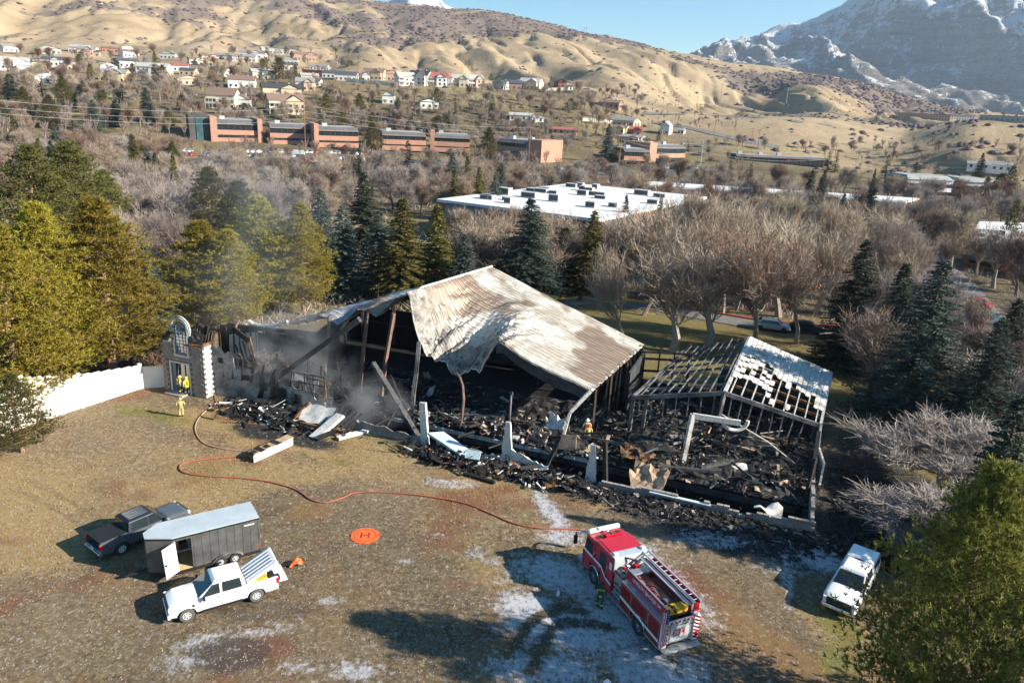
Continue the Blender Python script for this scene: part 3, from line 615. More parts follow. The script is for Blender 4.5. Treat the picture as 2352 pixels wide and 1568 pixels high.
# connecting charred frame between the two roofs
for z in (1.2, 2.6, 3.9, 4.6):
    mb = MB(); mb.beam(B(36.2, 20.5, z), B(41.0, 22.5, z-.1), .12, .22); part(mb, 'charred_rail', M['char'])
for k in range(4): 
    mb = MB(); mb.beam(B(36.6+k*1.4, 20.6+k*.6, 0), B(36.6+k*1.4, 20.6+k*.6, 4.7), .14, .14); part(mb, 'charred_stud', M['char'])
# --- front wall stubs
def jag_wall(s0, s1, d, h0, h1, mat, name, th=.26, n=18, rough=.35, seed=0, d1=None):
    mb = MB(); r = random.Random(seed); P = []
    for i in range(n+1):
        u = i/n; s_ = s0+(s1-s0)*u; dd = d+((d1-d)*u if d1 is not None else 0); h = h0+(h1-h0)*u+r.uniform(-rough, rough)*.5; h = max(.08, h)
        P.append([B(s_, dd-th/2, -.05), B(s_, dd-th/2, h), B(s_, dd+th/2, h*r.uniform(.8, 1)), B(s_, dd+th/2, -3 if PIT[0] < s_ < PIT[1] else -.05)])
    mb.grid(P); mb.add(P[0], [(0, 1, 2, 3)]); mb.add(P[-1], [(3, 2, 1, 0)]); return part(mb, name, M[mat])
jag_wall(15.6, 22.3, .3, .9, .7, 'stucco', 'front_wall_stub', seed=2, rough=.3)
mb = MB(); mb.add([B(22.1, .15, 0), B(22.75, .15, 0), B(22.75, .45, 0), B(22.1, .45, 0), B(21.85, .15, 3.8), B(22.4, .15, 3.85), B(22.4, .45, 3.85), B(21.85, .45, 3.8)], [(0, 1, 5, 4), (1, 2, 6, 5), (2, 3, 7, 6), (3, 0, 4, 7), (4, 5, 6, 7)]); part(mb, 'white_corner_post', M['foam_white'])
jag_wall(23.5, 29.6, .3, 1.0, .5, 'foam_white', 'broken_cladding_strip', seed=5, d1=.0)
def jag_post(s0, d0, h, w0, mat, seed, name='torn_wall_fin'):
    mb = MB(); r = random.Random(seed); P = []
    for i in range(13):
        u = i/12; w_ = w0*(1-.65*u)+r.uniform(-.08, .08); P.append([B(s0-w_/2+r.uniform(-.05, .05), d0-.12, h*u), B(s0+w_/2, d0-.1, h*u), B(s0+w_/2, d0+.15, h*u), B(s0-w_/2, d0+.14, h*u)])
    P = [row+[row[0]] for row in P]; mb.grid(P); mb.add(P[-1][:4], [(0, 1, 2, 3)]); part(mb, name, M[mat])
jag_post(29.8, .2, 3.7, 1.0, 'foam_white', 3); jag_post(36.8, .4, 3.2, .9, 'foam_white', 4)
jag_wall(30.2, 34.4, .2, 1.5, .15, 'foam_white', 'torn_wall_sheet', seed=8, rough=.2)
mb = MB(); mb.beam(B(38.0, .5, 0), B(37.6, .6, 3.6), .3, .3); part(mb, 'charred_post', M['char'])
# block foundation wall, right-hand building: individual blocks
bm_, bm2 = MB().box((0, 0, 0), (.43, .26, .21)).mesh('block', M['block']), MB().box((0, 0, 0), (.43, .26, .21)).mesh('block', M['block_l'])
mc = MB(); r = random.Random(3)
def blockrow(s0, s1, d, hs, axis_='s', nm='block'):
    n = int(abs(s1-s0)/.46)
    for i in range(n):
        u = (i+.5)/n; top = np.interp(u, np.linspace(0, 1, len(hs)), hs)+r.uniform(-.12, .12)
        for k in range(max(1, int(round(top/.23)))):
            if r.random() < .04: continue
            s_ = s0+(s1-s0)*(u+(.5/n if k % 2 else 0)); q = B(s_, d+r.uniform(-.02, .02), .1+k*.23) if axis_ == 's' else B(d+r.uniform(-.02, .02), s_, .1+k*.23)
            o = put(bm_ if r.random() < .6 else bm2, nm, bld, q, (0, 0, BANG+(0 if axis_ == 's' else math.pi/2)+r.uniform(-.03, .03)))
blockrow(37.5, 53.0, .15, [.55, .3, .75, .4, .6, .5, .8, .9]); blockrow(.4, 6.2, 53.0, [.9, 1.2, 1.4], 'd')
mb = MB(); mb.beam(B(41.5, .0, .5), B(46.0, .05, .45), .3, .08); part(mb, 'pale_sill', M['pale_blue'])
# --- tower at the left end
def tw(name, mb, mats, par=None, **k): return mb.build(name, mats, par or tower, **k)
tower = thing('stone_tower', 'two-storey stone block tower with arched window at the left end of the burned hall', 'tower', B(-2.8, 1.0, 0), BANG)
mb = MB(); W2, D0 = 2.45, -1.2
DX0, DX1, DH = -1.45, .65, 3.0           # doorway
WX0, WX1, WZ0 = -.6, .65, 4.05           # window above
def wq(x0, x1, z0, z1): mb.b2(x0, x1, D0, D0+.25, z0, z1)
wq(-W2, DX0, 0, 4.9); wq(DX1, W2, 0, 5.1); wq(DX0, DX1, DH, WZ0); wq(DX0, WX0, WZ0, 4.9); wq(WX1, DX1, WZ0, 5.0)
mb.b2(W2-.25, W2, D0+.25, -.1, 0, 5.1); mb.b2(-W2, -W2+.25, D0+.25, 3.5, 0, 4.9); mb.b2(-W2+.25, W2-.25, D0+.3, .6, 3.05, 3.2)
tw('mortar_wall', mb, M['mortar'])
tb = MB().box((0, 0, 0), (.42, .07, .225)).mesh('stone_block', M['block']); tb2 = MB().box((0, 0, 0), (.42, .07, .225)).mesh('stone_block', M['block_l'])
tb3 = MB().box((0, 0, 0), (.42, .07, .225)).mesh('sunlit_side_block', M['foam_white'])  # side face whiter than the front: its sunlight is put into the colour
r = random.Random(5)
for k in range(20):
    z = .14+k*.25
    for i in range(13):
        x = -2.24+i*.45+(.22 if k % 2 else 0)
        if x > 2.3: continue
        if DX0-.36 < x < DX1+.36 and z < DH+.3: continue
        if WX0-.34 < x < WX1+.34 and z > WZ0-.25: continue
        put(tb if r.random() < .7 else tb2, 'stone_block', tower, (x, D0-.02+r.uniform(-.01, .008), z), (0, 0, 0), (1, 1, 1))
    for i in range(5):
        y = D0+.2+i*.45+(.2 if k % 2 else 0)
        if y > -.3: continue
        put(tb3, 'sunlit_side_block', tower, (W2+.02+r.uniform(-.008, .01), y, z), (0, 0, math.pi/2))
mb = MB()
mb.b2(DX0-.16, DX0, D0-.1, D0+.1, 0, DH+.16); mb.b2(DX1, DX1+.16, D0-.1, D0+.1, 0, DH+.16); mb.b2(DX0, DX1, D0-.1, D0+.1, DH, DH+.16)
tw('door_surround', mb, M['white_trim'])
mb = MB(); mb.b2(DX0+.02, DX0+.5, D0+.02, D0+.08, 0, DH-.05); tw('open_door_leaf', mb, M['bluepaint'])
mb = MB(); [mb.beam((x, D0+1.4, 0), (x+r.uniform(-.1, .1), D0+1.5, 3), .1, .14) for x in (-1.2, -.8, -.3, .1)]; tw('charred_studs', mb, M['char'])
mb = MB(); mb.b2(-1.6, .5, D0-1.0, D0-.05, 0, .18); tw('door_step', mb, M['block_l'])
# arched window standing above the parapet
arcx, R1, zc = (WX0+WX1)/2, (WX1-WX0)/2, 6.5
fr = MB(); prof = [(arcx-R1, WZ0), (arcx-R1, zc)]+[(arcx-R1*math.cos(a), zc+R1*math.sin(a)) for a in np.linspace(0, math.pi, 13)[1:]]+[(arcx+R1, WZ0)]
for a, b in zip(prof[:-1], prof[1:]): fr.beam((a[0], D0, a[1]), (b[0], D0, b[1]), .16, .13)
fr.beam((arcx-R1, D0, WZ0), (arcx+R1, D0, WZ0), .16, .13); win = tw('arched_window', fr, M['bluepaint'])
mu = MB()
for x in (-R1/3, R1/3): mu.beam((arcx+x, D0, WZ0), (arcx+x, D0, zc+.6), .06, .06)
for k in range(9): mu.beam((arcx-R1, D0, WZ0+.3+k*.32), (arcx+R1, D0, WZ0+.3+k*.32), .05, .05)
for a in (.7, 1.57, 2.4): mu.beam((arcx, D0, zc), (arcx-R1*math.cos(a), D0, zc+R1*math.sin(a)), .05, .05)
mu.build('window_bars', M['bluepaint'], win)
sr = MB(); sr.b2(arcx-R1-.24, arcx-R1-.08, D0-.14, D0+.05, WZ0-.2, 5.3); sr.b2(arcx+R1+.08, arcx+R1+.24, D0-.14, D0+.05, WZ0-.2, 5.0); sr.b2(arcx-R1-.3, arcx+R1+.3, D0-.16, D0+.05, WZ0-.3, WZ0-.12)
tw('window_surround', sr, M['white_trim'])
cr = MB()
for rad, w_ in ((1.06, .28), (1.2, .12)):
    pp = [(arcx-rad*math.cos(a)+.05, zc+rad*math.sin(a)) for a in np.linspace(-.35, math.pi+.45, 20)]
    for a, b in zip(pp[:-1], pp[1:]): cr.beam((a[0], D0+.1 if w_ > .3 else D0-.1, a[1]), (b[0], D0+.1 if w_ > .3 else D0-.1, b[1]), w_, .1)
tw('arched_dormer_hood', cr, M['white_steel'])
mb = MB(); mb.add([(-W2, D0, 4.9), (-1.6, D0, 4.95), (-1.6, D0+.6, 5.9), (-W2, D0+.7, 5.6)], [(0, 1, 2, 3)]); mb.add([(.6, D0, 5.0), (2.4, D0, 5.1), (2.1, D0+.9, 5.9), (.7, D0+.8, 6.3)], [(0, 1, 2, 3)]); mb.slab([(.5, D0+.05, 5.1), (2.2, D0+.1, 5.15), (1.9, D0+.8, 6.0), (.7, D0+.7, 6.4)], .08)
tw('roof_remnant', mb, M['ash'])
mb = MB(); mb.beam((.5, D0-.08, 5.0), (W2+.1, D0-.08, 5.2), .22, .16); mb.beam((W2+.08, D0-.1, 5.2), (W2+.08, 0, 5.25), .2, .2); tw('cornice', mb, M['scorch_wood'])
for k in range(7): 
    mb = MB(); mb.beam((.5+k*.33, D0+1.2, 5.0), (.5+k*.33+r.uniform(-.1, .1), D0+1.6, 6.9-k*.12+r.uniform(-.2, .3)), .07, .22); tw('charred_rafter', mb, M['char'])
rr_l = random.Random(41)
# --- inner left wing walls
jag_wall(-.35, 1.9, 1.0, 5.1, 4.3, 'stucco', 'inner_wall', seed=21, rough=.6, d1=1.3, n=8); jag_wall(1.9, 5.9, 1.3, 3.1, 2.5, 'stucco', 'inner_wall', seed=22, rough=.7, d1=1.9); jag_wall(5.9, 11.6, 1.9, 2.4, 1.3, 'stucco', 'inner_wall', seed=23, rough=.7, d1=1.6)
for s_, z_, w_, h_ in ((2.9, 2.2, 1.1, .5), (4.6, 1.6, 1.3, .8), (6.9, 1.3, .9, .9), (8.7, 1.1, .8, .8), (.6, 3.6, .5, .5)):
    d_ = 1.0+.16*s_ if s_ < 6 else 1.75; mb = MB(); mb.beam(B(s_-w_/2, d_-.14, z_), B(s_+w_/2, d_-.14, z_), .1, h_); part(mb, 'opening_shade', M['char_black'])  # thin dark boxes on the wall face; the openings' shade is their colour
for k in range(12):
    s_ = -.2+k*.95; mb = MB(); mb.beam(B(s_, 1.0+.1*k-.05 if s_ < 6 else 1.8, 2.0-.05*k), B(s_+rr_l.uniform(-.6, .8), 1.2+.08*k, 4.6-.22*k+rr_l.uniform(-.4, .5)), .12, .18); part(mb, 'charred_stud', M['char'])
mb = MB()
for s_ in (8.0, 9.4, 10.3, 11.5): mb.beam(B(s_, 1.7, 0), B(s_, 1.7, 3.6), .12, .12)
for z in (3.6, 2.7, 1.9): mb.beam(B(7.9, 1.7, z), B(11.6, 1.7, z+.05), .12, .12)
part(mb, 'window_frame_wall', M['white_trim'] if 0 else M['grey_steel'])
mb = MB(); mb.beam(B(9.9, 1.5, 3.3), B(11.7, 1.5, 3.4), .1, .12); mb.beam(B(11.7, 1.5, 3.4), B(11.75, 1.5, 1.4), .1, .12); part(mb, 'scorched_window_jamb', M['scorch_wood'])
for k in range(26):
    q_ = B(rr_l.uniform(1.5, 12), rr_l.uniform(2.2, 7), 0); h_ = rr_l.uniform(1.0, 4.2)*(1.15-q_.x*0)*(1 if k % 3 else .6); mb = MB(); mb.beam(q_, q_+Vector((rr_l.uniform(-.9, .9), rr_l.uniform(-.5, .5), h_)), .1, .14); part(mb, 'leaning_stud', M['char'])
for k in range(9):
    q_ = B(rr_l.uniform(1.5, 9), rr_l.uniform(3, 7), rr_l.uniform(1.2, 3.4)); a_ = rr_l.uniform(-.5, .5); mb = MB(); L_ = rr_l.uniform(.8, 1.8); mb.slab([q_, q_+BU*L_+ZU*a_, q_+BU*L_*.8+ZU*(a_+.5)+BV*.3, q_+ZU*.5+BV*.3], .06); part(mb, 'hanging_board', M[('char', 'ash', 'scorch_wood', 'stucco')[k % 4]])
for k in range(5):
    mb = MB(); s_ = 1.3+k*.42; mb.beam(B(s_, 2.3, 4.9+k*.25), B(s_+.8, 2.1, 2.9+k*.05), .1, .16); part(mb, 'hanging_joist', M['scorch_wood'] if k > 2 else M['char'])
mb = MB(); mb.beam(B(1.0, 2.4, 6.4), B(2.9, 2.3, 5.5), .2, .5); part(mb, 'charred_header', M['char'])
for a, b in (((2.2, 1.4, 0), (3.4, 2.0, 4.3)), ((4.4, 1.3, 0), (5.0, 1.9, 2.6)), ((5.9, 1.2, 0), (6.2, 1.9, 3.4))):
    mb = MB(); mb.beam(B(*a), B(*b), .35, .4); part(mb, 'leaning_stud_pack', M['char_black'])
for k in range(8):
    s_ = 2+k*.9; mb = MB(); mb.beam(B(s_, 8+k*.4, .1), B(s_+r.uniform(-.5, .5), 8+k*.3, r.uniform(2.5, 5.2)), .12, .12); part(mb, 'standing_stud', M['char'])
# --- small right-hand roof frame (metal purlins, rafters)
RA, RB_ = G(1665, 900, 6), G(1722, 775, 6.0)           # ridge near, far
EA, EB = G(1885, 975, 4), G(1910, 858, 4)              # right eave
FA_, FB_ = G(1455, 910, 4), G(1580, 800, 4)            # left eave
def sm(a, b, side): return lerp(lerp(RA, RB_, b), lerp(EA, EB, b) if side > 0 else lerp(FA_, FB_, b), a)
rr0 = random.Random(2)
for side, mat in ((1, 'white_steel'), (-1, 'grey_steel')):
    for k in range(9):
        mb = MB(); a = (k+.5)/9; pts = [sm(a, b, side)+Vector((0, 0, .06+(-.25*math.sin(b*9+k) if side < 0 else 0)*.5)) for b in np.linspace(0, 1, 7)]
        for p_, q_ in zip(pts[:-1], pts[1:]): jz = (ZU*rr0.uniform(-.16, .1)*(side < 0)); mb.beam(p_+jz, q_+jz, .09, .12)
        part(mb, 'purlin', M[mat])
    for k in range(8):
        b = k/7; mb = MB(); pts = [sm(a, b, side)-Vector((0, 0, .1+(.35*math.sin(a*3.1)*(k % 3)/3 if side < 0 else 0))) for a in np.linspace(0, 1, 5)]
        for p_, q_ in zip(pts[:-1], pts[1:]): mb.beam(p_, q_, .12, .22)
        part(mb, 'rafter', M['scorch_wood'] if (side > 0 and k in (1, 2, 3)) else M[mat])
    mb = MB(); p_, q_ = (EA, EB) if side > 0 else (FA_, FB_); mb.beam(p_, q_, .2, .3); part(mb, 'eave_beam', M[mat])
mb = MB(); mb.beam(RA, RB_, .28, .22); part(mb, 'ridge_beam', M['white_steel'])
mb = MB(); mb.beam(RA-Vector((0, 0, .1)), EA-Vector((0, 0, .1)), .22, .34); part(mb, 'gable_rake', M['grey_steel'])
mb = MB(); mb.beam(RA-Vector((0, 0, .1)), FA_-Vector((0, 0, .1)), .22, .34); part(mb, 'gable_rake', M['grey_steel'])
# remaining white sheets on the right slope: ragged strips between purlins
rr = random.Random(11)
def sheet(a0, a1, b0, b1, mat):
    mb = MB(); n = max(1, int((b1-b0)/.12)); z_ = .15+rr.uniform(0, .035); P = []
    for i in range(n+1):
        b = b0+(b1-b0)*i/n; e = rr.uniform(-.008, .008) if i == 0 else 0
        P.append([sm(a0, b+e, 1)+ZU*z_, sm(lerp(a0, a1, .5), b-e, 1)+ZU*(z_+.012), sm(a1, b+e*2, 1)+ZU*z_])
    mb.grid(P); mb.grid([[q-ZU*.03 for q in r_][::-1] for r_ in P]); part(mb, 'roof_sheet', M[mat])
ZU = Vector((0, 0, 1))
for k in range(18):
    a0, a1 = (k+.06)/18, (k+.97)/18; ac = (a0+a1)/2
    bs = .62-.24*sstepf(.25, .6, ac)+rr.uniform(-.04, .04)
    if ac > .9: bs = .2
    if .5 < ac < .75 and k % 2: bs += .08
    sheet(a0, a1, bs, 1.0, 'white_steel' if k % 5 else 'foam_white')
    if ac < .45:
        b = .97
        for j in range(4):
            b0 = bs-.1-j*.1
            if rr.random() < .86-.1*j: sheet(a0, a1, b0+.005, b0+rr.uniform(.06, .09), 'foam_white')
    elif rr.random() < .4: b0 = rr.uniform(.02, .2); sheet(a0, a1, b0, b0+.08, 'white_steel')
# gable hangers, posts
for k, u in enumerate(np.linspace(.08, .95, 9)):
    p_ = lerp(RA, EA, u); L = rr.uniform(1.6, 2.9)*(1-.2*u); mb = MB(); mb.beam(p_, p_-Vector((rr.uniform(-.05, .35), 0, L)), .09, .09); part(mb, 'gable_stud', M['grey_steel'])
for k, u in enumerate(np.linspace(.1, .92, 7)):
    p_ = lerp(RA, FA_, u); mb = MB(); mb.beam(p_, p_-Vector((0, 0, rr.uniform(1.6, 2.3))), .1, .1); part(mb, 'gable_stud', M['grey_steel'])
mb = MB(); mb.tube([lerp(RA, FA_, .95)-Vector((0, 0, 2.2)), lerp(RA, FA_, .5)-Vector((0, 0, 1.9)), lerp(RA, FA_, .02)-Vector((0, 0, 2.4))], .05, 5); part(mb, 'hanging_rail', M['grey_steel'])
mb = MB(); mb.tube([RA-Vector((0, 0, 2.0)), lerp(RA, EA, .5)-Vector((0, .3, 2.9)), lerp(RA, EA, .8)-Vector((0, .6, 3.9))], .06, 5); part(mb, 'hanging_rail', M['white_steel'])
mb = MB(); mb.beam(RA, RA-Vector((.25, .1, 2.4)), .26, .26); part(mb, 'ridge_hanger', M['grey_steel'])
for s_, d_, h in ((37.7, 10.0, 4.0), (38.6, 11.6, 4.0)):
    mb = MB(); mb.beam(B(s_, d_, .1), B(s_+.1, d_, h), .42, .3); part(mb, 'wide_post', M['grey_steel'])
gp = sd0 = B(43.0, 6.5, .1); mb = MB(); mb.beam(gp, B(43.3, 6.7, 4.6), .35, .35); part(mb, 'gantry_post', M['white_steel'])
mb = MB(); mb.beam(B(43.3, 6.7, 4.45), B(47.0, 7.4, 4.3), .25, .45); part(mb, 'gantry_beam', M['white_steel'])
mb = MB(); mb.tube([B(46.6, 7.6, 4.4)+Vector((math.cos(t_)*1.0, 0, math.sin(t_)*.8-.1)) for t_ in np.linspace(3.3, 6.4, 14)], .16, 6); part(mb, 'sagging_duct_loop', M['foam_white'])
for k, (a, b) in enumerate([((EA.x, EA.y, 4), (EA.x-.1, EA.y-.6, 2.2)), ((EA.x-.1, EA.y-.6, 2.2), (EA.x+.15, EA.y-1.6, 1.2)), ((EA.x+.15, EA.y-1.6, 1.2), (EA.x-.8, EA.y-3.6, .3))]):
    mb = MB(); mb.beam(a, b, .16, .26); part(mb, 'buckled_corner_column', M['white_steel'])
for k in range(7):
    q = lerp(EA, EB, k/6); post([Vector((q.x, q.y, 0)), q], .2, 'grey_steel', 'side_post')
mb = MB(); mb.beam(B(52.9, 4.4, 0), B(53.0, 9.6, 3.9), .3, .3); part(mb, 'charred_post', M['char']); mb = MB(); mb.beam(B(52.6, 5, 0), B(52.8, 5.4, 3.4), .22, .3); part(mb, 'charred_post', M['char'])
for k, (s_, d_) in enumerate([(40, 15), (41, 21), (44.5, 14), (46, 10), (49, 15), (44, 22), (49, 21), (51, 12)]):
    mb = MB(); mb.beam(B(s_, d_, 0), B(s_+.05, d_, 3.6), .16, .2); part(mb, 'inner_post', M['scorch_wood'] if k == 3 else M['char'])
# pale drywall and partitions in the right-hand room
for k, (s0, d0, s1, d1, h, mt) in enumerate([(44, 24, 53, 24.5, 3.4, 'conc'), (47, 13, 50.2, 12.4, .9, 'tan_board'), (50.2, 12.4, 50.6, 6.5, .5, 'tan_board'), (44.6, 11.6, 48.4, 11, .6, 'tan_board')]):
    wall(s0, d0, s1, d1, 0, h, mt, 'partition_wall')
# --- debris fields (uncountable), a few joined masses
def rvq(r_, s_): return Vector((r_.gauss(0, s_), r_.gauss(0, s_), r_.gauss(0, s_*.7)))
def debris(name, n, fn, mats, label, seed, smin=.15, smax=1.4, par=bld):
    r = random.Random(seed); mb = MB()
    for i in range(n):
        c, flat = fn(r); L = r.uniform(smin, smax)*r.random()**.6+.1; w_ = L*r.uniform(.04, .2) if r.random() < .8 else L*r.uniform(.3, .8); h = min(w_, .03+.1*r.random())
        eu = Matrix.Rotation(r.uniform(0, 6.3), 3, 'Z') @ Matrix.Rotation(r.gauss(0, .3 if flat else .6), 3, 'Y') @ Matrix.Rotation(r.gauss(0, .4), 3, 'X')
        mb.box(c, (L, w_, h), m=min(len(mats)-1, int(r.random()**1.7*len(mats))), rot=eu)
    o = mb.build(name, [M[m] for m in mats], par); o['kind'] = 'stuff'; o['label'] = label; return o
def hgt(s_, d_): return .1+.9*float(fbm(s_*.5, d_*.5, 3, 44))**2*1.6
def f_main(r):
    s_, d_ = r.uniform(12, 37), 3.7+abs(r.gauss(0, 3.2)); return B(s_, d_, .12+r.random()*hgt(s_, d_)), True
def f_left(r):
    s_, d_ = r.uniform(2, 14), r.uniform(1.8, 12); return B(s_, d_, .1+r.random()*.9), False
def f_right(r):
    s_, d_ = r.uniform(37, 52.6), 3.7+r.random()*19; return B(s_, d_, .12+r.random()*hgt(s_, d_)*.8), True
def f_pit(r): return B(r.uniform(12.5, 52), r.uniform(.6, 3.4), -3+r.random()*1.3), False
def f_front(r):
    s_ = r.choice([r.gauss(26.5, 2.2), r.gauss(28, 3), r.gauss(32, 2.5)]); return B(s_, -1.0+r.gauss(0, .7), .05+abs(r.gauss(0, .25))), True
def f_frontl(r):
    s_ = r.gauss(8.5, 2.4); return B(s_, -.6+r.gauss(0, .9), .05+abs(r.gauss(0, .3))), True
def f_frontr(r): return B(r.uniform(36, 58), -1.2+r.gauss(0, .9), .04+abs(r.gauss(0, .06))), True
def f_side(r): return B(54.5+abs(r.gauss(0, 2)), r.uniform(-2, 12), .04+abs(r.gauss(0, .06))), True
debris('rubble', 5200, f_main, ['char', 'char_black', 'char', 'ash', 'ash', 'tan_board', 'foam_white'], 'charred rubble spread over the floor of the burned hall', 1)
debris('rubble', 1500, f_left, ['char', 'char_black', 'char', 'char', 'ash'], 'blackened rubble in the collapsed left wing', 2, .2, 1.8)
debris('rubble', 3600, f_right, ['char', 'char_black', 'char', 'char', 'ash', 'grey_steel', 'tan_board'], 'black rubble on the floor under the open roof frame', 3)
debris('rubble', 900, f_pit, ['char', 'char_black'], 'burned debris at the bottom of the basement strip', 4, .3, 2)
debris('rubble', 1300, f_front, ['char', 'char_black', 'char', 'ash', 'scorch_wood', 'foam_white'], 'charred boards heaped in front of the broken wall', 5, .2, 1.6)
debris('rubble', 1100, f_frontl, ['char', 'char_black', 'char', 'ash', 'foam_white'], 'charred boards heaped before the left wing', 6, .2, 1.8)
debris('rubble', 1500, f_frontr, ['char', 'char_black', 'char', 'char_black', 'conc', 'block'], 'broken masonry and cinders along the block foundation', 7, .1, .7)  # mostly black pieces: the shade along here is put into the colour mix
debris('rubble', 700, f_side, ['char', 'char_black', 'char', 'conc'], 'cinders on the dark ground right of the ruin', 8, .1, 1.2)
# ash heaps under the rubble, twisted metal and wires
mb = MB()
def heap(s0, s1, d0, d1, k, seed, fl=0):
    ns_, nd_ = int((s1-s0)/.4), int((d1-d0)/.4)
    S_, D__ = np.meshgrid(np.linspace(s0, s1, ns_), np.linspace(d0, d1, nd_), indexing='ij'); e_ = np.minimum.reduce([(S_-s0)/2, (s1-S_)/2, (D__-d0)/.6, (d1-D__)/2, np.ones_like(S_)])
    Z = .14+k*np.clip(e_, 0, 1)*(sstep(.35, .75, fbm(S_*.3, D__*.3, 3, seed))*1.0+(fbm(S_*1.6, D__*1.6, 3, seed+2)-.4)*.45)
    mb.grid([[B(S_[i, j], D__[i, j], Z[i, j]) for j in range(nd_)][::-1] for i in range(ns_)])
heap(12, 36, 3.65, 15, 1.0, 5); heap(37, 52.6, 3.65, 20, .7, 9); heap(1.5, 12, 2.4, 16, .9, 12)
o = mb.build('ash_heap', M['ash'], bld); o['kind'] = 'stuff'; o['label'] = 'grey and black ash heaps on the floor of the ruin'
mb = MB(); r5 = random.Random(12)
for k in range(150):
    reg_ = r5.random(); s_, d_ = (r5.uniform(12, 36), 3.7+abs(r5.gauss(0, 3))) if reg_ < .45 else ((r5.uniform(37, 52), r5.uniform(4, 18)) if reg_ < .75 else ((r5.uniform(2, 13), r5.uniform(1, 9)) if reg_ < .9 else (r5.gauss(27, 4), -1+r5.gauss(0, .5))))
    q = B(s_, d_, .3+r5.random()*.6); pts = [q]; d = Vector((r5.gauss(0, 1), r5.gauss(0, 1), abs(r5.gauss(0, .5)))).normalized()
    for i in range(7): d = (d+rvq(r5, .5)).normalized(); q = q+d*r5.uniform(.15, .5); q.z = max(q.z, .15); pts.append(q)
    mb.tube(pts, r5.choice([.015, .02, .035]), 4, r5.randrange(3), cap=False)
for k in range(110):
    reg_ = r5.random(); s_, d_ = (r5.uniform(12, 36), 3.9+abs(r5.gauss(0, 3))) if reg_ < .4 else ((r5.uniform(37.5, 51), r5.uniform(4.5, 18)) if reg_ < .75 else (r5.uniform(2, 13), r5.uniform(1.2, 9)))
    a = r5.uniform(0, 6.28); L = r5.uniform(1.5, 4); q = B(s_, d_, r5.uniform(.3, .9)); e = q+Vector((math.cos(a)*L, math.sin(a)*L, r5.gauss(0, .35))); e.z = max(.2, e.z); mb.beam(q, e, r5.uniform(.08, .22), r5.uniform(.06, .18), r5.choice([3, 3, 3, 4, 0]), roll=r5.uniform(0, 1.5))
o = mb.build('twisted_metal', [M['grey_steel'], M['rust_steel'], M['char'], M['char'], M['alligator']], bld); o['kind'] = 'stuff'; o['label'] = 'twisted metal, wires and long charred boards tangled in the ruin'
# --- big fallen members, each a thing
def _dummy(): pass
def beamthing(name, label, cat, p, q, w_, h, mat, roll=0, extra=None):
    mb = MB(); p, q = Vector(p), Vector(q); n = 10
    for k in range(n):
        a, b = lerp(p, q, k/n), lerp(p, q, (k+1)/n); f = 1-.18*random.random(); mb.beam(a, b+(b-a)*.04, w_*f, h*(1-.15*random.random()), roll=roll)
    o = mb.build(name, M[mat]); o.name = name; tag(o, label, cat); return o
beamthing('fallen_beam', 'long grey charred beam slanting from the roof edge down over the left wing', 'beam', B(14.3, 3.2, 9.1), B(3.2, 2.6, .3), .5, .5, 'alligator')
beamthing('fallen_beam', 'heavy charred beam leaning from a tall rusty post into the pit by the white corner post', 'beam', B(14.4, 5.2, 4.4), B(21.2, 2.3, -1.2), .5, .45, 'alligator')
beamthing('fallen_beam', 'thinner black beam leaning just right of the heavy charred beam', 'beam', B(15.8, 5.8, 3.2), B(19.6, 3.4, -.4), .3, .3, 'char')
beamthing('fallen_beam', 'short charred post leaning out of the pit right of the torn wall fin', 'beam', B(33.2, 3.4, 1.5), B(32.0, .9, -2.6), .35, .2, 'char')
beamthing('fallen_beam', 'smoke-veiled grey beam lying low over the left rubble', 'beam', B(11.2, 1.6, .6), B(16.2, 4.4, 1.6), .3, .25, 'alligator')
beamthing('fallen_plank', 'grey warped plank on the rubble behind the floor edge', 'plank', B(23.9, 5.6, .8), B(28.2, 6.8, 1.4), .7, .12, 'alligator')
beamthing('fallen_beam', 'log-like charred beam lying across the right-hand rubble', 'beam', B(41.6, 3.9, .7), B(46.2, 5.2, .8), .35, .3, 'alligator')
beamthing('fallen_beam', 'charred beam resting on the other log and pointing to the mattress', 'beam', B(44.6, 4.9, .9), B(46.9, 7.4, .9), .3, .3, 'alligator')
beamthing('fallen_beam', 'black beam lying on the yard in front of the broken wall', 'beam', B(27.5, -3.0, .12), B(30.2, -3.3, .14), .35, .2, 'char_black')
beamthing('fallen_post', 'grey steel channel leaning in the smoke left of the white corner post', 'post', B(19.4, 1.4, 3.0), B(18.2, .9, .2), .22, .12, 'grey_steel')
def crumple(name, label, cat, pts, t_, mat, seed=1):
    pts = [Vector(q) for q in pts]; mb = MB(); P = []
    for i in range(8):
        P.append([lerp(lerp(pts[0], pts[1], j/9), lerp(pts[3], pts[2], j/9), i/7)+ZU*(float(fbm(i*.7+seed, j*.6, 2, seed))-.5)*1.1+BU*(float(fbm(i*.9, j*.9+seed, 2, seed+3))-.5)*.6 for j in range(10)])
    mb.grid(P); o = mb.build(name, M[mat]); sd_ = o.modifiers.new('t', 'SOLIDIFY'); sd_.thickness = .05; tag(o, label, cat); return o
def slabthing(name, label, cat, pts, t_, mat):
    mb = MB(); mb.slab(pts, t_); o = mb.build(name, M[mat]); tag(o, label, cat); return o
slabthing('cladding_panel', 'pale blue curved wall panel slumped beside the white corner post', 'panel', [B(22.8, -.1, 1.2), B(24.0, .5, 1.3), B(27.6, -.5, .35), B(27.2, -1.2, .1)], .3, 'pale_blue')
slabthing('cladding_panel', 'small pale blue panel among the black boards on the yard', 'panel', [B(26.9, -1.6, .7), B(28.1, -1.5, .75), B(28.1, -1.1, 1.3), B(26.9, -1.2, 1.3)], .08, 'pale_blue')
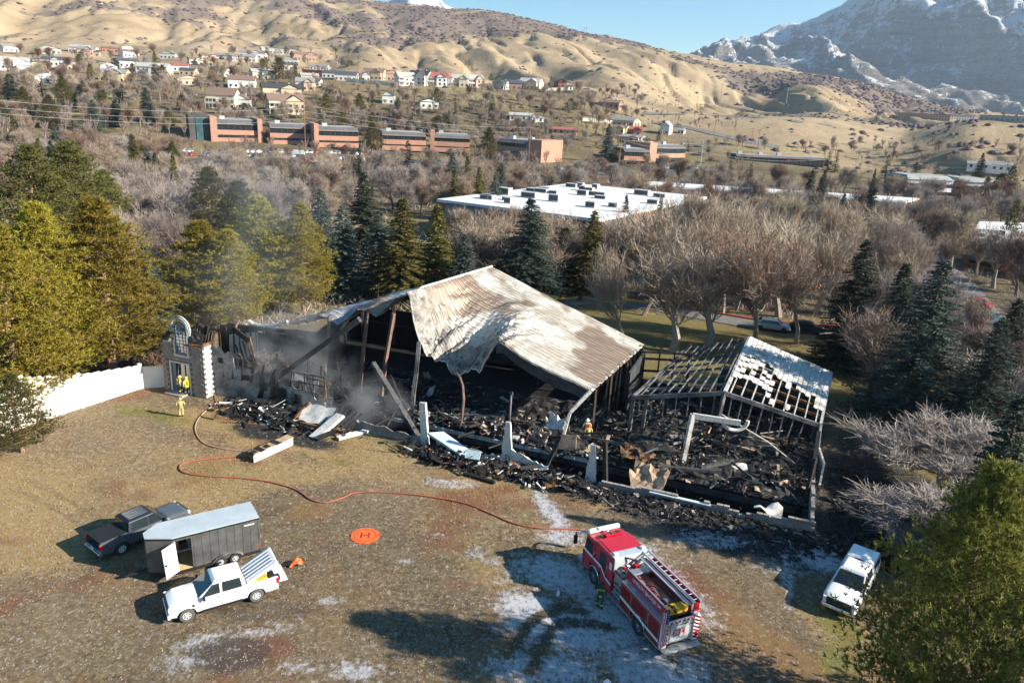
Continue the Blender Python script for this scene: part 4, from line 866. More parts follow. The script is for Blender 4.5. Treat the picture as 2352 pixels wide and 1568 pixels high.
crumple('board_sheet', 'crumpled tan board sheet on the rubble near the pole stub', 'board', [B(29.9, 4.1, .3), B(31.9, 3.8, .3), B(31.9, 5.6, 1.1), B(30.2, 5.8, 1.2)], .1, 'tan_board')
crumple('board_sheet', 'white bent board standing on the rubble above the tan board', 'board', [B(30.9, 6.4, .9), B(32.7, 6.2, .9), B(32.9, 6.8, 2.1), B(31.2, 7.2, 2.0)], .12, 'foam_white')
slabthing('board_sheet', 'scorched tan board pair beside the leaning charred post', 'board', [B(33.0, 3.8, .2), B(34.6, 3.8, .2), B(34.4, 4.2, 1.7), B(33.2, 4.2, 1.7)], .1, 'tan_board')
crumple('board_sheet', 'big peeled tan wall slab slumped over the block foundation', 'board', [B(39.7, .1, .3), B(42.6, .0, .3), B(42.6, 2.2, 1.7), B(39.9, 2.4, 1.6)], .35, 'tan_board')
crumple('board_sheet', 'brown scorched sheet lying behind the black post of the right wing', 'board', [B(38.0, 4.0, .9), B(40.6, 3.8, .8), B(41.0, 5.4, 1.1), B(38.4, 5.8, 1.2)], .08, 'scorch_wood')
mb = MB(); P = [[B(46+i*.42, 6.8+j*.4, .55+.3*math.sin(i*1.3)*math.cos(j*1.7)) for i in range(6)] for j in range(4)]; mb.grid(P); tag(mb.build('burned_mattress', M['foam_white'], smooth=True), 'white crumpled mattress on the black rubble beside the logs', 'mattress')
mb = MB(); P = [[B(49+i*.4, .5+j*.4, .55+.5*math.sin(i*1.1+.5)*math.cos(j*1.2-.5)) for i in range(6)] for j in range(4)]; mb.grid(P); tag(mb.build('crumpled_sheet', M['foam_white'], smooth=True), 'white crumpled sheet on the foundation near its right corner', 'sheet')
mb = MB(); P = [[B(49.6+i*.35, 5.4+j*.35, .5+.25*math.sin(i*1.5)*math.cos(j*1.9)) for i in range(4)] for j in range(3)]; mb.grid(P); tag(mb.build('crumpled_sheet', M['foam_white'], smooth=True), 'small white crumpled sheet in the middle of the right wing rubble', 'sheet')
# framed box beam debris on the yard
t_ = thing('box_beam', 'broken cream box beam with timber core lying on the yard near the hose', 'beam', G(622, 1032, 0), 0)
p_, q_ = G(578, 1050, .35)-t_.location, G(668, 1010, .35)-t_.location
mb = MB(); mb.beam(p_, q_, .08, .6); mb.build('side_panel', M['foam_white'], t_, loc=(.25, -.3, 0)); mb = MB(); mb.beam(p_, q_, .8, .07); mb.build('top_panel', M['tan_board'], t_, loc=(-.05, .1, .3)); mb = MB(); [mb.beam(lerp(p_, q_, u_)+ZU*.33, lerp(p_, q_, u_+.12)+ZU*.36, .5+.3*(k_ % 2), .06) for k_, u_ in enumerate((0, .15, .32, .55))]; mb.build('charred_flake', M['char'], t_, loc=(-.05, .05, 0)); mb = MB(); mb.beam(p_, q_, .5, .4); mb.build('timber_core', M['scorch_wood'], t_, loc=(-.1, .1, -.02))
t_ = thing('timber_frame', 'fallen red-brown timber wall frame with white sheet over it', 'frame', B(13.4, -1.2, 0), BANG)
mb = MB(); mb.beam((-3, -.4, .4), (2.2, -.4, .5), .15, .3); mb.build('bottom_rail', M['scorch_wood'], t_); mb = MB(); mb.beam((-3, -.3, .4), (-2.4, 1.4, 1.7), .25, .4); mb.build('side_rail', M['scorch_wood'], t_)
mb = MB(); mb.grid([[(-2.6+i*.5, -.2+j*.5, .6+j*.35+.1*math.sin(i*2+j)) for i in range(7)] for j in range(4)]); mb.build('white_sheet', M['foam_white'], t_, smooth=True)
for k in range(6): mb = MB(); mb.beam((-.3+k*.5, -.3, .5), (.3+k*.5, 1.6, 1.6), .09, .14); mb.build('stud', M['char'], t_)
slabthing('white_board', 'narrow white scorched board propped on the fallen timber frame', 'board', [B(13.0, -2.9, .15), B(13.9, -2.9, .15), B(15.0, -.6, 1.6), B(14.2, -.5, 1.6)], .35, 'foam_white')
slabthing('white_board', 'cream board lying on the ground right of the fallen timber frame', 'board', [B(15.2, -2.1, .3), B(15.7, -2.4, .3), B(17.2, .3, .3), B(16.7, .4, .3)], .2, 'white_trim')
# small grey dead tree by the left wing
# ================================================================ TREES
ZUP = Vector((0, 0, 1))
def rv(r, s_=1.0): return Vector((r.gauss(0, s_), r.gauss(0, s_), r.gauss(0, s_)))
def blade(mb, p, q, w_, r, m=0):
    d = q-p; a = d.cross(rv(r)); a = a.normalized()*w_*.5 if a.length > 1e-6 else Vector((w_*.5, 0, 0))
    mb.add([p-a, p+a, q], [(0, 1, 2)], m)
def ribbon(mb, pts, w0, w1, r):
    a = (pts[-1]-pts[0]).cross(rv(r)).normalized(); n = len(pts); vs = []
    for i, p in enumerate(pts):
        w_ = (w0+(w1-w0)*i/(n-1))*.5; vs += [p-a*w_, p+a*w_]
    mb.add(vs, [(2*i, 2*i+1, 2*i+3, 2*i+2) for i in range(n-1)])
def bare_tree(seed, H=12.0, *a_, leader=True, **k_): return _bare(seed, H, *a_, leader=leader, **k_)
def _bare(seed, H=12.0, spread=.75, dens=1.0, tw=.027, fork=True, twl=1.0, leaves=0, leader=True):
    r = random.Random(seed); T, C = MB(), MB()
    def br(p, d, L, rad, lv):
        ns = 5 if (lv == 0 and leader) else 3 if lv < 2 else 2; pts = [p]; rads = [rad]; kids = []
        for k in range(ns):
            d = (d+rv(r, .13 if lv < 2 else .2)+ZUP*(.19 if lv else .02)).normalized(); p = p+d*L/ns; pts.append(p); rads.append(rad*(1-.6*(k+1)/ns)); kids.append((p, d))
        if lv <= 1: T.tube(pts, rads, 5 if lv == 0 else 4, cap=False)
        elif lv == 2: C.tube(pts, rads, 3, cap=False)
        else: ribbon(C, pts, max(tw, rad*1.6), tw*.45, r)
        if lv < 4:
            nk = {0: 3, 1: 4, 2: 4, 3: 4}[lv]; nk = nk if lv < 2 else max(2, int(round(nk*dens)))
            for j, (q, dd) in enumerate(kids):
                if lv == 0 and j == 0: continue
                for i in range(nk+(2 if j == ns-1 and lv < 2 else 0)):
                    a = dd.cross(rv(r)).normalized(); ang = r.uniform(.35, .95)*spread*(1.15 if lv == 0 else 1)
                    nd = (dd*math.cos(ang)+a*math.sin(ang)).normalized()
                    if nd.z < -.1: nd.z *= .3
                    br(q-dd*L/ns*r.uniform(0, .7) if not (lv == 0) else q-dd*r.uniform(0, L/ns*.6), nd, L*(r.uniform(.3, .5)*(1.25-.75*j/ns) if (lv == 0 and leader) else r.uniform(.42, .8))*(twl if lv == 3 else 1), rads[-1]*r.uniform(.6, .9)+.004, lv+1)
        if lv == 4 and leaves and r.random() < leaves:
            for _ in range(2): q = pts[-1]+rv(r, .1); blade(C, q, q+rv(r, .16), .16, r, 1)
    br(Vector((0, 0, -.1)), Vector((r.gauss(0, .05), r.gauss(0, .05), 1)).normalized(), H*(.74 if leader else .42), H*.02+.05, 0)
    return T, C
def spruce(seed, H=15.0, R=3.2, step=.36, bw=.17, droop=.25, nb=8, bl=.5):
    r = random.Random(seed); T, C = MB(), MB()
    T.tube([(0, 0, -.1), (0, 0, H*.5), (0, 0, H)], [.03*H*.55+.05, .012*H, .02], 6, cap=False)
    z = H*.05
    while z < H-.15:
        u = z/H; L0 = R*(1-u)**.82*(.75+.25*min(1, u*9))
        for k in range(max(4, int(nb*(1-u*.4)))):
            az = r.uniform(0, 6.283); L = L0*r.uniform(.72, 1.12)+.12; d = Vector((math.cos(az), math.sin(az), 0)); side = Vector((-d.y, d.x, 0))
            n = max(3, int(L/.24)); p = Vector((0, 0, z+r.uniform(-.15, .15)))
            if n > 5: T.add([p, p+Vector((0, 0, .06)), p+d*L*.8+Vector((0, 0, -droop*L*.45))], [(0, 1, 2)])
            for i in range(1, n+1):
                t_ = i/n; q = p+d*L*t_+Vector((0, 0, -droop*L*t_*t_+(.16*L*max(0, t_-.7)*2)))
                w_ = bl*(1.05-t_*.7)*(.55+.45*L/R)+.1
                for sg in (-1, 1):
                    for _ in range(1 if t_ < .35 else 2):
                        e = q+side*sg*w_*r.uniform(.55, 1.1)+d*w_*r.uniform(.2, .7)+Vector((0, 0, r.uniform(-.28, .1)*w_)); blade(C, q, e, bw*r.uniform(.8, 1.4), r)
                blade(C, q+Vector((0, 0, .02)), q+d*w_*.8+Vector((0, 0, r.uniform(-.2, .15))), bw, r)
        z += step*(1-.35*u)
    for _ in range(14): blade(C, Vector((0, 0, H-.5)), Vector((r.gauss(0, .13), r.gauss(0, .13), H+r.uniform(-.3, .25))), bw*.8, r)
    return T, C
def pine(seed, H=18.0, R=4.6, tufts=2300, ts=.42, bw=.085, base=.14, nn=9, top=.75):
    r = random.Random(seed); T, C = MB(), MB()
    tr = [Vector((0, 0, -.1))]; 
    for k in range(1, 7): tr.append(Vector((r.gauss(0, .12), r.gauss(0, .12), H*k/6*.97)))
    T.tube(tr, [.019*H*(1-k/6.6)+.03 for k in range(7)], 7, cap=False)
    def prof(u):   # radius profile
        return R*(math.sin(min(1, (u-base)/(.34-base)*.5+.5)*math.pi/2) if u < .34 else (max(0, 1-((u-.34)/(1-.34))**1.2))**.92)
    nl = int(H*3.3); per = max(3, int(tufts/nl)); ga = 0
    for i in range(nl):
        u = base+(1-base)*((i+.5)/nl); z = u*H; ga += 2.4+r.uniform(-.3, .3); L = prof(u)*r.uniform(.72, 1.1); lobes = 1
        d = Vector((math.cos(ga), math.sin(ga), 0)); p = Vector((0, 0, z-.25*L*.6)); rise = .35+.5*u
        end = p+d*L+ZUP*L*rise*.6; mid = p+d*L*.5+ZUP*L*rise*.12
        T.tube([p, mid, end], [.05+.012*L, .04, .012], 4, cap=False)
        for k in range(per+int(per*.9*(L/R-.5))):
            t_ = r.random()**.55*.78+.22; ax = p.lerp(mid, t_*2) if t_ < .5 else mid.lerp(end, t_*2-1)
            sp = (.22+.55*L/R)*(.5+.8*math.sin(t_*math.pi*.8)); off = Vector((r.gauss(0, sp), r.gauss(0, sp), abs(r.gauss(0, .5*sp))-.1))
            c = ax+off*1.15; up_ = (Vector((c.x, c.y, 0)).normalized()*.6+ZUP*.75+rv(r, .25)).normalized()
            if r.random() < .25: T.add([ax, ax+Vector((0, 0, .03)), c], [(0, 1, 2)])
            s_ = ts*r.uniform(.7, 1.25)
            for _ in range(nn):
                dd = (up_*.75+rv(r, .55)).normalized(); blade(C, c-dd*s_*.15, c+dd*s_, bw*r.uniform(.8, 1.3), r)
    return T, C
KIND = {}
def reg(kind, gens, mt, mc):
    out = []
    for g in gens:
        T, C = g; mc_ = [M[x] for x in mc] if isinstance(mc, tuple) else M[mc]
        tm = T.mesh(kind+'_trunk', M[mt]); cm = C.mesh(kind+'_crown', mc_)
        hs_ = max(v[2] for v in C.v); rad = np.percentile(np.hypot([v[0] for v in C.v], [v[1] for v in C.v]), 96)
        out.append((tm, cm, hs_, rad))
    KIND[kind] = out
reg('bare', [bare_tree(s_, 12, sp_, 1.0, leader=s_ != 2) for s_, sp_ in ((1, .8), (2, .7), (3, .95), (4, .9))], 'bark_dk', 'twig_br')
reg('bare_grey', [bare_tree(s_, 12, sp_, 1.0) for s_, sp_ in ((5, .8), (6, 1.0), (7, .9))], 'bark_dk', 'twig_gr')
reg('bare_pale', [bare_tree(s_, 13, sp_, .9, .035) for s_, sp_ in ((8, .8), (9, .95))], 'bark_pl', 'twig_pl')
M['leaf_dead'] = leaf_mat('withered_leaves', (.25, .1, .04), (.42, .2, .08), (.5, .3, .14), .9, .2)
reg('sycamore', [bare_tree(s_, 14, .72, 1.1, .035, leaves=.1, leader=False) for s_ in (10, 11)], 'bark_pl', ('twig_pl', 'leaf_dead'))
reg('bare_open', [bare_tree(s_, 14, sp_, .72, .034, leader=False) for s_, sp_ in ((21, .6), (22, .7), (23, .52))], 'bark_pl', 'twig_pl')
reg('russet', [bare_tree(s_, 9, .8, 1.1) for s_ in (12, 13)], 'bark_dk', 'twig_rd')
reg('near_bush', [bare_tree(s_, 6, .95, 1.5, .022, twl=1.3, leader=False) for s_ in (14, 15)], 'bark_pl', 'twig_gr')
reg('pine', [pine(s_, 18, R, 4600, bw=.1) for s_, R in ((1, 5.2), (2, 4.6), (3, 5.0))], 'bark_pn', 'pine')
reg('pine_dark', [pine(s_, 16, 5.0, 3200, bw=.1) for s_ in (4, 5)], 'bark_pn', 'pine_dk')
reg('pine_near', [pine(6, 14, 4.9, 9000, .3, .055, .05, 11)], 'bark_pn', 'pine_nr')
reg('spruce_blue', [spruce(s_, 15, 3.6, .27, .2, nb=9) for s_ in (1, 2)], 'bark_dk', 'spruce_bl')
reg('spruce_green', [spruce(s_, 15, 3.3, .27, .2, nb=9) for s_ in (3, 4)], 'bark_dk', 'spruce_gr')
reg('spruce_dark', [spruce(s_, 15, 3.6, .27, .2, nb=9) for s_ in (5, 6)], 'bark_dk', 'spruce_dk')
reg('spruce_near', [spruce(7, 15, 4.4, .26, .12, .2, 10, .6)], 'bark_dk', 'spruce_nd')
reg('far_pine', [pine(s_, 14, 4.2, 700, .7, .22, .08, 6) for s_ in (8, 9)], 'bark_pn', 'pine_dk')
reg('far_spruce', [spruce(s_, 14, 3.3, .7, .3, .2, 6, .7) for s_ in (8, 9)], 'bark_dk', 'spruce_dk')
joined = {}
def tree(kind, loc, H, width=None, label='', cat='tree', group=None, parts=True, name=None, r=random, tilt=0):
    T, C, h0, r0 = KIND[kind][r.randrange(len(KIND[kind]))]; sz = H/h0; sx_ = sz if width is None else width/2/r0
    nm = name or {'bare': 'bare_tree', 'bare_grey': 'bare_tree', 'bare_pale': 'pale_bare_tree', 'bare_open': 'bare_tree', 'sycamore': 'sycamore_tree', 'russet': 'russet_tree', 'near_bush': 'bare_shrub', 'pine_near': 'pine_tree', 'pine': 'pine_tree', 'pine_dark': 'pine_tree', 'far_pine': 'pine_tree', 'far_spruce': 'spruce_tree'}.get(kind, 'spruce_tree')
    rz = r.uniform(0, 6.28)
    if parts:
        o = thing(nm, label, cat, loc, rz, group); o.scale = (sx_, sx_, sz); o.rotation_euler = (tilt, 0, rz)
        put(T, 'trunk', o); put(C, 'crown', o); return o
    key = C.name
    if key not in joined:
        me = bpy.data.meshes.new(kind+'_tree'); bm = bmesh.new(); bm.from_mesh(C); n = len(bm.faces); bm.from_mesh(T); k = len(C.materials)
        bm.faces.ensure_lookup_table()
        for f in bm.faces[n:]: f.material_index = k
        bm.to_mesh(me); bm.free(); [me.materials.append(m) for m in C.materials]; me.materials.append(T.materials[0]); joined[key] = me
    o = put(joined[key], nm, None, loc, (0, 0, rz), (sx_, sx_, sz)); return tag(o, label, cat, group)
def tpx(kind, x, ytop, D, wpx, label, group=None, parts=True, ybase=None, **k):
    """tree in the direction of layout pixel x whose top shows at ytop, standing D metres away"""
    for _ in range(3):
        q = GD(x, ytop, D); zb = zat(q.x, q.y) if D > 80 else 0.0
    top = GD(x, ytop, D); H = max(1.5, top.z-zb); dist = math.hypot(D, CAMH-(top.z+zb)/2); return tree(kind, Vector((q.x, q.y, zb-.05)), H, wpx*dist/FPX, label, group=group, parts=parts, **k)
# --- named trees near the yard
G1 = 'yellow-green pines left of the hall'; G2 = 'spruces behind the hall'
NAMED = [
 ('pine', 75, 452, 77, 215, 'yellow-green pine behind the tallest part of the white fence', G1), ('pine', 212, 440, 79, 255, 'yellow-green pine with bare orange trunk left of the stone tower', G1),
 ('pine', -20, 500, 72, 230, 'yellow-green pine cut by the left picture edge', G1), ('pine_dark', 20, 850, 64, 130, 'low pine boughs hanging over the left end of the white fence', G1),
 ('spruce_blue', 330, 556, 86, 120, 'slim grey-blue spruce between the big left pine and the smoke', G2),
 ('pine', 455, 500, 93, 190, 'yellow-green pine in the smoke, leftmost of the group behind the tower', G1), ('pine', 590, 442, 99, 200, 'tallest yellow-green pine behind the left wing', G1), ('pine', 520, 520, 90, 150, 'short yellow-green pine in front of the group behind the left wing', G1),
 ('pine', 688, 458, 97, 140, 'yellow-green pine with visible trunk, rightmost of the group behind the left wing', G1), ('pine_dark', 545, 405, 112, 170, 'dark pine rising behind the yellow-green pine group', G1), ('pine_dark', 475, 378, 122, 150, 'dark green pine top left behind the smoke', G1),
 ('pine_dark', 60, 325, 118, 210, 'dark olive pine on the far left edge above the yellow-green pines', G1), ('pine_dark', 150, 318, 128, 200, 'dark olive pine just right of the leftmost dark pine', G1), ('pine_dark', 235, 385, 135, 130, 'dark slender pine behind the grey bare trees at left', G1),
 ('spruce_blue', 735, 430, 112, 110, 'grey-blue spruce right behind the rightmost yellow pine', G2), ('spruce_blue', 785, 470, 105, 120, 'broad blue spruce second from the yellow pines', G2), ('spruce_dark', 835, 392, 135, 105, 'tall dark spruce standing behind the blue spruces', G2),
 ('spruce_blue', 870, 480, 108, 115, 'blue spruce left of the golden-green spruce', G2), ('spruce_green', 925, 450, 101, 150, 'golden-green spruce with pointed tip, tallest above the hall roof', G2), ('spruce_green', 1006, 465, 104, 125, 'golden-green spruce second above the hall roof', G2),
 ('spruce_blue', 1068, 535, 100, 110, 'small silver-blue spruce beside the roof peak', G2), ('spruce_near', 1222, 452, 106, 190, 'wide blue spruce in front of the white-roofed building', G2), ('spruce_green', 1368, 480, 112, 105, 'golden spruce among bare trees before the white-roofed building', G2),
 ('spruce_dark', 1300, 520, 116, 120, 'dark low spruce between the blue and the golden spruce', G2), ('spruce_dark', 1150, 600, 104, 110, 'dark spruce low behind the roof peak', G2),
 ('spruce_dark', 1995, 545, 92, 140, 'dark ragged spruce right of the bare sycamores', G2), ('spruce_near', 2172, 590, 75, 235, 'large blue spruce on the grass right of the roof frame', G2), ('spruce_dark', 2085, 600, 90, 130, 'black-green spruce behind the large blue spruce', G2),
 ('spruce_near', 2310, 725, 72, 170, 'blue spruce low on the right edge', G2), ('spruce_dark', 2345, 680, 84, 110, 'dark spruce on the right edge behind the low blue one', G2),
 ('spruce_dark', 2350, 900, 50, 170, 'shaded dark conifer cut by the right edge above the big pine', G2)]
for kd, x, y, D, w_, lb, g_ in NAMED: tpx(kd, x, y, D, w_, lb, g_)
_q = GD(2318, 1042, 34.3); tree('pine_near', Vector((_q.x, _q.y, 0)), _q.z, 8.2, 'big yellow-green pine in the lower right corner beside the white pickup', group=G1)
tree('pine_near', Vector((30.5, 23.2, 0)), 15, 8, 'pine just below the lower right picture corner shading the yard', group=G1)
tree('pine', Vector((37, 39.3, 0)), 14, 7, 'pine outside the right edge behind the big corner pine', group=G1)
tree('pine_near', Vector((21, 13.5, 0)), 15, 9, 'pine below the picture whose shadow crosses the bottom edge', group=G1)
for (x, y), h_, w_, lb in [((1545, 808), 15, 13, 'bare tree leaning over the lawn between the two roofs'), ((1440, 800), 14, 12, 'brown bare tree left of the leaning one by the lawn'), ((1625, 800), 15.5, 13, 'grey bare tree behind the roof frame ridge'), ((1610, 690), 14, 11, 'bare tree on the far side of the red-kerbed drive')]:
    q = G(x, y); tree('bare_open', q, h_*1.05, w_*.85, lb, group='bare trees behind the hall')
for (x, y), h_, w_, lb in [((1730, 800), 16.5, 15, 'large pale sycamore behind the roof frame peak'), ((1830, 790), 15, 13, 'pale sycamore with brown leaves right of the roof frame peak'), ((1660, 720), 15, 13, 'pale sycamore beyond the drive')]:
    tree('sycamore', G(x, y), h_, w_, lb, group='bare trees behind the hall')
for (x, y), h_, w_, lb in [((2150, 1130), 6.2, 11, 'spiky grey bare shrub beside the blue hose reel'), ((2085, 1240), 3.2, 8, 'low dark bare shrub below the spiky one'), ((2200, 1240), 4.5, 8, 'shaded bare shrub above the corner pine'), ((2280, 1010), 9, 9, 'pale-branched bare tree at the right edge'), ((2345, 960), 9, 7, 'reddish bare tree cut by the right edge'), ((2200, 930), 5, 7, 'grey twiggy shrub under the large blue spruce')]:
    tree('near_bush', G(x, y), h_, w_, lb, cat='shrub', group='bare shrubs right of the ruin')
tree('near_bush', B(3.5, 3.3, 0), 4.6, 4.2, 'small grey leafless tree scorched by the fire in front of the left wing', name='burned_tree')
# --- winter woods of the valley floor
r = random.Random(21); placed = []
def clear(x, y, rad):
    return all((x-a)**2+(y-b)**2 > rad*rad for a, b in placed)
EXCL = []   # filled by rectangles (centre, half sizes, angle) of buildings, roads and car parks
def excl(x, y, pad=0):
    for cx, cy, hx, hy, a in EXCL:
        c, s_ = math.cos(a), math.sin(a); u, v = (x-cx)*c+(y-cy)*s_, -(x-cx)*s_+(y-cy)*c
        if abs(u) < hx+pad and abs(v) < hy+pad: return True
    return False
# ================================================================ FAR BUILDINGS, ROADS, CARS, POLES
def rect_on(px, py, px2, py2, z=0.0):   # ground points under two layout pixels
    a, b = G(px, py, z), G(px2, py2, z); return a, b
def flat(name, pts, mat, z, kind='structure'):
    mb = MB(); mb.add([(p.x, p.y, z) for p in pts], [tuple(range(len(pts)))]); o = mb.build(name, M[mat]); o['kind'] = kind
    if mb_normal(pts) < 0: o.data.flip_normals()
    return o
def mb_normal(p): return (p[1]-p[0]).cross(p[2]-p[0]).z
def add_excl(a, b, depth, pad=2):   # a->b front edge, extends back by depth
    d = (b-a); L = d.length; n = Vector((-d.y, d.x, 0)).normalized(); c = (a+b)/2+n*depth/2; EXCL.append((c.x, c.y, L/2+pad, abs(depth)/2+pad, math.atan2(d.y, d.x)))
# office rows: salmon bands + dark mansards
def office(name, label, xl, yl, xr, yr, h, depth, floors=3, tower_l=0.0, tower_r=0.0, teal=False, group=None, roofslope=True):
    a, b = G(xl, yl), G(xr, yr); d = b-a; L = d.length; ang = math.atan2(d.y, d.x)
    t_ = thing(name, label, 'building', a, ang, group); add_excl(a, b, depth, 3)
    fh = h/floors*.86; x0, x1 = tower_l, L-tower_r
    for f in range(floors):
        z = f*fh
        mb = MB(); mb.b2(x0, x1, .35, depth, z+.9, z+fh); mb.build('window_band', M['glass'], t_)
        mb = MB(); mb.b2(x0, x1, 0, depth-.3, z+(fh-1.55 if f < floors-1 else fh-.2), z+fh+(.7 if f < floors-1 else 0)); mb.build('salmon_band', M['salmon'], t_)
        mb = MB(); n = int((x1-x0)/2.6)
        for k in range(n+1): mb.b2(x0+(x1-x0)*k/n-.09, x0+(x1-x0)*k/n+.09, .2, .36, z+.9, z+fh)
        o = mb.build('mullion_row', M['bronze'], t_); o['kind'] = 'stuff'
    zt = floors*fh; mb = MB()
    mb.add([(x0, -.2, zt-.4), (x1, -.2, zt-.4), (x1, 2.2, h), (x0, 2.2, h), (x0, depth, zt-.4), (x1, depth, zt-.4), (x1, depth-1, h), (x0, depth-1, h)], [(0, 1, 2, 3), (5, 4, 7, 6), (3, 2, 6, 7), (0, 3, 7, 4), (2, 1, 5, 6)]); mb.build('mansard_roof', M['roof_dk'], t_)
    mb = MB(); mb.b2(x0+1, x1-1, 4, depth-2, h+.0, h+.12); mb.build('flat_roof', M['roof_gr'], t_)
    for k in range(max(1, int(L/14))):
        mb = MB(); mb.box((x0+4+k*12+r.uniform(-1, 1), 7, h+.8), (2.4, 2, 1.5)); mb.build('roof_unit', M['hvac'], t_)
    if tower_l: mb = MB(); mb.b2(0, tower_l, -1, depth*.8, 0, h+1.4); mb.build('end_tower', M['salmon'], t_)
    if tower_r: mb = MB(); mb.b2(L-tower_r, L, -1.5, depth*.8, 0, h+1.0); mb.build('end_tower', M['salmon'], t_)
    if teal: mb = MB(); mb.b2(-9, -.1, 2, depth*.7, 0, h+1.6); mb.build('stair_tower', M['bronze'], t_); mb = MB(); mb.b2(-6, -3, 1.7, 2, 2, h+1.0); mb.build('teal_glazing', M['glassb'], t_)
    return t_
OG = 'salmon brick office blocks beyond the car park'
office('office_block', 'leftmost salmon brick office block with the green glass stair tower', 486, 337, 604, 339, 12.5, 22, 3, 3.0, 2.2, True, OG)
office('office_block', 'second salmon office block from the left, behind the tall pole', 622, 341, 716, 343, 11.5, 20, 3, 0, 0, False, OG)
office('office_block', 'third salmon office block, starting with a brick pier right of the tall pole', 722, 346, 824, 348, 11.3, 20, 3, 2.2, 0, False, OG)
office('office_block', 'fourth salmon office block behind the dark round spruce', 878, 351, 978, 354, 10.2, 20, 3, 0, 0, False, OG)
office('office_block', 'fifth salmon office block left of the big olive conifer', 988, 354, 1078, 358, 10, 20, 3, 2.0, 0, False, OG)
office('office_block', 'salmon office block with blank square corner tower behind the second tall pole', 1140, 362, 1246, 374, 9.5, 20, 3, 0, 8.5, False, OG)
office('office_block', 'low dark-roofed office block left of the middle salmon block', 1432, 376, 1490, 378, 7.4, 18, 2, 0, 0, False, OG)
office('office_block', 'salmon office block in the centre right with terraced upper floor', 1486, 374, 1572, 372, 9, 20, 2, 6, 0, False, OG)
office('office_block', 'small salmon office block right of the terraced one', 1578, 366, 1640, 366, 7.5, 18, 2, 0, 0, False, OG)
office('office_block', 'long low dark brick block at the foot of the bluff', 1690, 376, 1900, 386, 5.2, 14, 1, 0, 0, False, None)
# white-roofed buildings
def flatroof(name, label, c4, h, wallmat, par=.5, units=(), band='roof_dk'):
    P = [Vector((p.x, p.y, 0)) for p in c4]
    if mb_normal(P) < 0: P.reverse()
    c = sum(P, Vector())/4; t_ = thing(name, label, 'building', c); Q = [p-c for p in P]; xs = [p.x for p in P]; ys = [p.y for p in P]
    e = (P[1]-P[0]).normalized(); ang = math.atan2(e.y, e.x); EXCL.append((c.x, c.y, (P[1]-P[0]).length/2+3, (P[2]-P[1]).length/2+3, ang))
    ins = lambda k, f: [q*f for q in k]
    mb = MB(); mb.prism([tuple(q.xy) for q in Q], 0, h-.6); mb.build('brick_walls', M[wallmat], t_)
    mb = MB(); mb.prism([tuple((q*1.006).xy) for q in Q], h-.58, h); mb.build('white_roof', M['roof_w'], t_)
    for i in range(4):
        a, b = Q[i]*1.012, Q[(i+1) % 4]*1.012; n = max(2, int((b-a).length/14))
        for k in range(n):
            if k % 2: continue
            p, q = lerp(a, b, (k+.15)/n), lerp(a, b, (k+.95)/n); nn = (q-p).normalized().cross(ZUP); mb = MB()
            mb.add([p+nn*.1+ZUP*(h-.65), q+nn*.1+ZUP*(h-.65), q+nn*1.6+ZUP*(h-3.3), p+nn*1.6+ZUP*(h-3.3), p+nn*.1+ZUP*(h-3.3), q+nn*.1+ZUP*(h-3.3)], [(0, 3, 2, 1), (3, 4, 5, 2), (0, 4, 3), (1, 2, 5)]); mb.build('ribbed_awning', M[band], t_)
            mb = MB(); mb.beam(p+nn*.06+ZUP*1.6, q+nn*.06+ZUP*1.6, .1, 1.9); mb.build('window_strip', M['glass'], t_)
    for (u, v, s1, s2, s3) in units:
        p = lerp(lerp(Q[0], Q[1], u), lerp(Q[3], Q[2], u), v)
        uo = thing('rooftop_unit', 'x', 'hvac unit'); bpy.data.objects.remove(uo)
        mb = MB(); mb.box((p.x, p.y, h+s3/2+.02), (s1, s2, s3), rz=ang); un = mb.build('rooftop_unit', M['hvac'], t_); mb = MB(); mb.box((p.x-math.sin(-ang)*0, p.y, h+s3*.55), (s1*.9, s2*1.04, s3*.7), rz=ang); mb.build('grille', M['hvac_dk'], un)
    return t_
r = random.Random(4)
un = [(r.uniform(.08, .92), r.uniform(.1, .9), r.uniform(1.4, 3.6), r.uniform(1.2, 2.2), r.choice([.7, .9, 1.2, 1.5])) for _ in range(26)]
W0, W1, W2_, W3 = G(1005, 457, 8), G(1420, 503, 8), G(1622, 452, 8), G(1440, 430, 8)
W1 = G(1375, 503, 8)
flatroof('flat_roofed_building', 'sprawling brick building with bright white flat roof and many roof units, upper centre', [W0, W1, W2_, W0+W2_-W1], 8, 'brick', units=un)
flatroof('flat_roofed_building', 'long low brick building with narrow white roof behind the sprawling one', [G(1455, 423, 5), G(2080, 462, 5), G(2110, 455, 5), G(1500, 417, 5)], 5, 'brick')
flatroof('flat_roofed_building', 'white-roofed building cut by the right edge above the white car', [G(2225, 552, 5), G(2420, 590, 5), G(2450, 560, 5), G(2255, 530, 5)], 5, 'brick', units=un[:5])
flatroof('flat_roofed_building', 'narrow white-roofed building behind the one cut by the right edge', [G(2240, 525, 5), G(2440, 540, 5), G(2440, 515, 5), G(2250, 508, 5)], 5, 'brick')
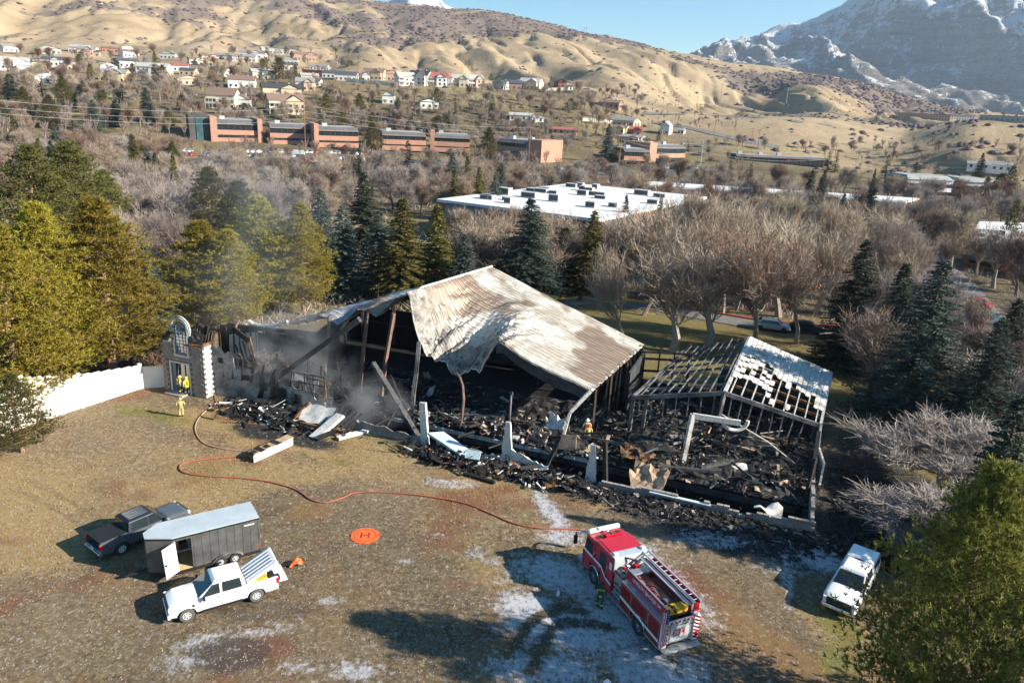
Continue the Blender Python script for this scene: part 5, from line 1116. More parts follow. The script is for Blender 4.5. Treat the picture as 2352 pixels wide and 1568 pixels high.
# two-storey white office, right
for nm, lb, x0, y0, x1, y1, h in (('white_office', 'left half of the white two-storey banded office at right', 2078, 446, 2182, 450, 7.5), ('white_office', 'right half of the white two-storey banded office at right', 2196, 451, 2278, 455, 7.2)):
    a, b = G(x0, y0), G(x1, y1); L = (b-a).length; t_ = thing(nm, lb, 'building', a, math.atan2((b-a).y, (b-a).x)); add_excl(a, b, 16, 3)
    for f in range(2):
        mb = MB(); mb.b2(0, L, .3, 15, f*3, f*3+1.6); mb.build('window_band', M['glass'], t_); mb = MB(); mb.b2(-.1, L+.1, 0, 15.2, f*3+1.4, f*3+3.0); mb.build('white_band', M['roof_w'], t_)
    mb = MB(); mb.add([(-.4, -.5, 6.0), (L+.4, -.5, 6), (L-1, 2.5, h), (1, 2.5, h), (-.4, 15.5, 6), (L+.4, 15.5, 6), (L-1, 13, h), (1, 13, h)], [(0, 1, 2, 3), (5, 4, 7, 6), (3, 2, 6, 7), (0, 3, 7, 4), (2, 1, 5, 6)]); mb.build('sloped_roof', M['roof_gr'], t_)
    mb = MB(); mb.b2(-2.2, -.2, 1, 12, 0, 6.8); mb.build('dark_core', M['bronze'], t_)
# ---------------- houses
HM = {}
def hm(c, rough=.85):
    k = tuple(round(x, 3) for x in c)
    if k not in HM: HM[k] = plain('house_finish', c, rough, var=.08, scale=.5)
    return HM[k]
WALLS = dict(w=(.68, .66, .62), c=(.6, .52, .4), t=(.5, .4, .28), p=(.6, .42, .32), b=(.3, .2, .15), g=(.42, .42, .4), r=(.36, .14, .1), y=(.62, .5, .3))
ROOFS = dict(d=(.07, .075, .09), g=(.24, .24, .25), b=(.2, .13, .1), r=(.34, .1, .08), l=(.4, .38, .36), k=(.045, .045, .05))
def house(px, py, wpx, hpx, wall, roof, label, style=0, rot=None, group='houses on the hillside'):
    h_ = hit(px, py)
    if h_ is None: return
    dist = (h_-CAMP).length; W = wpx*dist/FPX; Hh = max(3.2, hpx*dist/FPX); Dp = min(W*.75, 11); az = math.atan2(h_.x, h_.y)
    ang = -az+(rot if rot is not None else r.uniform(-.45, .45)); t_ = thing('house', label, 'house', h_-Vector((0, 0, .6)), ang, group); EXCL.append((h_.x, h_.y, W/2+2, W/2+2, 0)); placed.append((h_.x, h_.y))
    wm, rm = hm(WALLS[wall]), hm(ROOFS[roof]); eh = Hh*(.64 if style != 3 else .8)+.6; rh = Hh+.6
    mb = MB(); mb.b2(-W/2, W/2, -Dp/2, Dp/2, -2, eh); mb.build('walls', wm, t_)
    def gable(x0, x1, y0, y1, z0, z1, along, nm, ov=.5):
        mb = MB()
        if along == 'x': ym = (y0+y1)/2; mb.add([(x0-ov, y0-ov, z0-.1), (x1+ov, y0-ov, z0-.1), (x1+ov, y1+ov, z0-.1), (x0-ov, y1+ov, z0-.1), (x0-ov, ym, z1), (x1+ov, ym, z1)], [(0, 1, 5, 4), (2, 3, 4, 5), (0, 3, 2, 1)]); mb.build(nm, rm, t_); m2 = MB(); m2.add([(x0, y0, z0), (x0, y1, z0), (x0, ym, z1-.25), (x1, y0, z0), (x1, y1, z0), (x1, ym, z1-.25)], [(0, 2, 1), (3, 4, 5), (0, 3, 5, 2), (1, 2, 5, 4)])
        else: xm = (x0+x1)/2; mb.add([(x0-ov, y0-ov, z0-.1), (x1+ov, y0-ov, z0-.1), (x1+ov, y1+ov, z0-.1), (x0-ov, y1+ov, z0-.1), (xm, y0-ov, z1), (xm, y1+ov, z1)], [(0, 4, 5, 3), (1, 2, 5, 4), (0, 3, 2, 1)]); mb.build(nm, rm, t_); m2 = MB(); m2.add([(x0, y0-.02, z0), (x1, y0-.02, z0), (xm, y0-.02, z1-.25), (x0, y1, z0), (x1, y1, z0), (xm, y1, z1-.25)], [(0, 1, 2), (3, 5, 4), (0, 2, 5, 3), (1, 4, 5, 2)])
        m2.build('gable_wall', wm, t_)
    if style == 0: gable(-W/2, W/2, -Dp/2, Dp/2, eh, rh, 'x', 'roof')
    elif style == 1: gable(-W/2, W/2, -Dp/2, Dp/2, eh, rh, 'x', 'roof'); mb = MB(); mb.b2(-W*.05, W*.42, -Dp/2-2.5, -Dp/2+.1, -2, eh-.1); mb.build('front_wing', wm, t_); gable(-W*.05, W*.42, -Dp/2-2.5, 0, eh-.1, rh-.5, 'y', 'wing_roof')
    elif style == 2: gable(-W/2, W/2, -Dp/2, Dp/2, eh, rh, 'y', 'roof')
    else: mb = MB(); mb.b2(-W/2-.4, W/2+.4, -Dp/2-.4, Dp/2+.4, eh, eh+.4); mb.build('roof', rm, t_)
    nfl = max(1, int(eh/2.9)); nw = max(2, int(W/3.2)); yf = -Dp/2-(2.52 if style == 1 else .02)
    for f in range(nfl):
        for k in range(nw):
            x = -W/2+W*(k+.5)/nw; y = -Dp/2-.03 if not (style == 1 and -W*.05 < x < W*.42) else yf
            mb = MB(); mb.b2(x-.7, x+.7, y-.03, y+.05, .6+f*2.7, 2.1+f*2.7); mb.build('window', M['glass'], t_)
    for k in (0, 1):
        mb = MB(); mb.b2(W/2-.01, W/2+.05, -Dp*.3+k*Dp*.35, -Dp*.1+k*Dp*.35, .8, 2.2); mb.build('window', M['glass'], t_)
    if W > 9: mb = MB(); mb.b2(W*.2, W*.2+1, .3, 1.3, rh-1.2, rh+.7); mb.build('chimney', hm((.35, .28, .24)), t_)
    if hpx > 22:
        for f in range(1, nfl+1):
            mb = MB(); mb.b2(-W/2, -W*.08, -Dp/2-1.8, -Dp/2, f*2.7-.25, f*2.7); mb.b2(-W/2, -W*.08, -Dp/2-1.85, -Dp/2-1.75, f*2.7, f*2.7+.8) if f < nfl else None; mb.build('balcony', M['white_trim'], t_)
            mb = MB(); [mb.b2(x-.12, x+.12, -Dp/2-1.8, -Dp/2-1.6, (f-1)*2.7-(2 if f == 1 else 0), f*2.7-.25) for x in np.linspace(-W/2+.2, -W*.1, 4)]; o = mb.build('balcony_columns', M['white_trim'], t_); o['kind'] = 'stuff'
    return t_
r = random.Random(9)
HS = [(36, 158, 46, 20, 'w', 'l', 'white house on the far left of the hillside', 1), (64, 166, 30, 14, 'w', 'l', 'white house stepped right of the far left one', 3), (128, 150, 40, 15, 'w', 'd', 'white house with dark roof near the top left of town', 1), (103, 188, 48, 16, 'w', 'g', 'white gabled house with grey roof low on the left hillside', 2),
 (186, 120, 34, 13, 'w', 'l', 'white gabled house at the upper edge of town at left', 0), (211, 128, 26, 11, 'b', 'd', 'brown house beside the upper white gable at left', 0), (292, 153, 38, 15, 'w', 'd', 'white house with blue-dark roof in the middle of the left town', 0), (266, 186, 50, 22, 'y', 'g', 'yellow-tan house with twin gables on the left hillside', 1),
 (257, 120, 34, 10, 'r', 'b', 'red-brown roofed house under the left hill', 0), (293, 118, 26, 10, 'w', 'g', 'white gabled house under the left hill', 2), (356, 172, 60, 22, 'w', 'l', 'wide house with big light grey roof left of centre in town', 1), (416, 162, 28, 14, 'w', 'r', 'small white house with rust roof left of centre in town', 0), (433, 193, 46, 16, 'p', 'l', 'peach gabled house beside bare trees in town', 2),
 (473, 150, 26, 13, 'c', 'g', 'cream gabled house with bay above the peach house', 2), (448, 146, 24, 12, 'c', 'b', 'cream house left of the bay gable house', 1), (520, 138, 42, 13, 'g', 'g', 'grey wide house under the hill', 1), (583, 133, 52, 15, 'w', 'g', 'white house with several gables right under the hill', 1), (548, 140, 24, 11, 'w', 'd', 'small white house between two wide ones', 0),
 (650, 124, 52, 12, 'g', 'd', 'flat-roofed house with blue glass at the top of town', 3), (698, 138, 50, 16, 'b', 'b', 'brown gabled house right of the blue glass house', 1), (668, 160, 28, 14, 'w', 'd', 'white house with blue roof below the blue glass house', 0), (613, 120, 24, 10, 'w', 'l', 'small white house left of the blue glass house', 0),
 (557, 200, 52, 22, 'w', 'b', 'white three-storey house with red-brown roof on the slope', 0), (600, 180, 40, 18, 'c', 'l', 'cream house behind the red-brown roofed one', 1), (515, 247, 58, 38, 'c', 'b', 'brown-roofed house with three storeys of arched balconies', 0), (555, 247, 36, 26, 'w', 'b', 'white gabled wing beside the arched balconies house', 2),
 (646, 222, 78, 26, 't', 'k', 'tan house with big dark roof and arched window', 1), (655, 257, 72, 36, 't', 'b', 'tan stone house with arched double balcony below the dark roof', 1), (702, 206, 38, 24, 'p', 'g', 'salmon brick and white house right of the dark-roofed one', 1), (733, 175, 60, 13, 'r', 'r', 'long dark red flat house on the terrace', 3), (768, 178, 44, 14, 'w', 'd', 'long white house with blue-dark roof on the terrace', 0), (735, 160, 36, 10, 'w', 'g', 'white gabled house behind the long red house', 0),
 (797, 184, 46, 17, 'w', 'd', 'white long-windowed house at the left end of the bench row', 0), (828, 184, 34, 17, 'g', 'b', 'grey house with red-brown roof in the bench row', 1), (861, 182, 44, 22, 't', 'b', 'tan house with steep red-brown roof in the bench row', 1), (897, 184, 44, 20, 'b', 'r', 'brown house with rust gables in the bench row', 2), (930, 195, 38, 26, 'w', 'l', 'white house with stacked balconies in the bench row', 0),
 (966, 194, 44, 28, 'w', 'k', 'white house with black roof in the bench row', 1), (990, 194, 22, 20, 'c', 'g', 'narrow cream house beside the black roof', 2), (1005, 196, 40, 26, 'w', 'r', 'white house with red gables in the bench row', 1), (1030, 197, 24, 24, 'w', 'r', 'white house with red roof and tall portico', 2), (1058, 198, 38, 24, 'c', 'l', 'beige house with grey gables in the bench row', 1), (1087, 199, 38, 24, 'p', 'l', 'pinkish house with gables right of the beige one', 1),
 (1150, 204, 30, 18, 'g', 'd', 'grey-green house at the right part of the bench row', 1), (1180, 204, 32, 18, 'b', 'd', 'dark brown house joined right of the grey-green one', 0), (1220, 205, 46, 23, 'c', 'l', 'cream house with wooden balcony on the bench', 1), (1282, 202, 34, 20, 'r', 'k', 'brick house with black hipped roof at the end of the bench row', 1), (1303, 206, 20, 10, 'w', 'd', 'small white pergola house at the end of the bench', 0),
 (1402, 246, 46, 15, 'b', 'b', 'brown house alone on the bluff', 0), (1437, 288, 54, 17, 't', 'g', 'long grey-roofed house under the bluff', 0), (1425, 304, 36, 16, 'y', 'b', 'yellow house with brown roof under the bluff', 1), (1455, 309, 34, 18, 'r', 'r', 'bright rust-red gabled house under the bluff', 1), (1529, 307, 22, 26, 'w', 'w' if 0 else 'l', 'tall narrow white house near the road', 2), (1565, 306, 14, 7, 'w', 'l', 'small white shed right of the tall narrow house', 0),
 (1197, 274, 50, 14, 'w', 'l', 'white ranch house on the lower slope', 0), (1230, 278, 30, 10, 'w', 'g', 'small white ranch house next to the first', 0), (1297, 305, 52, 10, 'p', 'r', 'pink-roofed low house in front of the bluff', 0), (893, 236, 26, 24, 'w', 'd', 'narrow white house among trees under the bench row', 2), (985, 246, 40, 18, 'w', 'k', 'white gabled house with dark roof among trees', 2), (1454, 322, 52, 12, 'g', 'g', 'grey twin-gabled house behind the terraced office', 1),
 (232, 236, 56, 14, 't', 'g', 'house with grey roof half hidden by olive trees at left', 0), (722, 196, 30, 14, 'w', 'd', 'small white house right of the salmon and white one', 0), (2120, 273, 90, 11, 'b', 'k', 'long dark industrial shed on the mesa', 3), (2200, 275, 52, 10, 'g', 'k', 'grey industrial shed right of the long dark one', 3), (2310, 277, 80, 9, 'g', 'g', 'pale industrial shed at the right end of the mesa', 3), (2290, 388, 44, 14, 'w', 'g', 'white building beside the dark cypress in the cemetery', 0), (2245, 384, 36, 9, 'w', 'g', 'low white building left of the cemetery cypress', 0)]
for a in HS: house(*a[:5], a[5], a[6], a[7])
for k_ in range(16):
    x_, y_ = (20+k_*46 % 760, 118+((k_*37) % 70)); wl = 'wcgtpw'[k_ % 6]; house(x_, y_, r.uniform(24, 38), r.uniform(11, 16), wl, 'gdbl'[k_ % 4], {'w': 'white', 'c': 'cream', 'g': 'grey', 't': 'tan', 'p': 'peach'}[wl]+' house with '+{'g': 'grey', 'd': 'blue-dark', 'b': 'brown', 'l': 'light'}['gdbl'[k_ % 4]]+' roof peeping through the trees of the '+('far left' if x_ < 260 else 'left' if x_ < 520 else 'middle')+' town'+(', upper rows' if y_ < 150 else ', lower rows'), k_ % 3)
# retaining walls on the bench and slope
for (x0, y0, x1, y1, h, lb) in ((795, 188, 912, 199, 2.2, 'long white retaining wall below the bench houses'), (1240, 208, 1300, 208, 2.0, 'short white wall below the cream balcony house'), (1338, 278, 1428, 286, 1.8, 'white garden wall beside the ranch houses')):
    a, b = hit(x0, y0), hit(x1, y1); mb = MB(); n = 8
    for k in range(n):
        p, q = lerp(a, b, k/n), lerp(a, b, (k+1)/n); p.z = zat(p.x, p.y); q.z = zat(q.x, q.y); mb.beam(p+ZUP*h*.4, q+ZUP*h*.4, .4, h*1.3)
    tag(mb.build('retaining_wall', M['white_trim']), lb, 'wall')
# ---------------- roads and car parks
def strip_road(name, pts, wd, mat, z=.03, onground=False):
    mb = MB(); P = []
    for i, p in enumerate(pts):
        d = (pts[min(i+1, len(pts)-1)]-pts[max(i-1, 0)]); d.z = 0; n = Vector((-d.y, d.x, 0)).normalized()*wd/2
        row = []
        for u in (-1, -.33, .33, 1):
            q = p+n*u; q.z = (zat(q.x, q.y)+.35) if onground else z; row.append(q)
        P.append(row)
    mb.grid([row[::-1] for row in P]); o = mb.build(name, M[mat]); o['kind'] = 'structure'; return o
def dense(pts, step=6):
    out = []
    for a, b in zip(pts[:-1], pts[1:]):
        n = max(1, int((b-a).length/step)); out += [lerp(a, b, k/n) for k in range(n)]
    return out+[pts[-1]]
lot = [G(380, 350), G(880, 362), G(1060, 374), G(1050, 392), G(700, 384), G(400, 372)]
flat('car_park', lot, 'asphalt', .02); add_excl(lot[5], lot[3], 24, 0)
strip_road('road', dense([G(-200, 392), G(300, 384), G(700, 392), G(1100, 404), G(1500, 412), G(1950, 432), G(2352, 470)]), 9, 'asphalt', .03)
for a, b in zip([(-200, 392), (300, 384), (700, 392), (1100, 404), (1500, 412), (1950, 432)], [(300, 384), (700, 392), (1100, 404), (1500, 412), (1950, 432), (2352, 470)]):
    p, q = G(*a), G(*b); add_excl(p, q, 5, 1); add_excl(p, q, -5, 1)
lot2 = [G(1230, 385), G(1420, 392), G(1640, 385), G(1640, 396), G(1420, 404), G(1230, 398)]; flat('car_park', lot2, 'asphalt', .025); add_excl(lot2[5], lot2[3], 14, 0)
drive = [G(1200, 700), G(1350, 690), G(1480, 700), G(1600, 722), G(1750, 748), G(1900, 760), G(2050, 770), G(2250, 800), G(2400, 830)]
strip_road('drive', dense(drive, 3), 4.5, 'road', .035)
right_road = [G(2180, 640), G(2230, 710), G(2330, 790), G(2450, 850)]; strip_road('street', dense([G(2100, 520), G(2060, 545), G(2180, 640), G(2230, 710), G(2330, 790), G(2450, 850)], 3), 8, 'road', .045)
for a, b in zip(drive[:-1], drive[1:]): add_excl(a, b, 3, .5); add_excl(a, b, -3, .5)
for a, b in zip(right_road[:-1], right_road[1:]): add_excl(a, b, 4, 1); add_excl(a, b, -4, 1)
mb = MB(); dd = dense([p+Vector((.35, 2.4, 0)) for p in drive], 3)
for p, q in zip(dd[:-1], dd[1:]): mb.beam(p+ZUP*.1, q+ZUP*.1, .25, .28)
tag(mb.build('red_kerb', M['kerb_r']), 'red painted kerb along the drive behind the hall', 'kerb')
mb = MB(); yy = [G(1260, 690), G(1340, 684), G(1400, 697), G(1440, 690), G(1490, 697)]
for p, q in zip(yy[:-1], yy[1:]): mb.beam(p+ZUP*.12, q+ZUP*.12, .3, .3)
tag(mb.build('yellow_kerb', M['kerb_y']), 'yellow painted kerb left of the red one', 'kerb')
# green lawns
flat('lawn', [G(2000, 520), G(2090, 512), G(2100, 535), G(2010, 548)], 'lawn_g', .02) if 'lawn_g' in M else None
strip_road('hill_road', [hit(*p) for p in ((1480, 262), (1560, 263), (1640, 266), (1740, 270), (1830, 280), (1900, 288), (1980, 282))], 7, 'road', 0, True)
strip_road('hill_road', [hit(*p) for p in ((1500, 282), (1570, 292), (1640, 308), (1700, 322), (1790, 340))], 8, 'road', 0, True)
# ---------------- small cars
def small_car(col, roofc=None):
    mb = MB(); st = [(-2.2, .55, .85), (-1.9, .85, .95), (-1.2, .9, 1.38), (-.2, .92, 1.46), (.6, .92, 1.4), (1.2, .92, .98), (2.0, .86, .85), (2.25, .7, .55)]
    P = []
    for x, hw, zt in st: P.append([(x, -hw, .28), (x, -hw, min(.8, zt)), (x, -hw*(.78 if zt > 1.1 else .9), zt), (x, hw*(.78 if zt > 1.1 else .9), zt), (x, hw, min(.8, zt)), (x, hw, .28)])
    mb.grid(P); mb.add(P[0], [(0, 1, 2, 3, 4, 5)]); mb.add(P[-1], [(5, 4, 3, 2, 1, 0)])
    return mb, col
def car_meshes(col):
    mb, _ = small_car(col); g = MB(); 
    for sy in (-1, 1):
        g.add([(-1.45, sy*.89, .88), (1.1, sy*.91, .88), (.6, sy*.76, 1.34), (-1.15, sy*.76, 1.32)], [(0, 1, 2, 3)])
    g.add([(1.22, -.75, .98), (1.22, .75, .98), (.66, .66, 1.4), (.66, -.66, 1.4)], [(0, 1, 2, 3)]); g.add([(-1.82, -.75, .98), (-1.82, .75, .98), (-1.24, .66, 1.38), (-1.24, -.66, 1.38)], [(0, 1, 2, 3)])
    wz = MB(); [wz.cyl((x, sy*.86, .32), .32, .22, 10, axis='y') for x in (-1.35, 1.4) for sy in (-1, 1)]
    return mb.mesh('car_body', M[col] if isinstance(col, str) else col, True), g.mesh('car_windows', M['glass']), wz.mesh('car_wheels', M['tyre'])
CM = {k: car_meshes(c) for k, c in dict(white='white_paint', black='black_pl', silver=plain('silver_car_paint', (.45, .46, .48), .3, .5, .5, .05, 1, 1), red=plain('red_car_paint', (.4, .03, .03), .3, 0, .5, .05, 1, 1), blue=plain('blue_car_paint', (.05, .1, .2), .3, .2, .5, .05, 1, 1)).items()}
def car(col, loc, rz, label, group=None, s_=1.0):
    o = thing('parked_car', label, 'car', loc, rz, group); o.scale = (s_,)*3
    for m_, n_ in zip(CM[col], ('body', 'windows', 'wheels')): put(m_, n_, o, (0, 0, 0), (0, 0, 0), (1.0, 1.0, 1.0)) if n_ == 'body' else put(m_, n_, o)
    return o
for row, (xa, ya, xb, yb, n) in enumerate([(410, 350, 740, 353, 26), (440, 359, 700, 362, 18), (760, 354, 880, 358, 12), (740, 366, 860, 370, 9), (1240, 389, 1300, 391, 5), (1335, 391, 1410, 394, 6), (1530, 388, 1630, 389, 10)]):
    for k in range(n):
        if r.random() < .22: continue
        u = (k+r.uniform(-.1, .1))/n; p = lerp(G(xa, ya), G(xb, yb), u); c = r.choice(['white', 'white', 'black', 'black', 'silver', 'silver', 'blue', 'red'])
        car(c, p+ZUP*.03, r.choice([1.5, 1.62, -1.55])+.05, f'{c} car parked in the office car park, row {"ABCDEFG"[row]}' if 0 else f'small {c} car parked {["nearest the office blocks", "in the second line before the office blocks", "behind the dark round spruce", "at the near edge of the left car park", "right of the square corner tower", "left of the middle office blocks", "at the right end by the terraced office"][row]}', 'cars in the office car park')
car('red', G(707, 374)+ZUP*.04, .1, 'orange-red car driving past the foot of the tall pole', None)
car('white', G(2262, 742)+ZUP*.06, -.75, 'white car on the street at the right edge', None, 1.1)
car('red', G(2242, 705)+ZUP*.06, -.9, 'red car behind the white car on the street', None)
car('silver', G(1770, 757)+ZUP*.05, -.25, 'silver car on the drive half hidden by the pale sycamore', None, 1.1); car('black', G(1850, 762)+ZUP*.05, -.25, 'dark car on the drive right of the silver one', None)
car('blue', G(2008, 545)+ZUP*.06, .3, 'dark blue car beside the small green lawn', None)
# white van and signs
mb = MB(); mb.b2(-2.6, 2.6, -1, 1, .35, 2.3); o = mb.build('white_van', M['white_paint'], bevel=.2); o.location = G(688, 357)+ZUP*.02; tag(o, 'white box van among the cars left of the tall pole', 'van')
# ---------------- utility poles and wires
def pole(top, base, mat, label, arms=True, th=.3, lattice=False):
    b = hit(*base); 
    if b is None: return None
    D = math.hypot(b.x, b.y); tp = GD(top[0], top[1], D); h = tp.z-b.z; t_ = thing('utility_pole', label, 'pole', b-ZUP*.3, math.atan2(b.x, b.y)*-1, 'utility poles across the valley'); sc_ = max(th, D*.00042)
    mb = MB(); mb.tube([(0, 0, 0), (0, 0, h+.3)], [sc_*.6, sc_*.38], 6); mb.build('shaft', M[mat], t_)
    if arms:
        for zz in (h-.6, h-2.0):
            mb = MB(); mb.b2(-1.4, 1.4, -.08, .08, zz, zz+sc_*.5); mb.build('crossarm', M[mat], t_)
    return b, tp
PL = [((706, 235), (703, 383), 'wood_pole', 'tall orange-brown pole in front of the third office block'), ((1219, 287), (1214, 374), 'wood_pole', 'tall brown pole before the square corner tower'), ((1427, 303), (1421, 388), 'wood_pole', 'brown pole left of the centre office blocks'), ((1613, 322), (1608, 388), 'steel_pole', 'pale pole right of the small salmon block'), ((1893, 343), (1889, 394), 'wood_pole', 'brown pole at the right end of the low dark block'), ((2311, 368), (2302, 430), 'wood_pole', 'brown pole near the right edge by the round dark trees'),
 ((1646, 253), (1641, 305), 'wood_pole', 'brown pole in front of the scrubby bluff'), ((1609, 238), (1606, 278), 'wood_pole', 'thin pole left on the scrubby bluff'), ((1728, 293), (1725, 332), 'wood_pole', 'left pole of the pair by the hill road'), ((1746, 297), (1740, 340), 'wood_pole', 'right pole of the pair by the hill road'), ((1808, 200), (1805, 242), 'steel_pole', 'pale steel pole on the brown hillside'), ((1658, 192), (1655, 227), 'wood_pole', 'brown pole on the hillside left of the pale one'), ((1585, 195), (1583, 222), 'wood_pole', 'leftmost thin pole on the brown hillside'),
 ((2236, 240), (2234, 274), 'steel_pole', 'cell mast on the mesa'), ((1921, 327), (1917, 362), 'wood_pole', 'short pole under the tan bluff'), ((2111, 340), (2105, 404), 'wood_pole', 'left of two poles in the cemetery'), ((2122, 337), (2115, 398), 'wood_pole', 'right of two poles in the cemetery'), ((1441, 182), (1440, 211), 'steel_pole', 'pale pole above the bluff house'), ((1492, 180), (1491, 219), 'steel_pole', 'pale pole above the road bend'), ((1526, 197), (1524, 232), 'wood_pole', 'brown pole right of the pale ones'), ((1061, 152), (1060, 174), 'wood_pole', 'pole rising behind the red-gabled bench houses'), ((881, 138), (880, 163), 'wood_pole', 'pole rising behind the rust-gabled bench houses'), ((1350, 226), (1350, 240), 'steel_pole', 'short pale pole left of the bluff house'),
 ((1342, 62), (1341, 80), 'wood_pole', 'left pole of the frame on the hill crest'), ((1346, 62), (1346, 81), 'wood_pole', 'right pole of the frame on the hill crest'), ((1591, 120), (1590, 136), 'wood_pole', 'pole on the crest before the snowy mountain'), ((2044, 214), (2042, 238), 'wood_pole', 'left of three poles under the mountain'), ((2052, 216), (2050, 240), 'wood_pole', 'middle of three poles under the mountain'), ((2062, 218), (2060, 242), 'wood_pole', 'right of three poles under the mountain'), ((1930, 218), (1928, 240), 'wood_pole', 'pole above the hill terrace'), ((2168, 243), (2164, 273), 'wood_pole', 'pole right of the long dark industrial shed'), ((2258, 241), (2256, 268), 'wood_pole', 'thin pole right of the cell mast')]
ends = []
for a in PL: ends.append(pole(*a))
P0 = GD(-120, 228, 150)
def wire(a, b, sag, label):
    n = 24; pts = []
    for k in range(n+1):
        u = k/n; p = lerp(a, b, u); p.z -= sag*4*u*(1-u); pts.append(p)
    rr_ = [max(.03, (p-CAMP).length*.00013) for p in pts]; mb = MB(); mb.tube(pts, rr_, 4, cap=False); tag(mb.build('power_line', M['wire']), label, 'power line', 'power lines crossing the valley')
tops = [P0+Vector((0, 0, 0))]+[Vector(e[1]) for e in ends[:6]]
tops.append(GD(2500, 395, 300))
for k, (a, b) in enumerate(zip(tops[:-1], tops[1:])):
    for j, dz in enumerate((-1.2, -3.4, -5.6)):
        if b is None or a is None: continue
        aa = a.copy() if k else GD(-60, (226, 243, 256)[j], 170); aa.z += dz if k else 0; bb = b.copy(); bb.z += dz
        wire(aa, bb, 2.2, ['upper', 'middle', 'lowest'][j]+' power line '+['left of the tall orange-brown pole', 'between the tall orange-brown pole and the second tall pole', 'between the second and third tall poles', 'left of the pale pole by the salmon block', 'right of the pale pole by the salmon block', 'between the low dark block and the round dark trees', 'at the right picture edge'][k])
# ---------------- conifers one can pick out in the middle distance
FARC = [('far_spruce', 937, 322, 250, 46, 'dark round-shouldered spruce in front of the fourth office block'), ('pine_dark', 1124, 290, 345, 44, 'big olive conifer left of the square corner tower'), ('spruce_blue', 1040, 348, 210, 60, 'broad blue spruce in front of the fifth office block'), ('far_pine', 1075, 354, 215, 34, 'olive conifer right beside the broad blue spruce'), ('spruce_green', 1045, 385, 180, 44, 'grey-green spruce below the broad blue spruce'), ('spruce_green', 1102, 380, 175, 46, 'golden-tipped spruce left of the silver pair'), ('spruce_blue', 1140, 392, 165, 56, 'silver spruce in front of the silver pair'), ('spruce_blue', 1155, 374, 185, 44, 'silver spruce at the back of the silver pair'),
 ('spruce_dark', 825, 335, 200, 28, 'small dark conifer above the blue spruces'), ('spruce_green', 395, 346, 165, 38, 'rust-green spruce left among grey bare trees'), ('pine_dark', 855, 280, 375, 50, 'yellow-olive tree hiding the fourth block edge'), ('spruce_dark', 1440, 445, 150, 42, 'dark conifer before the white roof, left one'), ('spruce_dark', 1520, 447, 152, 42, 'dark conifer before the white roof, right one'), ('spruce_blue', 1400, 283, 400, 36, 'blue round spruce left of the rust-red house'),
 ('spruce_dark', 1868, 388, 235, 40, 'dark conifer left of the silver one, right of centre'), ('spruce_blue', 1896, 388, 228, 38, 'silver-blue conifer right of centre'), ('spruce_dark', 2012, 385, 225, 24, 'slim dark spruce right of centre'), ('spruce_dark', 1942, 440, 185, 40, 'dark spruce left above the small lawn'), ('spruce_blue', 1902, 452, 190, 40, 'blue-green spruce left of the small lawn'), ('spruce_dark', 2012, 428, 178, 52, 'dark tall spruce above the small green lawn'), ('far_pine', 1870, 445, 200, 48, 'sloping grey-green conifer behind the pale sycamores'),
 ('spruce_dark', 2260, 350, 430, 28, 'dark cypress in the cemetery'), ('far_pine', 2340, 455, 200, 40, 'dark round conifer at right edge'), ('far_pine', 2305, 395, 330, 44, 'round dark conifer by the brown pole at right'), ('far_pine', 2330, 378, 380, 34, 'round dark conifer behind the brown pole at right'), ('far_spruce', 2043, 354, 420, 24, 'dark conifer at the left of the cemetery'), ('far_spruce', 2107, 372, 400, 32, 'conifer at the foot of the cemetery poles'), ('far_spruce', 2155, 378, 390, 36, 'wide low conifer in the middle of the cemetery'), ('far_pine', 2272, 402, 330, 26, 'small dark conifer left of the round ones'), ('far_spruce', 1926, 343, 440, 18, 'left of two small pines under the bluff'), ('far_spruce', 1908, 345, 440, 22, 'right of two small pines under the bluff'),
 ('far_spruce', 1680, 366, 330, 24, 'small dark conifer below the low dark block, left'), ('far_spruce', 1727, 376, 300, 24, 'small dark conifer below the low dark block, right'), ('far_spruce', 2018, 252, 800, 12, 'single dark bush on the mesa'), ('far_pine', 2306, 263, 700, 14, 'left round tree by the pale shed on the mesa'), ('far_pine', 2334, 264, 700, 12, 'right round tree by the pale shed on the mesa')]
for kd, x, y, D, w_, lb in FARC: tpx(kd, x, y, D, w_, lb, 'conifers in the valley', parts=False)
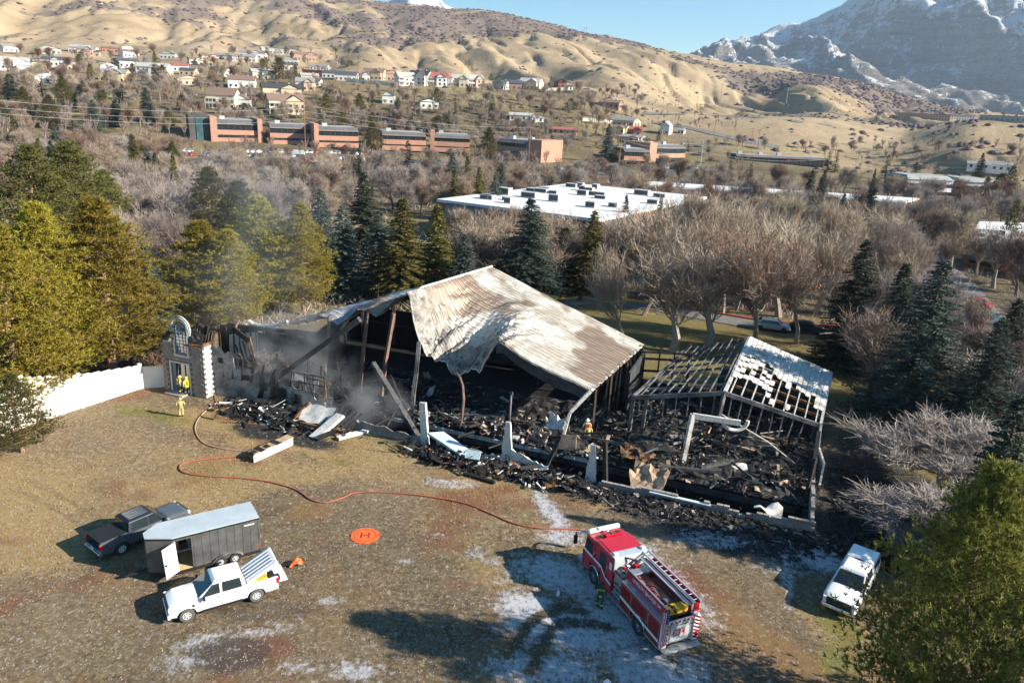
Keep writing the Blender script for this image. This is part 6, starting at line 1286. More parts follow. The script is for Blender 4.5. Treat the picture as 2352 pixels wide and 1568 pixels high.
HC = [(803, 140, 30, 12), (184, 132, 22, 26), (210, 155, 18, 30), (187, 205, 34, 40), (265, 140, 38, 24), (306, 150, 24, 20), (355, 158, 22, 34), (376, 156, 26, 32), (357, 125, 14, 26), (489, 155, 24, 40), (643, 140, 46, 42), (605, 140, 26, 30), (680, 158, 16, 34), (750, 220, 36, 36), (826, 220, 32, 44), (856, 225, 20, 30), (914, 230, 32, 48), (1003, 205, 34, 38), (1030, 258, 20, 34), (1045, 240, 22, 44), (1129, 222, 28, 46), (787, 258, 32, 36), (855, 262, 34, 44), (905, 265, 30, 46), (1006, 268, 60, 36), (947, 262, 30, 34), (1265, 178, 12, 24), (1128, 170, 14, 16), (1266, 192, 10, 14), (1310, 228, 30, 26), (563, 240, 30, 26), (540, 250, 30, 22), (658, 255, 26, 22), (630, 250, 26, 18), (735, 260, 24, 34), (1188, 292, 24, 28), (1165, 278, 22, 22), (100, 200, 40, 40), (30, 190, 50, 60), (60, 215, 40, 50), (150, 190, 44, 60), (195, 200, 46, 50), (240, 215, 50, 40), (120, 235, 50, 60), (220, 245, 46, 60), (270, 240, 46, 50), (340, 215, 36, 60), (350, 245, 34, 40), (20, 265, 40, 40), (170, 285, 40, 30), (1512, 300, 12, 24), (1580, 330, 14, 16), (1500, 333, 14, 20), (940, 278, 26, 30), (60, 245, 36, 44), (0, 225, 36, 44), (285, 205, 34, 44), (390, 255, 30, 40), (420, 220, 26, 34)]
for x, y, w_, h_ in HC:
    b = hit(x, y+h_)
    if b is None: continue
    d = (b-CAMP).length; dk = y > 185 and x < 420
    kd = r.choice(['far_pine', 'far_spruce'] if not dk else ['far_pine', 'far_spruce', 'spruce_blue', 'pine_dark']); tree(kd, b-ZUP*.3, h_*d/FPX*1.05, w_*d/FPX, ('dark pointed evergreen' if kd == 'far_spruce' else 'silvery evergreen' if kd == 'spruce_blue' else 'dark round-crowned evergreen')+(' in the upper rows' if y < 170 else ' in the lower rows')+' of the '+('far left' if x < 200 else 'left' if x < 450 else 'middle' if x < 850 else 'right')+' part of town', group='evergreens among the hillside houses', parts=False)
# ---------------- woods: bare trees of the valley and the slopes
GW = 'bare trees of the winter woods'
cnt = dict(bare_open=0, bare=0, bare_grey=0, bare_pale=0, russet=0)
LAB = dict(bare_open='open-crowned ', bare='brown-twigged ', bare_grey='grey-twigged ', bare_pale='pale-barked ', russet='reddish ')
def woods(n, fn, kinds, hr, rad, label, lim=298):
    k = 0; tries = 0
    while k < n and tries < n*30:
        tries += 1; p = fn(); 
        if p is None or excl(p.x, p.y, 1.5) or not clear(p.x, p.y, rad): continue
        kd = r.choice(kinds)
        h_ = r.uniform(*hr); placed.append((p.x, p.y)); cnt[kd] += 1
        nm = {'bare_open': 'open_bare_tree', 'bare': 'bare_tree', 'bare_grey': 'grey_bare_tree', 'bare_pale': 'pale_bare_tree', 'russet': 'russet_tree'}[kd]
        tree(kd, p-ZUP*.1, h_, h_*r.uniform(.55, .85), ('tall ' if h_ > (hr[0]+hr[1])/2 else 'short ')+LAB[kd]+label+', '+('far left' if math.atan2(p.x, p.y) < -.42 else 'left' if math.atan2(p.x, p.y) < -.2 else 'middle' if math.atan2(p.x, p.y) < .12 else 'right' if math.atan2(p.x, p.y) < .38 else 'far right'), group=GW, parts=False, name=nm, r=r); k += 1
def pol(x0, x1, d0, d1):
    x = r.uniform(x0, x1); D = math.sqrt(r.uniform(d0*d0, d1*d1)); q = GD(x, 480, D); q.z = zat(q.x, q.y) if D > 80 else 0; return q
woods(26, lambda: pol(1480, 2000, 100, 150), ['bare_open', 'bare_pale', 'bare_open'], (13, 16), 5.5, 'bare tree in the dense stand behind the roof frame')
woods(30, lambda: pol(1080, 1500, 104, 138), ['bare', 'bare_open'], (9, 12), 5, 'bare tree between the hall and the white-roofed building')
woods(70, lambda: pol(1380, 2450, 135, 210), ['bare', 'bare_pale', 'bare_open', 'bare_grey', 'bare_open', 'russet'], (9, 14), 6.5, 'bare tree in the wide stand right of centre')
woods(22, lambda: pol(2060, 2500, 78, 140), ['bare', 'bare_grey', 'bare_pale'], (9, 13), 6, 'bare tree along the street at right')
woods(26, lambda: pol(230, 430, 105, 190), ['bare_grey', 'bare_grey', 'bare_pale'], (10, 14), 5.5, 'bare tree in the smoke-veiled gap at left')
woods(85, lambda: pol(250, 1380, 150, 262), ['bare', 'bare', 'bare_grey'], (8, 12), 6, 'bare tree in the woods between the hall and the offices')
woods(50, lambda: pol(1400, 2452, 215, 330), ['bare', 'bare_grey', 'russet'], (7, 11), 7, 'bare tree in the woods below the bluffs')
woods(50, lambda: pol(-200, 420, 140, 330), ['bare_grey', 'russet', 'bare'], (8, 12), 7, 'bare tree in the woods at far left')
woods(40, lambda: pol(380, 1500, 275, 350), ['bare_grey', 'bare', 'russet'], (5, 8), 7, 'small bare tree between the offices and the road')
def hp(x0, x1, y0, y1):
    def f():
        return hit(r.uniform(x0, x1), r.uniform(y0, y1))
    return f
woods(150, hp(-20, 800, 125, 300), ['bare_grey', 'bare_pale', 'russet', 'bare'], (7, 12), 7, 'bare tree among the hillside houses')
woods(130, hp(780, 1480, 205, 345), ['bare_grey', 'bare_grey', 'russet', 'bare', 'bare'], (5, 9), 6, 'bare tree on the slope above the offices')
woods(26, hp(1380, 2350, 335, 385), ['bare_grey', 'bare'], (5, 8), 8, 'bare tree along the foot of the bluffs')
# distant woods past the count of 300 of a kind: one mass
lowv = []
for s_ in (31, 32, 33):
    r_ = random.Random(s_); m0 = MB(); m0.tube([(0, 0, -.3), (0, 0, .35)], [.035, .02], 3, cap=False)
    for k in range(11):
        a = k*2.4; d = Vector((math.cos(a)*.5, math.sin(a)*.5, 1)).normalized(); p = Vector((0, 0, r_.uniform(.18, .4))); 
        ribbon(m0, [p, p+d*.22+rv(r_, .02), p+d*.45+ZUP*.05], .016, .006, r_)
        for j in range(16): q = p+d*r_.uniform(.1, .42); blade(m0, q, q+(d*.5+rv(r_, .5)+ZUP*.4).normalized()*r_.uniform(.12, .26), .012, r_)
    lowv.append((np.array([tuple(v) for v in m0.v]), m0.f))
mb = MB(); nwood = 0; rw = random.Random(99)
def massy(n, fn, hr):
    global nwood
    k = tr_ = 0
    while k < n and tr_ < n*12:
        tr_ += 1; q = fn()
        if q is None or excl(q.x, q.y, .5): continue
        V, F_ = rw.choice(lowv); h = rw.uniform(*hr); a = rw.uniform(0, 6.28); c, s_ = math.cos(a)*h*.9, math.sin(a)*h*.9
        W_ = np.stack([V[:, 0]*c-V[:, 1]*s_+q.x, V[:, 0]*s_+V[:, 1]*c+q.y, V[:, 2]*h*1.15+q.z], -1); mb.add([tuple(v) for v in W_.tolist()], F_); mb.m[-len(F_):] = [rw.choice((0, 0, 1, 1, 2))]*len(F_); k += 1
def polw(x0, x1, d0, d1):
    def f(): x = rw.uniform(x0, x1); D = math.sqrt(rw.uniform(d0*d0, d1*d1)); q = GD(x, 480, D); q.z = zat(q.x, q.y); return q
    return f
def hpw(x0, x1, y0, y1): return lambda: hit(rw.uniform(x0, x1), rw.uniform(y0, y1))
massy(420, polw(-150, 2450, 200, 350), (5, 9)); massy(330, hpw(-20, 830, 125, 330), (6, 10)); massy(330, hpw(780, 1480, 205, 350), (5, 9)); massy(90, hpw(1380, 2360, 330, 392), (4, 7)); massy(60, hpw(1480, 1700, 240, 300), (3, 5))
o = mb.build('distant_woods', [M['twig_gr'], M['twig_br'], M['twig_rd']]); tag(o, 'hazy mass of distant bare woods around the offices and houses', 'woods', kind='stuff')
# extra evergreen colour in the left woods
for k in range(24):
    q = pol(-100, 420, 190, 330)
    if not excl(q.x, q.y, 2): tree(r.choice(['pine_dark', 'spruce_blue', 'spruce_dark', 'spruce_green']), q, r.uniform(9, 14), r.uniform(5, 7), ('yellowish ', 'silvery ', 'dark ')[k % 3]*0+('tall' if k % 2 else 'medium')+' evergreen in the mixed woods at '+('the very left edge' if math.atan2(q.x, q.y) < -.56 else 'far left'), group='evergreens in the far left woods', parts=False, r=r)
# ---------------- scrub oak on the hills (uncountable)
mb = MB(); ns = 0; tries = 0
while ns < 5200 and tries < 60000:
    tries += 1; j = r.randrange(len(TV)); x, y, z = TV[j]; D = math.hypot(x, y)
    if D < 470 or D > 1900: continue
    m_ = float(scr.reshape(-1)[j]); 
    if r.random() > (.03+m_*.5): continue
    x += r.uniform(-12, 12); y += r.uniform(-12, 12); z = zat(x, y)
    if excl(x, y, 0): continue
    s_ = r.uniform(.8, 2.2)*(1+D/1800); n = 6; c = Vector((x, y, z))
    vs = [c+Vector((math.cos(a)*s_*r.uniform(.8, 1.3), math.sin(a)*s_*r.uniform(.8, 1.3), r.uniform(-.2, .2)*s_)) for a in np.linspace(0, 6.28, n+1)[:-1]]+[c+Vector((math.cos(a+.5)*s_*.6, math.sin(a+.5)*s_*.6, s_*r.uniform(.35, .6))) for a in np.linspace(0, 6.28, n+1)[:-1]]+[c+ZUP*s_*.65]
    mb.add(vs, [(i, (i+1) % n, n+i) for i in range(n)]+[((i+1) % n, n+(i+1) % n, n+i) for i in range(n)]+[(n+i, n+(i+1) % n, 2*n) for i in range(n)]); ns += 1
o = mb.build('hill_scrub', M['scrub']); tag(o, 'dark scrub oak patches on the brown hills', 'scrub', kind='stuff')
# understory brush of the woods
mb = MB(); r2 = random.Random(77)
for k in range(5200):
    x = r2.uniform(-150, 2500); D = 92+r2.random()**1.2*240; q = GD(x, 480, D); 
    if excl(q.x, q.y, 0) or (1350 < x < 2000 and D < 112) : continue
    q.z = 0; s_ = r2.uniform(.6, 1.8)
    for _ in range(9):
        d = rv(r2, .7); d.z = abs(d.z)+.5; blade(mb, q+Vector((r2.gauss(0, .8), r2.gauss(0, .8), 0)), q+d*s_, .09, r2)
o = mb.build('underbrush', M['twig_gr']); tag(o, 'leafless underbrush on the floor of the woods', 'underbrush', kind='stuff')
# ================================================================ YARD: fence, vehicles, people, hose, pad, smoke
# white fence: stepped panels and posts
fn = thing('white_fence', 'tall white concrete panel fence stepping down towards the stone tower', 'fence')
fp = [G(-60, 1025), G(65, 976), G(190, 936), G(326, 891), G(347, 888)]; fh = [4.6, 4.15, 3.0, 2.2, 2.2]
for i in range(3):
    a, b, n = fp[i], fp[i+1], 6
    for k in range(n):
        p, q = lerp(a, b, k/n), lerp(a, b, (k+1)/n); h = fh[i]+(fh[i+1]-fh[i])*(k+.3)/n
        mb = MB(); mb.beam(p+ZUP*(h/2-.05), q+ZUP*(h/2-.05), .12, h+.1); mb.build('fence_panel', M['fence'], fn)
        mb = MB(); mb.beam(p+ZUP*(h+.04), q+ZUP*(h+.04), .2, .09); mb.build('fence_cap', M['fence'], fn)
    mb = MB(); mb.box(b+ZUP*(fh[i+1]+.25)/2, (.34, .34, fh[i+1]+.35), rz=.7); mb.build('fence_post', M['fence'], fn)
mb = MB(); mb.beam(fp[3]+ZUP*1.1, B(-5.2, .6, 1.1), .12, 2.2); mb.build('fence_panel', M['fence'], fn)
def cutcyl(r, w_, n=28): return MB().cyl((0, 0, 0), r, w_, n, axis='y')
def wheel(par, x, y, z, r, wd, rimr, tyre='tyre', rim='alloy', side=1, nsp=6):
    mb = MB(); n = 28; prof = [(rimr, -wd/2), (r*.94, -wd/2), (r, -wd*.33), (r, wd*.33), (r*.94, wd/2), (rimr, wd/2)]; P = []
    for k in range(n+1):
        a = 2*math.pi*k/n; P.append([(x+math.cos(a)*q[0], y+q[1], z+math.sin(a)*q[0]) for q in prof])
    mb.grid(P); t_ = mb.build('tyre', M[tyre], par, smooth=False)
    mb = MB(); yy = y+side*(wd/2-.035); mb.cyl((x, yy, z), rimr, .03, 24, axis='y'); mb.cyl((x, yy+side*.02, z), rimr*.3, .05, 12, axis='y')
    rim_ = mb.build('rim', M[rim], t_); mb = MB()
    for k in range(nsp): a = 2*math.pi*(k+.5)/nsp; mb.cyl((x+math.cos(a)*rimr*.62, yy+side*.014, z+math.sin(a)*rimr*.62), rimr*.19, .01, 8, axis='y')
    mb.cyl((x, y-side*wd*.2, z), rimr, .02, 16, axis='y'); mb.build('rim_holes', M['black_pl'], t_)
def pickup(name, label, loc, rz, paint, cover=None, ribs=True, tyre='tyre', lower='black_pl'):
    t_ = thing(name, label, 'pickup truck', loc, rz); fa, ra, wr = 2.02, -1.68, .41
    def zb(x):
        z = .46
        for c in (fa, ra):
            d = abs(x-c)
            if d < .52: z = max(z, .36+math.sqrt(.52**2-d*d))
        return z
    xs = sorted(set([-2.92, -2.85, -2.5, -1.16, -1.14, .2, 1.3, 1.4, 2.8, 2.9]+[c+.52*math.cos(a) for c in (fa, ra) for a in np.linspace(0, math.pi, 13)]+[c+s_*.53 for c in (fa, ra) for s_ in (-1, 1)]))
    P = []
    for x in xs:
        fr_ = max(0, (x-2.45)/.45); y_ = 1.0-.10*fr_**2-(.03 if x < -2.8 else 0); z0 = zb(x)
        if x <= -1.15: ro = [(y_-.04, z0), (y_, max(z0, .8)), (y_-.01, 1.05), (y_-.04, 1.27), (y_-.13, 1.27), (y_-.14, .75)]
        elif x < 1.35: ro = [(y_-.04, z0), (y_, max(z0, .8)), (y_-.01, 1.05), (y_-.05, 1.2), (y_-.09, 1.22), (.5, 1.22)]
        else: zt = 1.2-.10*(x-1.35)/1.5-.1*fr_**2; ro = [(y_-.04, z0), (y_, min(max(z0, .8), zt-.06)), (y_-.01, zt-.1), (y_-.08, zt-.03), (y_-.22, zt+.02), (.45, zt+.05)]
        P.append([(x, -a, b) for a, b in ro]+[(x, a, b) for a, b in ro[::-1]])
    mb = MB(); mb.grid(P); mb.add(P[0], [tuple(range(11, -1, -1))]); mb.add(P[-1], [tuple(range(12))])
    body = mb.build('body', M[paint], t_, smooth=True); md = body.modifiers.new('e', 'EDGE_SPLIT'); md.split_angle = R_(32)
    mb = MB(); mb.b2(-2.75, 2.6, -.78, .78, .42, .72); mb.build('underbody', M['black_pl'], t_)
    mb = MB(); [mb.cyl((c, sy*.7, .44), .5, .34, 20, axis='y') for c in (fa, ra) for sy in (-1, 1)]; mb.build('wheel_wells', M['black_pl'], t_)
    # cab
    lo = [(-.98, .92), (1.42, .9)]; up_ = [(-.78, .7), (.38, .7)]
    v = [(-1.18, -.94, 1.2), (1.45, -.9, 1.17), (1.45, .9, 1.17), (-1.18, .94, 1.2), (-1.04, -.76, 1.84), (.55, -.75, 1.86), (.55, .75, 1.86), (-1.04, .76, 1.84), (-.92, -.6, 1.92), (.4, -.6, 1.94), (.4, .6, 1.94), (-.92, .6, 1.92)]
    mb = MB(); mb.add(v, [(0, 1, 5, 4), (1, 2, 6, 5), (2, 3, 7, 6), (3, 0, 4, 7), (4, 5, 9, 8), (5, 6, 10, 9), (6, 7, 11, 10), (7, 4, 8, 11), (8, 9, 10, 11)]); cab = mb.build('cab', M[paint], t_, bevel=.035)
    if ribs:
        for y in np.linspace(-.45, .45, 6): mb = MB(); mb.b2(-.86, .36, y-.015, y+.015, 1.92, 1.955); mb.build('roof_rib', M[paint], cab)
    def gl(nm, q, e=.012):
        q = [Vector(p) for p in q]; n = (q[1]-q[0]).cross(q[2]-q[0]).normalized()*e; mb = MB(); mb.add([p+n for p in q], [tuple(range(len(q)))]); return mb.build(nm, M['glass'], t_)
    gl('windscreen', [(1.4, -.83, 1.21), (1.4, .83, 1.21), (.6, .69, 1.82), (.6, -.69, 1.82)]); gl('rear_window', [(-1.165, .76, 1.3), (-1.165, -.76, 1.3), (-1.06, -.66, 1.78), (-1.06, .66, 1.78)])
    for sy in (-1, 1):
        def sd_(x, z): return (x, sy*(.93+(z-1.2)*(-.178/.64)), z)
        for q in ([(.24, 1.25), (1.2, 1.23), (.62, 1.78), (.24, 1.8)], [(-.95, 1.26), (.1, 1.25), (.1, 1.8), (-.86, 1.79)]):
            q = [sd_(*p) for p in q]; q = q if sy < 0 else q[::-1]; gl('side_window', q, .014)
        mb = MB(); mb.box((1.12, sy*1.12, 1.27), (.14, .22, .2)); mb.beam((1.12, sy*.93, 1.22), (1.12, sy*1.05, 1.24), .06, .06); mb.build('mirror', M['black_pl'], t_, bevel=.03)
        for x in (.28, -.72): mb = MB(); mb.b2(x, x+.22, sy*1.0, sy*1.02, 1.03, 1.07); mb.build('door_handle', M['black_pl'] if paint == 'white_paint' else M['chrome'], t_)
        for x in (1.3, .17, -1.13): mb = MB(); mb.b2(x-.008, x+.008, sy*.98, sy*1.003, .55, 1.15); mb.build('door_gap', M['black_pl'], t_)
        mb = MB(); mb.b2(-.9, 1.25, sy*.93, sy*.99, .34, .5); mb.build('rocker_panel', M[lower], t_)
        mb = MB(); mb.box((2.83, sy*.78, .93), (.16, .3, .2), rz=-sy*.25); mb.build('headlight', M['clear_lens'], t_, bevel=.03); mb = MB(); mb.box((2.9, sy*.66, .93), (.06, .14, .16)); mb.build('headlight_housing', M['black_pl'], t_)
        mb = MB(); mb.b2(-2.96, -2.82, sy*.84, sy*.99, .86, 1.2); mb.build('tail_light', M['red_lens'], t_)
        mb = MB(); mb.b2(1.6, 1.72, sy*.99, sy*1.015, .88, 1.02); mb.build('fender_badge', M['black_pl'], t_)
        for x in (fa, ra): wheel(t_, x, sy*.86, .4, .4, .27, .235, tyre, side=sy)
    mb = MB(); mb.b2(2.84, 2.945, -.7, .7, .64, 1.07); mb.build('grille', M['black_pl'], t_, bevel=.02)
    mb = MB(); mb.b2(2.82, 3.0, -.95, .95, .4, .64); mb.build('front_bumper', M['chrome'] if cover != 'lid' else M['white_paint'], t_, bevel=.05)
    mb = MB(); mb.b2(2.75, 2.98, -.9, .9, .3, .42); mb.build('front_valance', M['black_pl'], t_)
    mb = MB(); mb.b2(-3.06, -2.86, -.92, .92, .48, .66); mb.build('rear_bumper', M['chrome'], t_, bevel=.03)
    mb = MB(); mb.b2(-3.02, -3.0, -.15, .15, .68, .8) if cover != 'topper' else mb.b2(3.0, 3.01, -.16, .16, .48, .62); mb.build('number_plate', M['white_int'], t_)
    mb = MB(); mb.b2(1.38, 1.5, -.8, .8, 1.17, 1.2); mb.build('cowl', M['black_pl'], t_)
    for y in (-.35, .3): mb = MB(); mb.beam((1.4, y, 1.24), (1.1, y+.45, 1.43), .02, .02); mb.build('wiper', M['black_pl'], t_)
    if cover == 'tonneau': mb = MB(); mb.b2(-2.86, -1.2, -.88, .88, 1.25, 1.32); mb.build('bed_cover', M['black_pl'], t_, bevel=.02)
    if cover == 'topper':
        mb = MB(); v = [(-2.9, -.95, 1.26), (-1.2, -.95, 1.26), (-1.2, .95, 1.26), (-2.9, .95, 1.26), (-2.8, -.8, 1.86), (-1.08, -.78, 1.92), (-1.08, .78, 1.92), (-2.8, .8, 1.86), (-2.6, -.5, 1.98), (-1.2, -.5, 2.0), (-1.2, .5, 2.0), (-2.6, .5, 1.98)]
        mb.add(v, [(0, 1, 5, 4), (1, 2, 6, 5), (2, 3, 7, 6), (3, 0, 4, 7), (4, 5, 9, 8), (5, 6, 10, 9), (6, 7, 11, 10), (7, 4, 8, 11), (8, 9, 10, 11)]); mb.build('topper', M[paint], t_, bevel=.05)
        for sy in (-1, 1): gl('topper_window', [(-2.6, sy*.91, 1.4), (-1.2, sy*.91, 1.4), (-1.2, sy*.83, 1.72), (-2.6, sy*.84, 1.7)][::-sy], .02)
        mb = MB(); mb.b2(-1.0, -.95, -.3, .3, 1.93, 1.96); mb.build('brake_light', M['black_pl'], t_)
    return t_
wt = pickup('pickup_truck', 'white pickup with raised ribbed bed lid parked beside the charcoal trailer', Vector((-15.75, 35.45, 0)), math.atan2(-.537, -.844), 'white_paint', 'lid', False, 'tyre_dusty')
lid = MB(); a0, a1 = Vector((-1.22, 0, 1.36)), Vector((-2.95, 0, 2.22)); dv = (a1-a0).normalized(); nv = Vector((-dv.z, 0, dv.x)).normalized(); nv = nv if nv.z > 0 else -nv
Pr = []
for y, h in ((-.88, -.16), (-.86, 0), (-.7, .04), (-.62, .0), (-.5, .05), (-.35, 0.0), (-.25, .05), (0, .0), (.1, .05), (.25, .0), (.4, .05), (.55, .0), (.7, .04), (.86, 0), (.88, -.16)):
    Pr.append([a0+nv*h+Vector((0, y, 0)), lerp(a0, a1, .95)+nv*h+Vector((0, y, 0)), a1+nv*(h-.06)+Vector((0, y*.93, 0))])
lid.grid(Pr); M['lid'] = plain('grey_white_lid', (.55, .58, .62), .4, 0, .5, .1); lid.build('bed_lid', M['lid'], wt)
for y in (-.6, -.3, .02, .33, .62): mb = MB(); mb.beam(a0+nv*.055+Vector((0, y, 0)), lerp(a0, a1, .93)+nv*.055+Vector((0, y, 0)), .09, .03); mb.build('lid_rib', M['white_int'], wt)
mb = MB(); mb.b2(-3.5, -2.9, -.8, .8, .78, .84); mb.build('open_tailgate', M['white_paint'], wt)
mb = MB(); mb.b2(-2.4, -1.5, .2, .75, .78, 1.25); g_ = mb.build('yellow_case', M['yellow'], None, bevel=.04); g_.location = wt.location; g_.rotation_euler = wt.rotation_euler; tag(g_, 'yellow case in the bed of the white pickup with the raised lid', 'case')
mb = MB(); mb.b2(-2.8, -2.45, .2, .8, .8, 1.3); mb.b2(-3.1, -2.8, .35, .75, .86, 1.1); g_ = mb.build('gear_bag', M['black_pl'], None, bevel=.05); g_.location = wt.location; g_.rotation_euler = wt.rotation_euler; tag(g_, 'black gear bag at the open tailgate of the white pickup', 'bag')
bt = pickup('pickup_truck', 'dark blue-grey pickup with black bed cover parked behind the trailer', Vector((-25.0+2.95*.585, 38.85+2.95*.811, 0)), math.atan2(.811, .585), 'grey_paint', 'tonneau', 2)
for o in bt.children:
    if o.name.startswith('cab'): o.data.materials[0] = M['blue_dark']
ct = pickup('pickup_truck', 'white pickup with white topper parked in the shade by the big corner pine', Vector((21.75, 39.25, 0)), math.atan2(-.796, -.605), 'white_paint', 'topper', False)
# trailer
tr = thing('cargo_trailer', 'charcoal enclosed cargo trailer with open white side door and pale roof', 'trailer', Vector((-19.23, 37.25, 0)), math.atan2(.552, .834))
TL, TWd, z0, z1 = 4.95, 2.05, .45, 2.7; DX0_, DX1_ = .16, 1.0
out = [(0, 0), (TL, 0), (TL, TWd), (-.5, TWd), (-1.35, TWd-.75), (-1.35, .7)]
mb = MB()
def tw_(x0, y0, x1, y1, za=z0, zb_=z1): mb.beam((x0, y0, (za+zb_)/2), (x1, y1, (za+zb_)/2), .04, zb_-za)
tw_(0, 0, DX0_, 0); tw_(DX1_, 0, TL, 0); tw_(DX0_, 0, DX1_, 0, 2.5, z1); tw_(TL, 0, TL, TWd); tw_(TL, TWd, -.5, TWd); tw_(-.5, TWd, -1.35, TWd-.75); tw_(-1.35, TWd-.75, -1.35, .7); tw_(-1.35, .7, 0, 0)
mb.build('trailer_walls', M['trailer'], tr)
for k in range(9): mb = MB(); mb.b2(DX1_+.1+k*.47, DX1_+.115+k*.47, -.028, -.02, z0, z1); mb.build('panel_seam', M['black_pl'], tr)
mb = MB(); mb.prism([(q_[0]*.99, q_[1]*.98+.02) for q_ in out], z0-.0, z0+.03); mb.build('floor', M['ply'], tr); mb = MB(); mb.prism([(p[0]*1.01-.02, p[1]*1.03-.03) for p in out], z1, z1+.06); mb.build('roof', M['galv'], tr)
mb = MB()
for a, b in zip(out, out[1:]+out[:1]): mb.beam((a[0], a[1]-.0, z1-.04), (b[0], b[1], z1-.04), .09, .1)
mb.build('roof_trim', M['black_pl'], tr)
mb = MB(); mb.b2(DX0_-.9, TL-.05, TWd-.06, TWd-.03, z0, z1-.1); mb.b2(TL-.08, TL-.05, .05, TWd-.05, z0, z1-.1); mb.build('inner_liner', M['white_int'], tr)
mb = MB(); mb.beam((DX0_, -.03, (z0+2.5)/2), (DX0_-.78, -.52, (z0+2.5)/2-.06), .04, 2.5-z0); d_ = mb.build('side_door', M['white_int'], tr); mb = MB(); mb.beam((DX0_-.66, -.5, 1.3), (DX0_-.7, -.53, 1.4), .1, .1); mb.build('door_latch', M['black_pl'], d_)
mb = MB(); P = [(2.1+1.75*k/10, -.06, .5+.36*math.sin(math.pi*k/10)**.6) for k in range(11)]
for a, b in zip(P[:-1], P[1:]): mb.beam(a, b, .3, .05)
mb.build('fender', M['grey_steel'], tr)
for x in (2.55, 3.4): wheel(tr, x, -.02, .34, .34, .2, .19, side=-1); wheel(tr, x, TWd, .34, .34, .2, .19, side=1)
mb = MB(); mb.beam((-1.35, .9, .42), (-2.5, 1.02, .42), .1, .1); mb.beam((-1.35, 1.2, .42), (-2.5, 1.06, .42), .1, .1); mb.build('drawbar', M['black_pl'], tr)
mb = MB(); mb.b2(TL-.9, TL-.3, -.03, -.025, 2.35, 2.42); mb.build('reflector_strip', M['white_int'], tr)
for x in (1.8, TL-.25): mb = MB(); mb.b2(x, x+.12, -.035, -.025, .8 if x > 3 else 2.3, .86 if x > 3 else 2.36); mb.build('marker_light', M['red_lens'], tr)
mb = MB(); mb.prism(out, z0-.22, z0-.002); mb.build('shade_skirt', M['black_pl'], tr)  # dark slab added below the floor, shade under the trailer as colour
tb_ = thing('folding_table', 'small white folding table inside the trailer door', 'table', tr.location, tr.rotation_euler[2]); mb = MB(); mb.b2(.3, 1.3, .9, 1.5, z0+.7, z0+.74); mb.build('table_top', M['white_int'], tb_)
for x in (.4, 1.2): mb = MB(); mb.beam((x, .95, z0), (x, 1.45, z0+.7), .03, .03); mb.beam((x, 1.45, z0), (x, .95, z0+.7), .03, .03); mb.build('leg', M['black_pl'], tb_)
bx_ = thing('equipment_case', 'black and red case standing on the table in the trailer', 'case', tr.location, tr.rotation_euler[2]); mb = MB(); mb.b2(.45, .9, 1.0, 1.4, z0+.75, z0+1.15); mb.build('case_body', M['black_pl'], bx_, bevel=.02); mb = MB(); mb.b2(.42, .6, .97, 1.2, z0+.76, z0+1.0); mb.build('red_pouch', M['red_dark'], bx_)
# ---------------- fire engine
hx, hy = -.428, .904; FE = thing('fire_engine', 'red and silver fire engine with roof ladders parked in the middle of the yard', 'fire engine', Vector((9.80, 33.2, 0)), math.atan2(hy, hx))
def fe(nm, mat, *boxes, bev=.02, par=None):
    mb = MB(); [mb.b2(*b) for b in boxes]; return mb.build(nm, M[mat], par or FE, bevel=bev)
LB = 3.95
fe('body_side_left', 'red_paint', (.05, 1.25, .88, 1.24, .75, 2.15), (2.75, LB, .88, 1.24, .5, .76), bev=.02); fe('body_side_right', 'red_paint', (.05, 1.25, -1.24, -.88, .75, 2.15), (2.75, LB, -1.24, -.88, .5, .76))
fe('body_upper_left', 'red_paint', (1.25, LB, .88, 1.24, 1.2, 2.15)); fe('body_upper_right', 'red_paint', (1.25, LB, -1.24, -.88, 1.2, 2.15)); fe('wheel_arch_filler', 'black_pl', (1.3, 2.7, -1.1, 1.1, .6, 1.2), bev=0); fe('chassis', 'black_pl', (.1, 8.1, -.45, .45, .5, .8), bev=0)
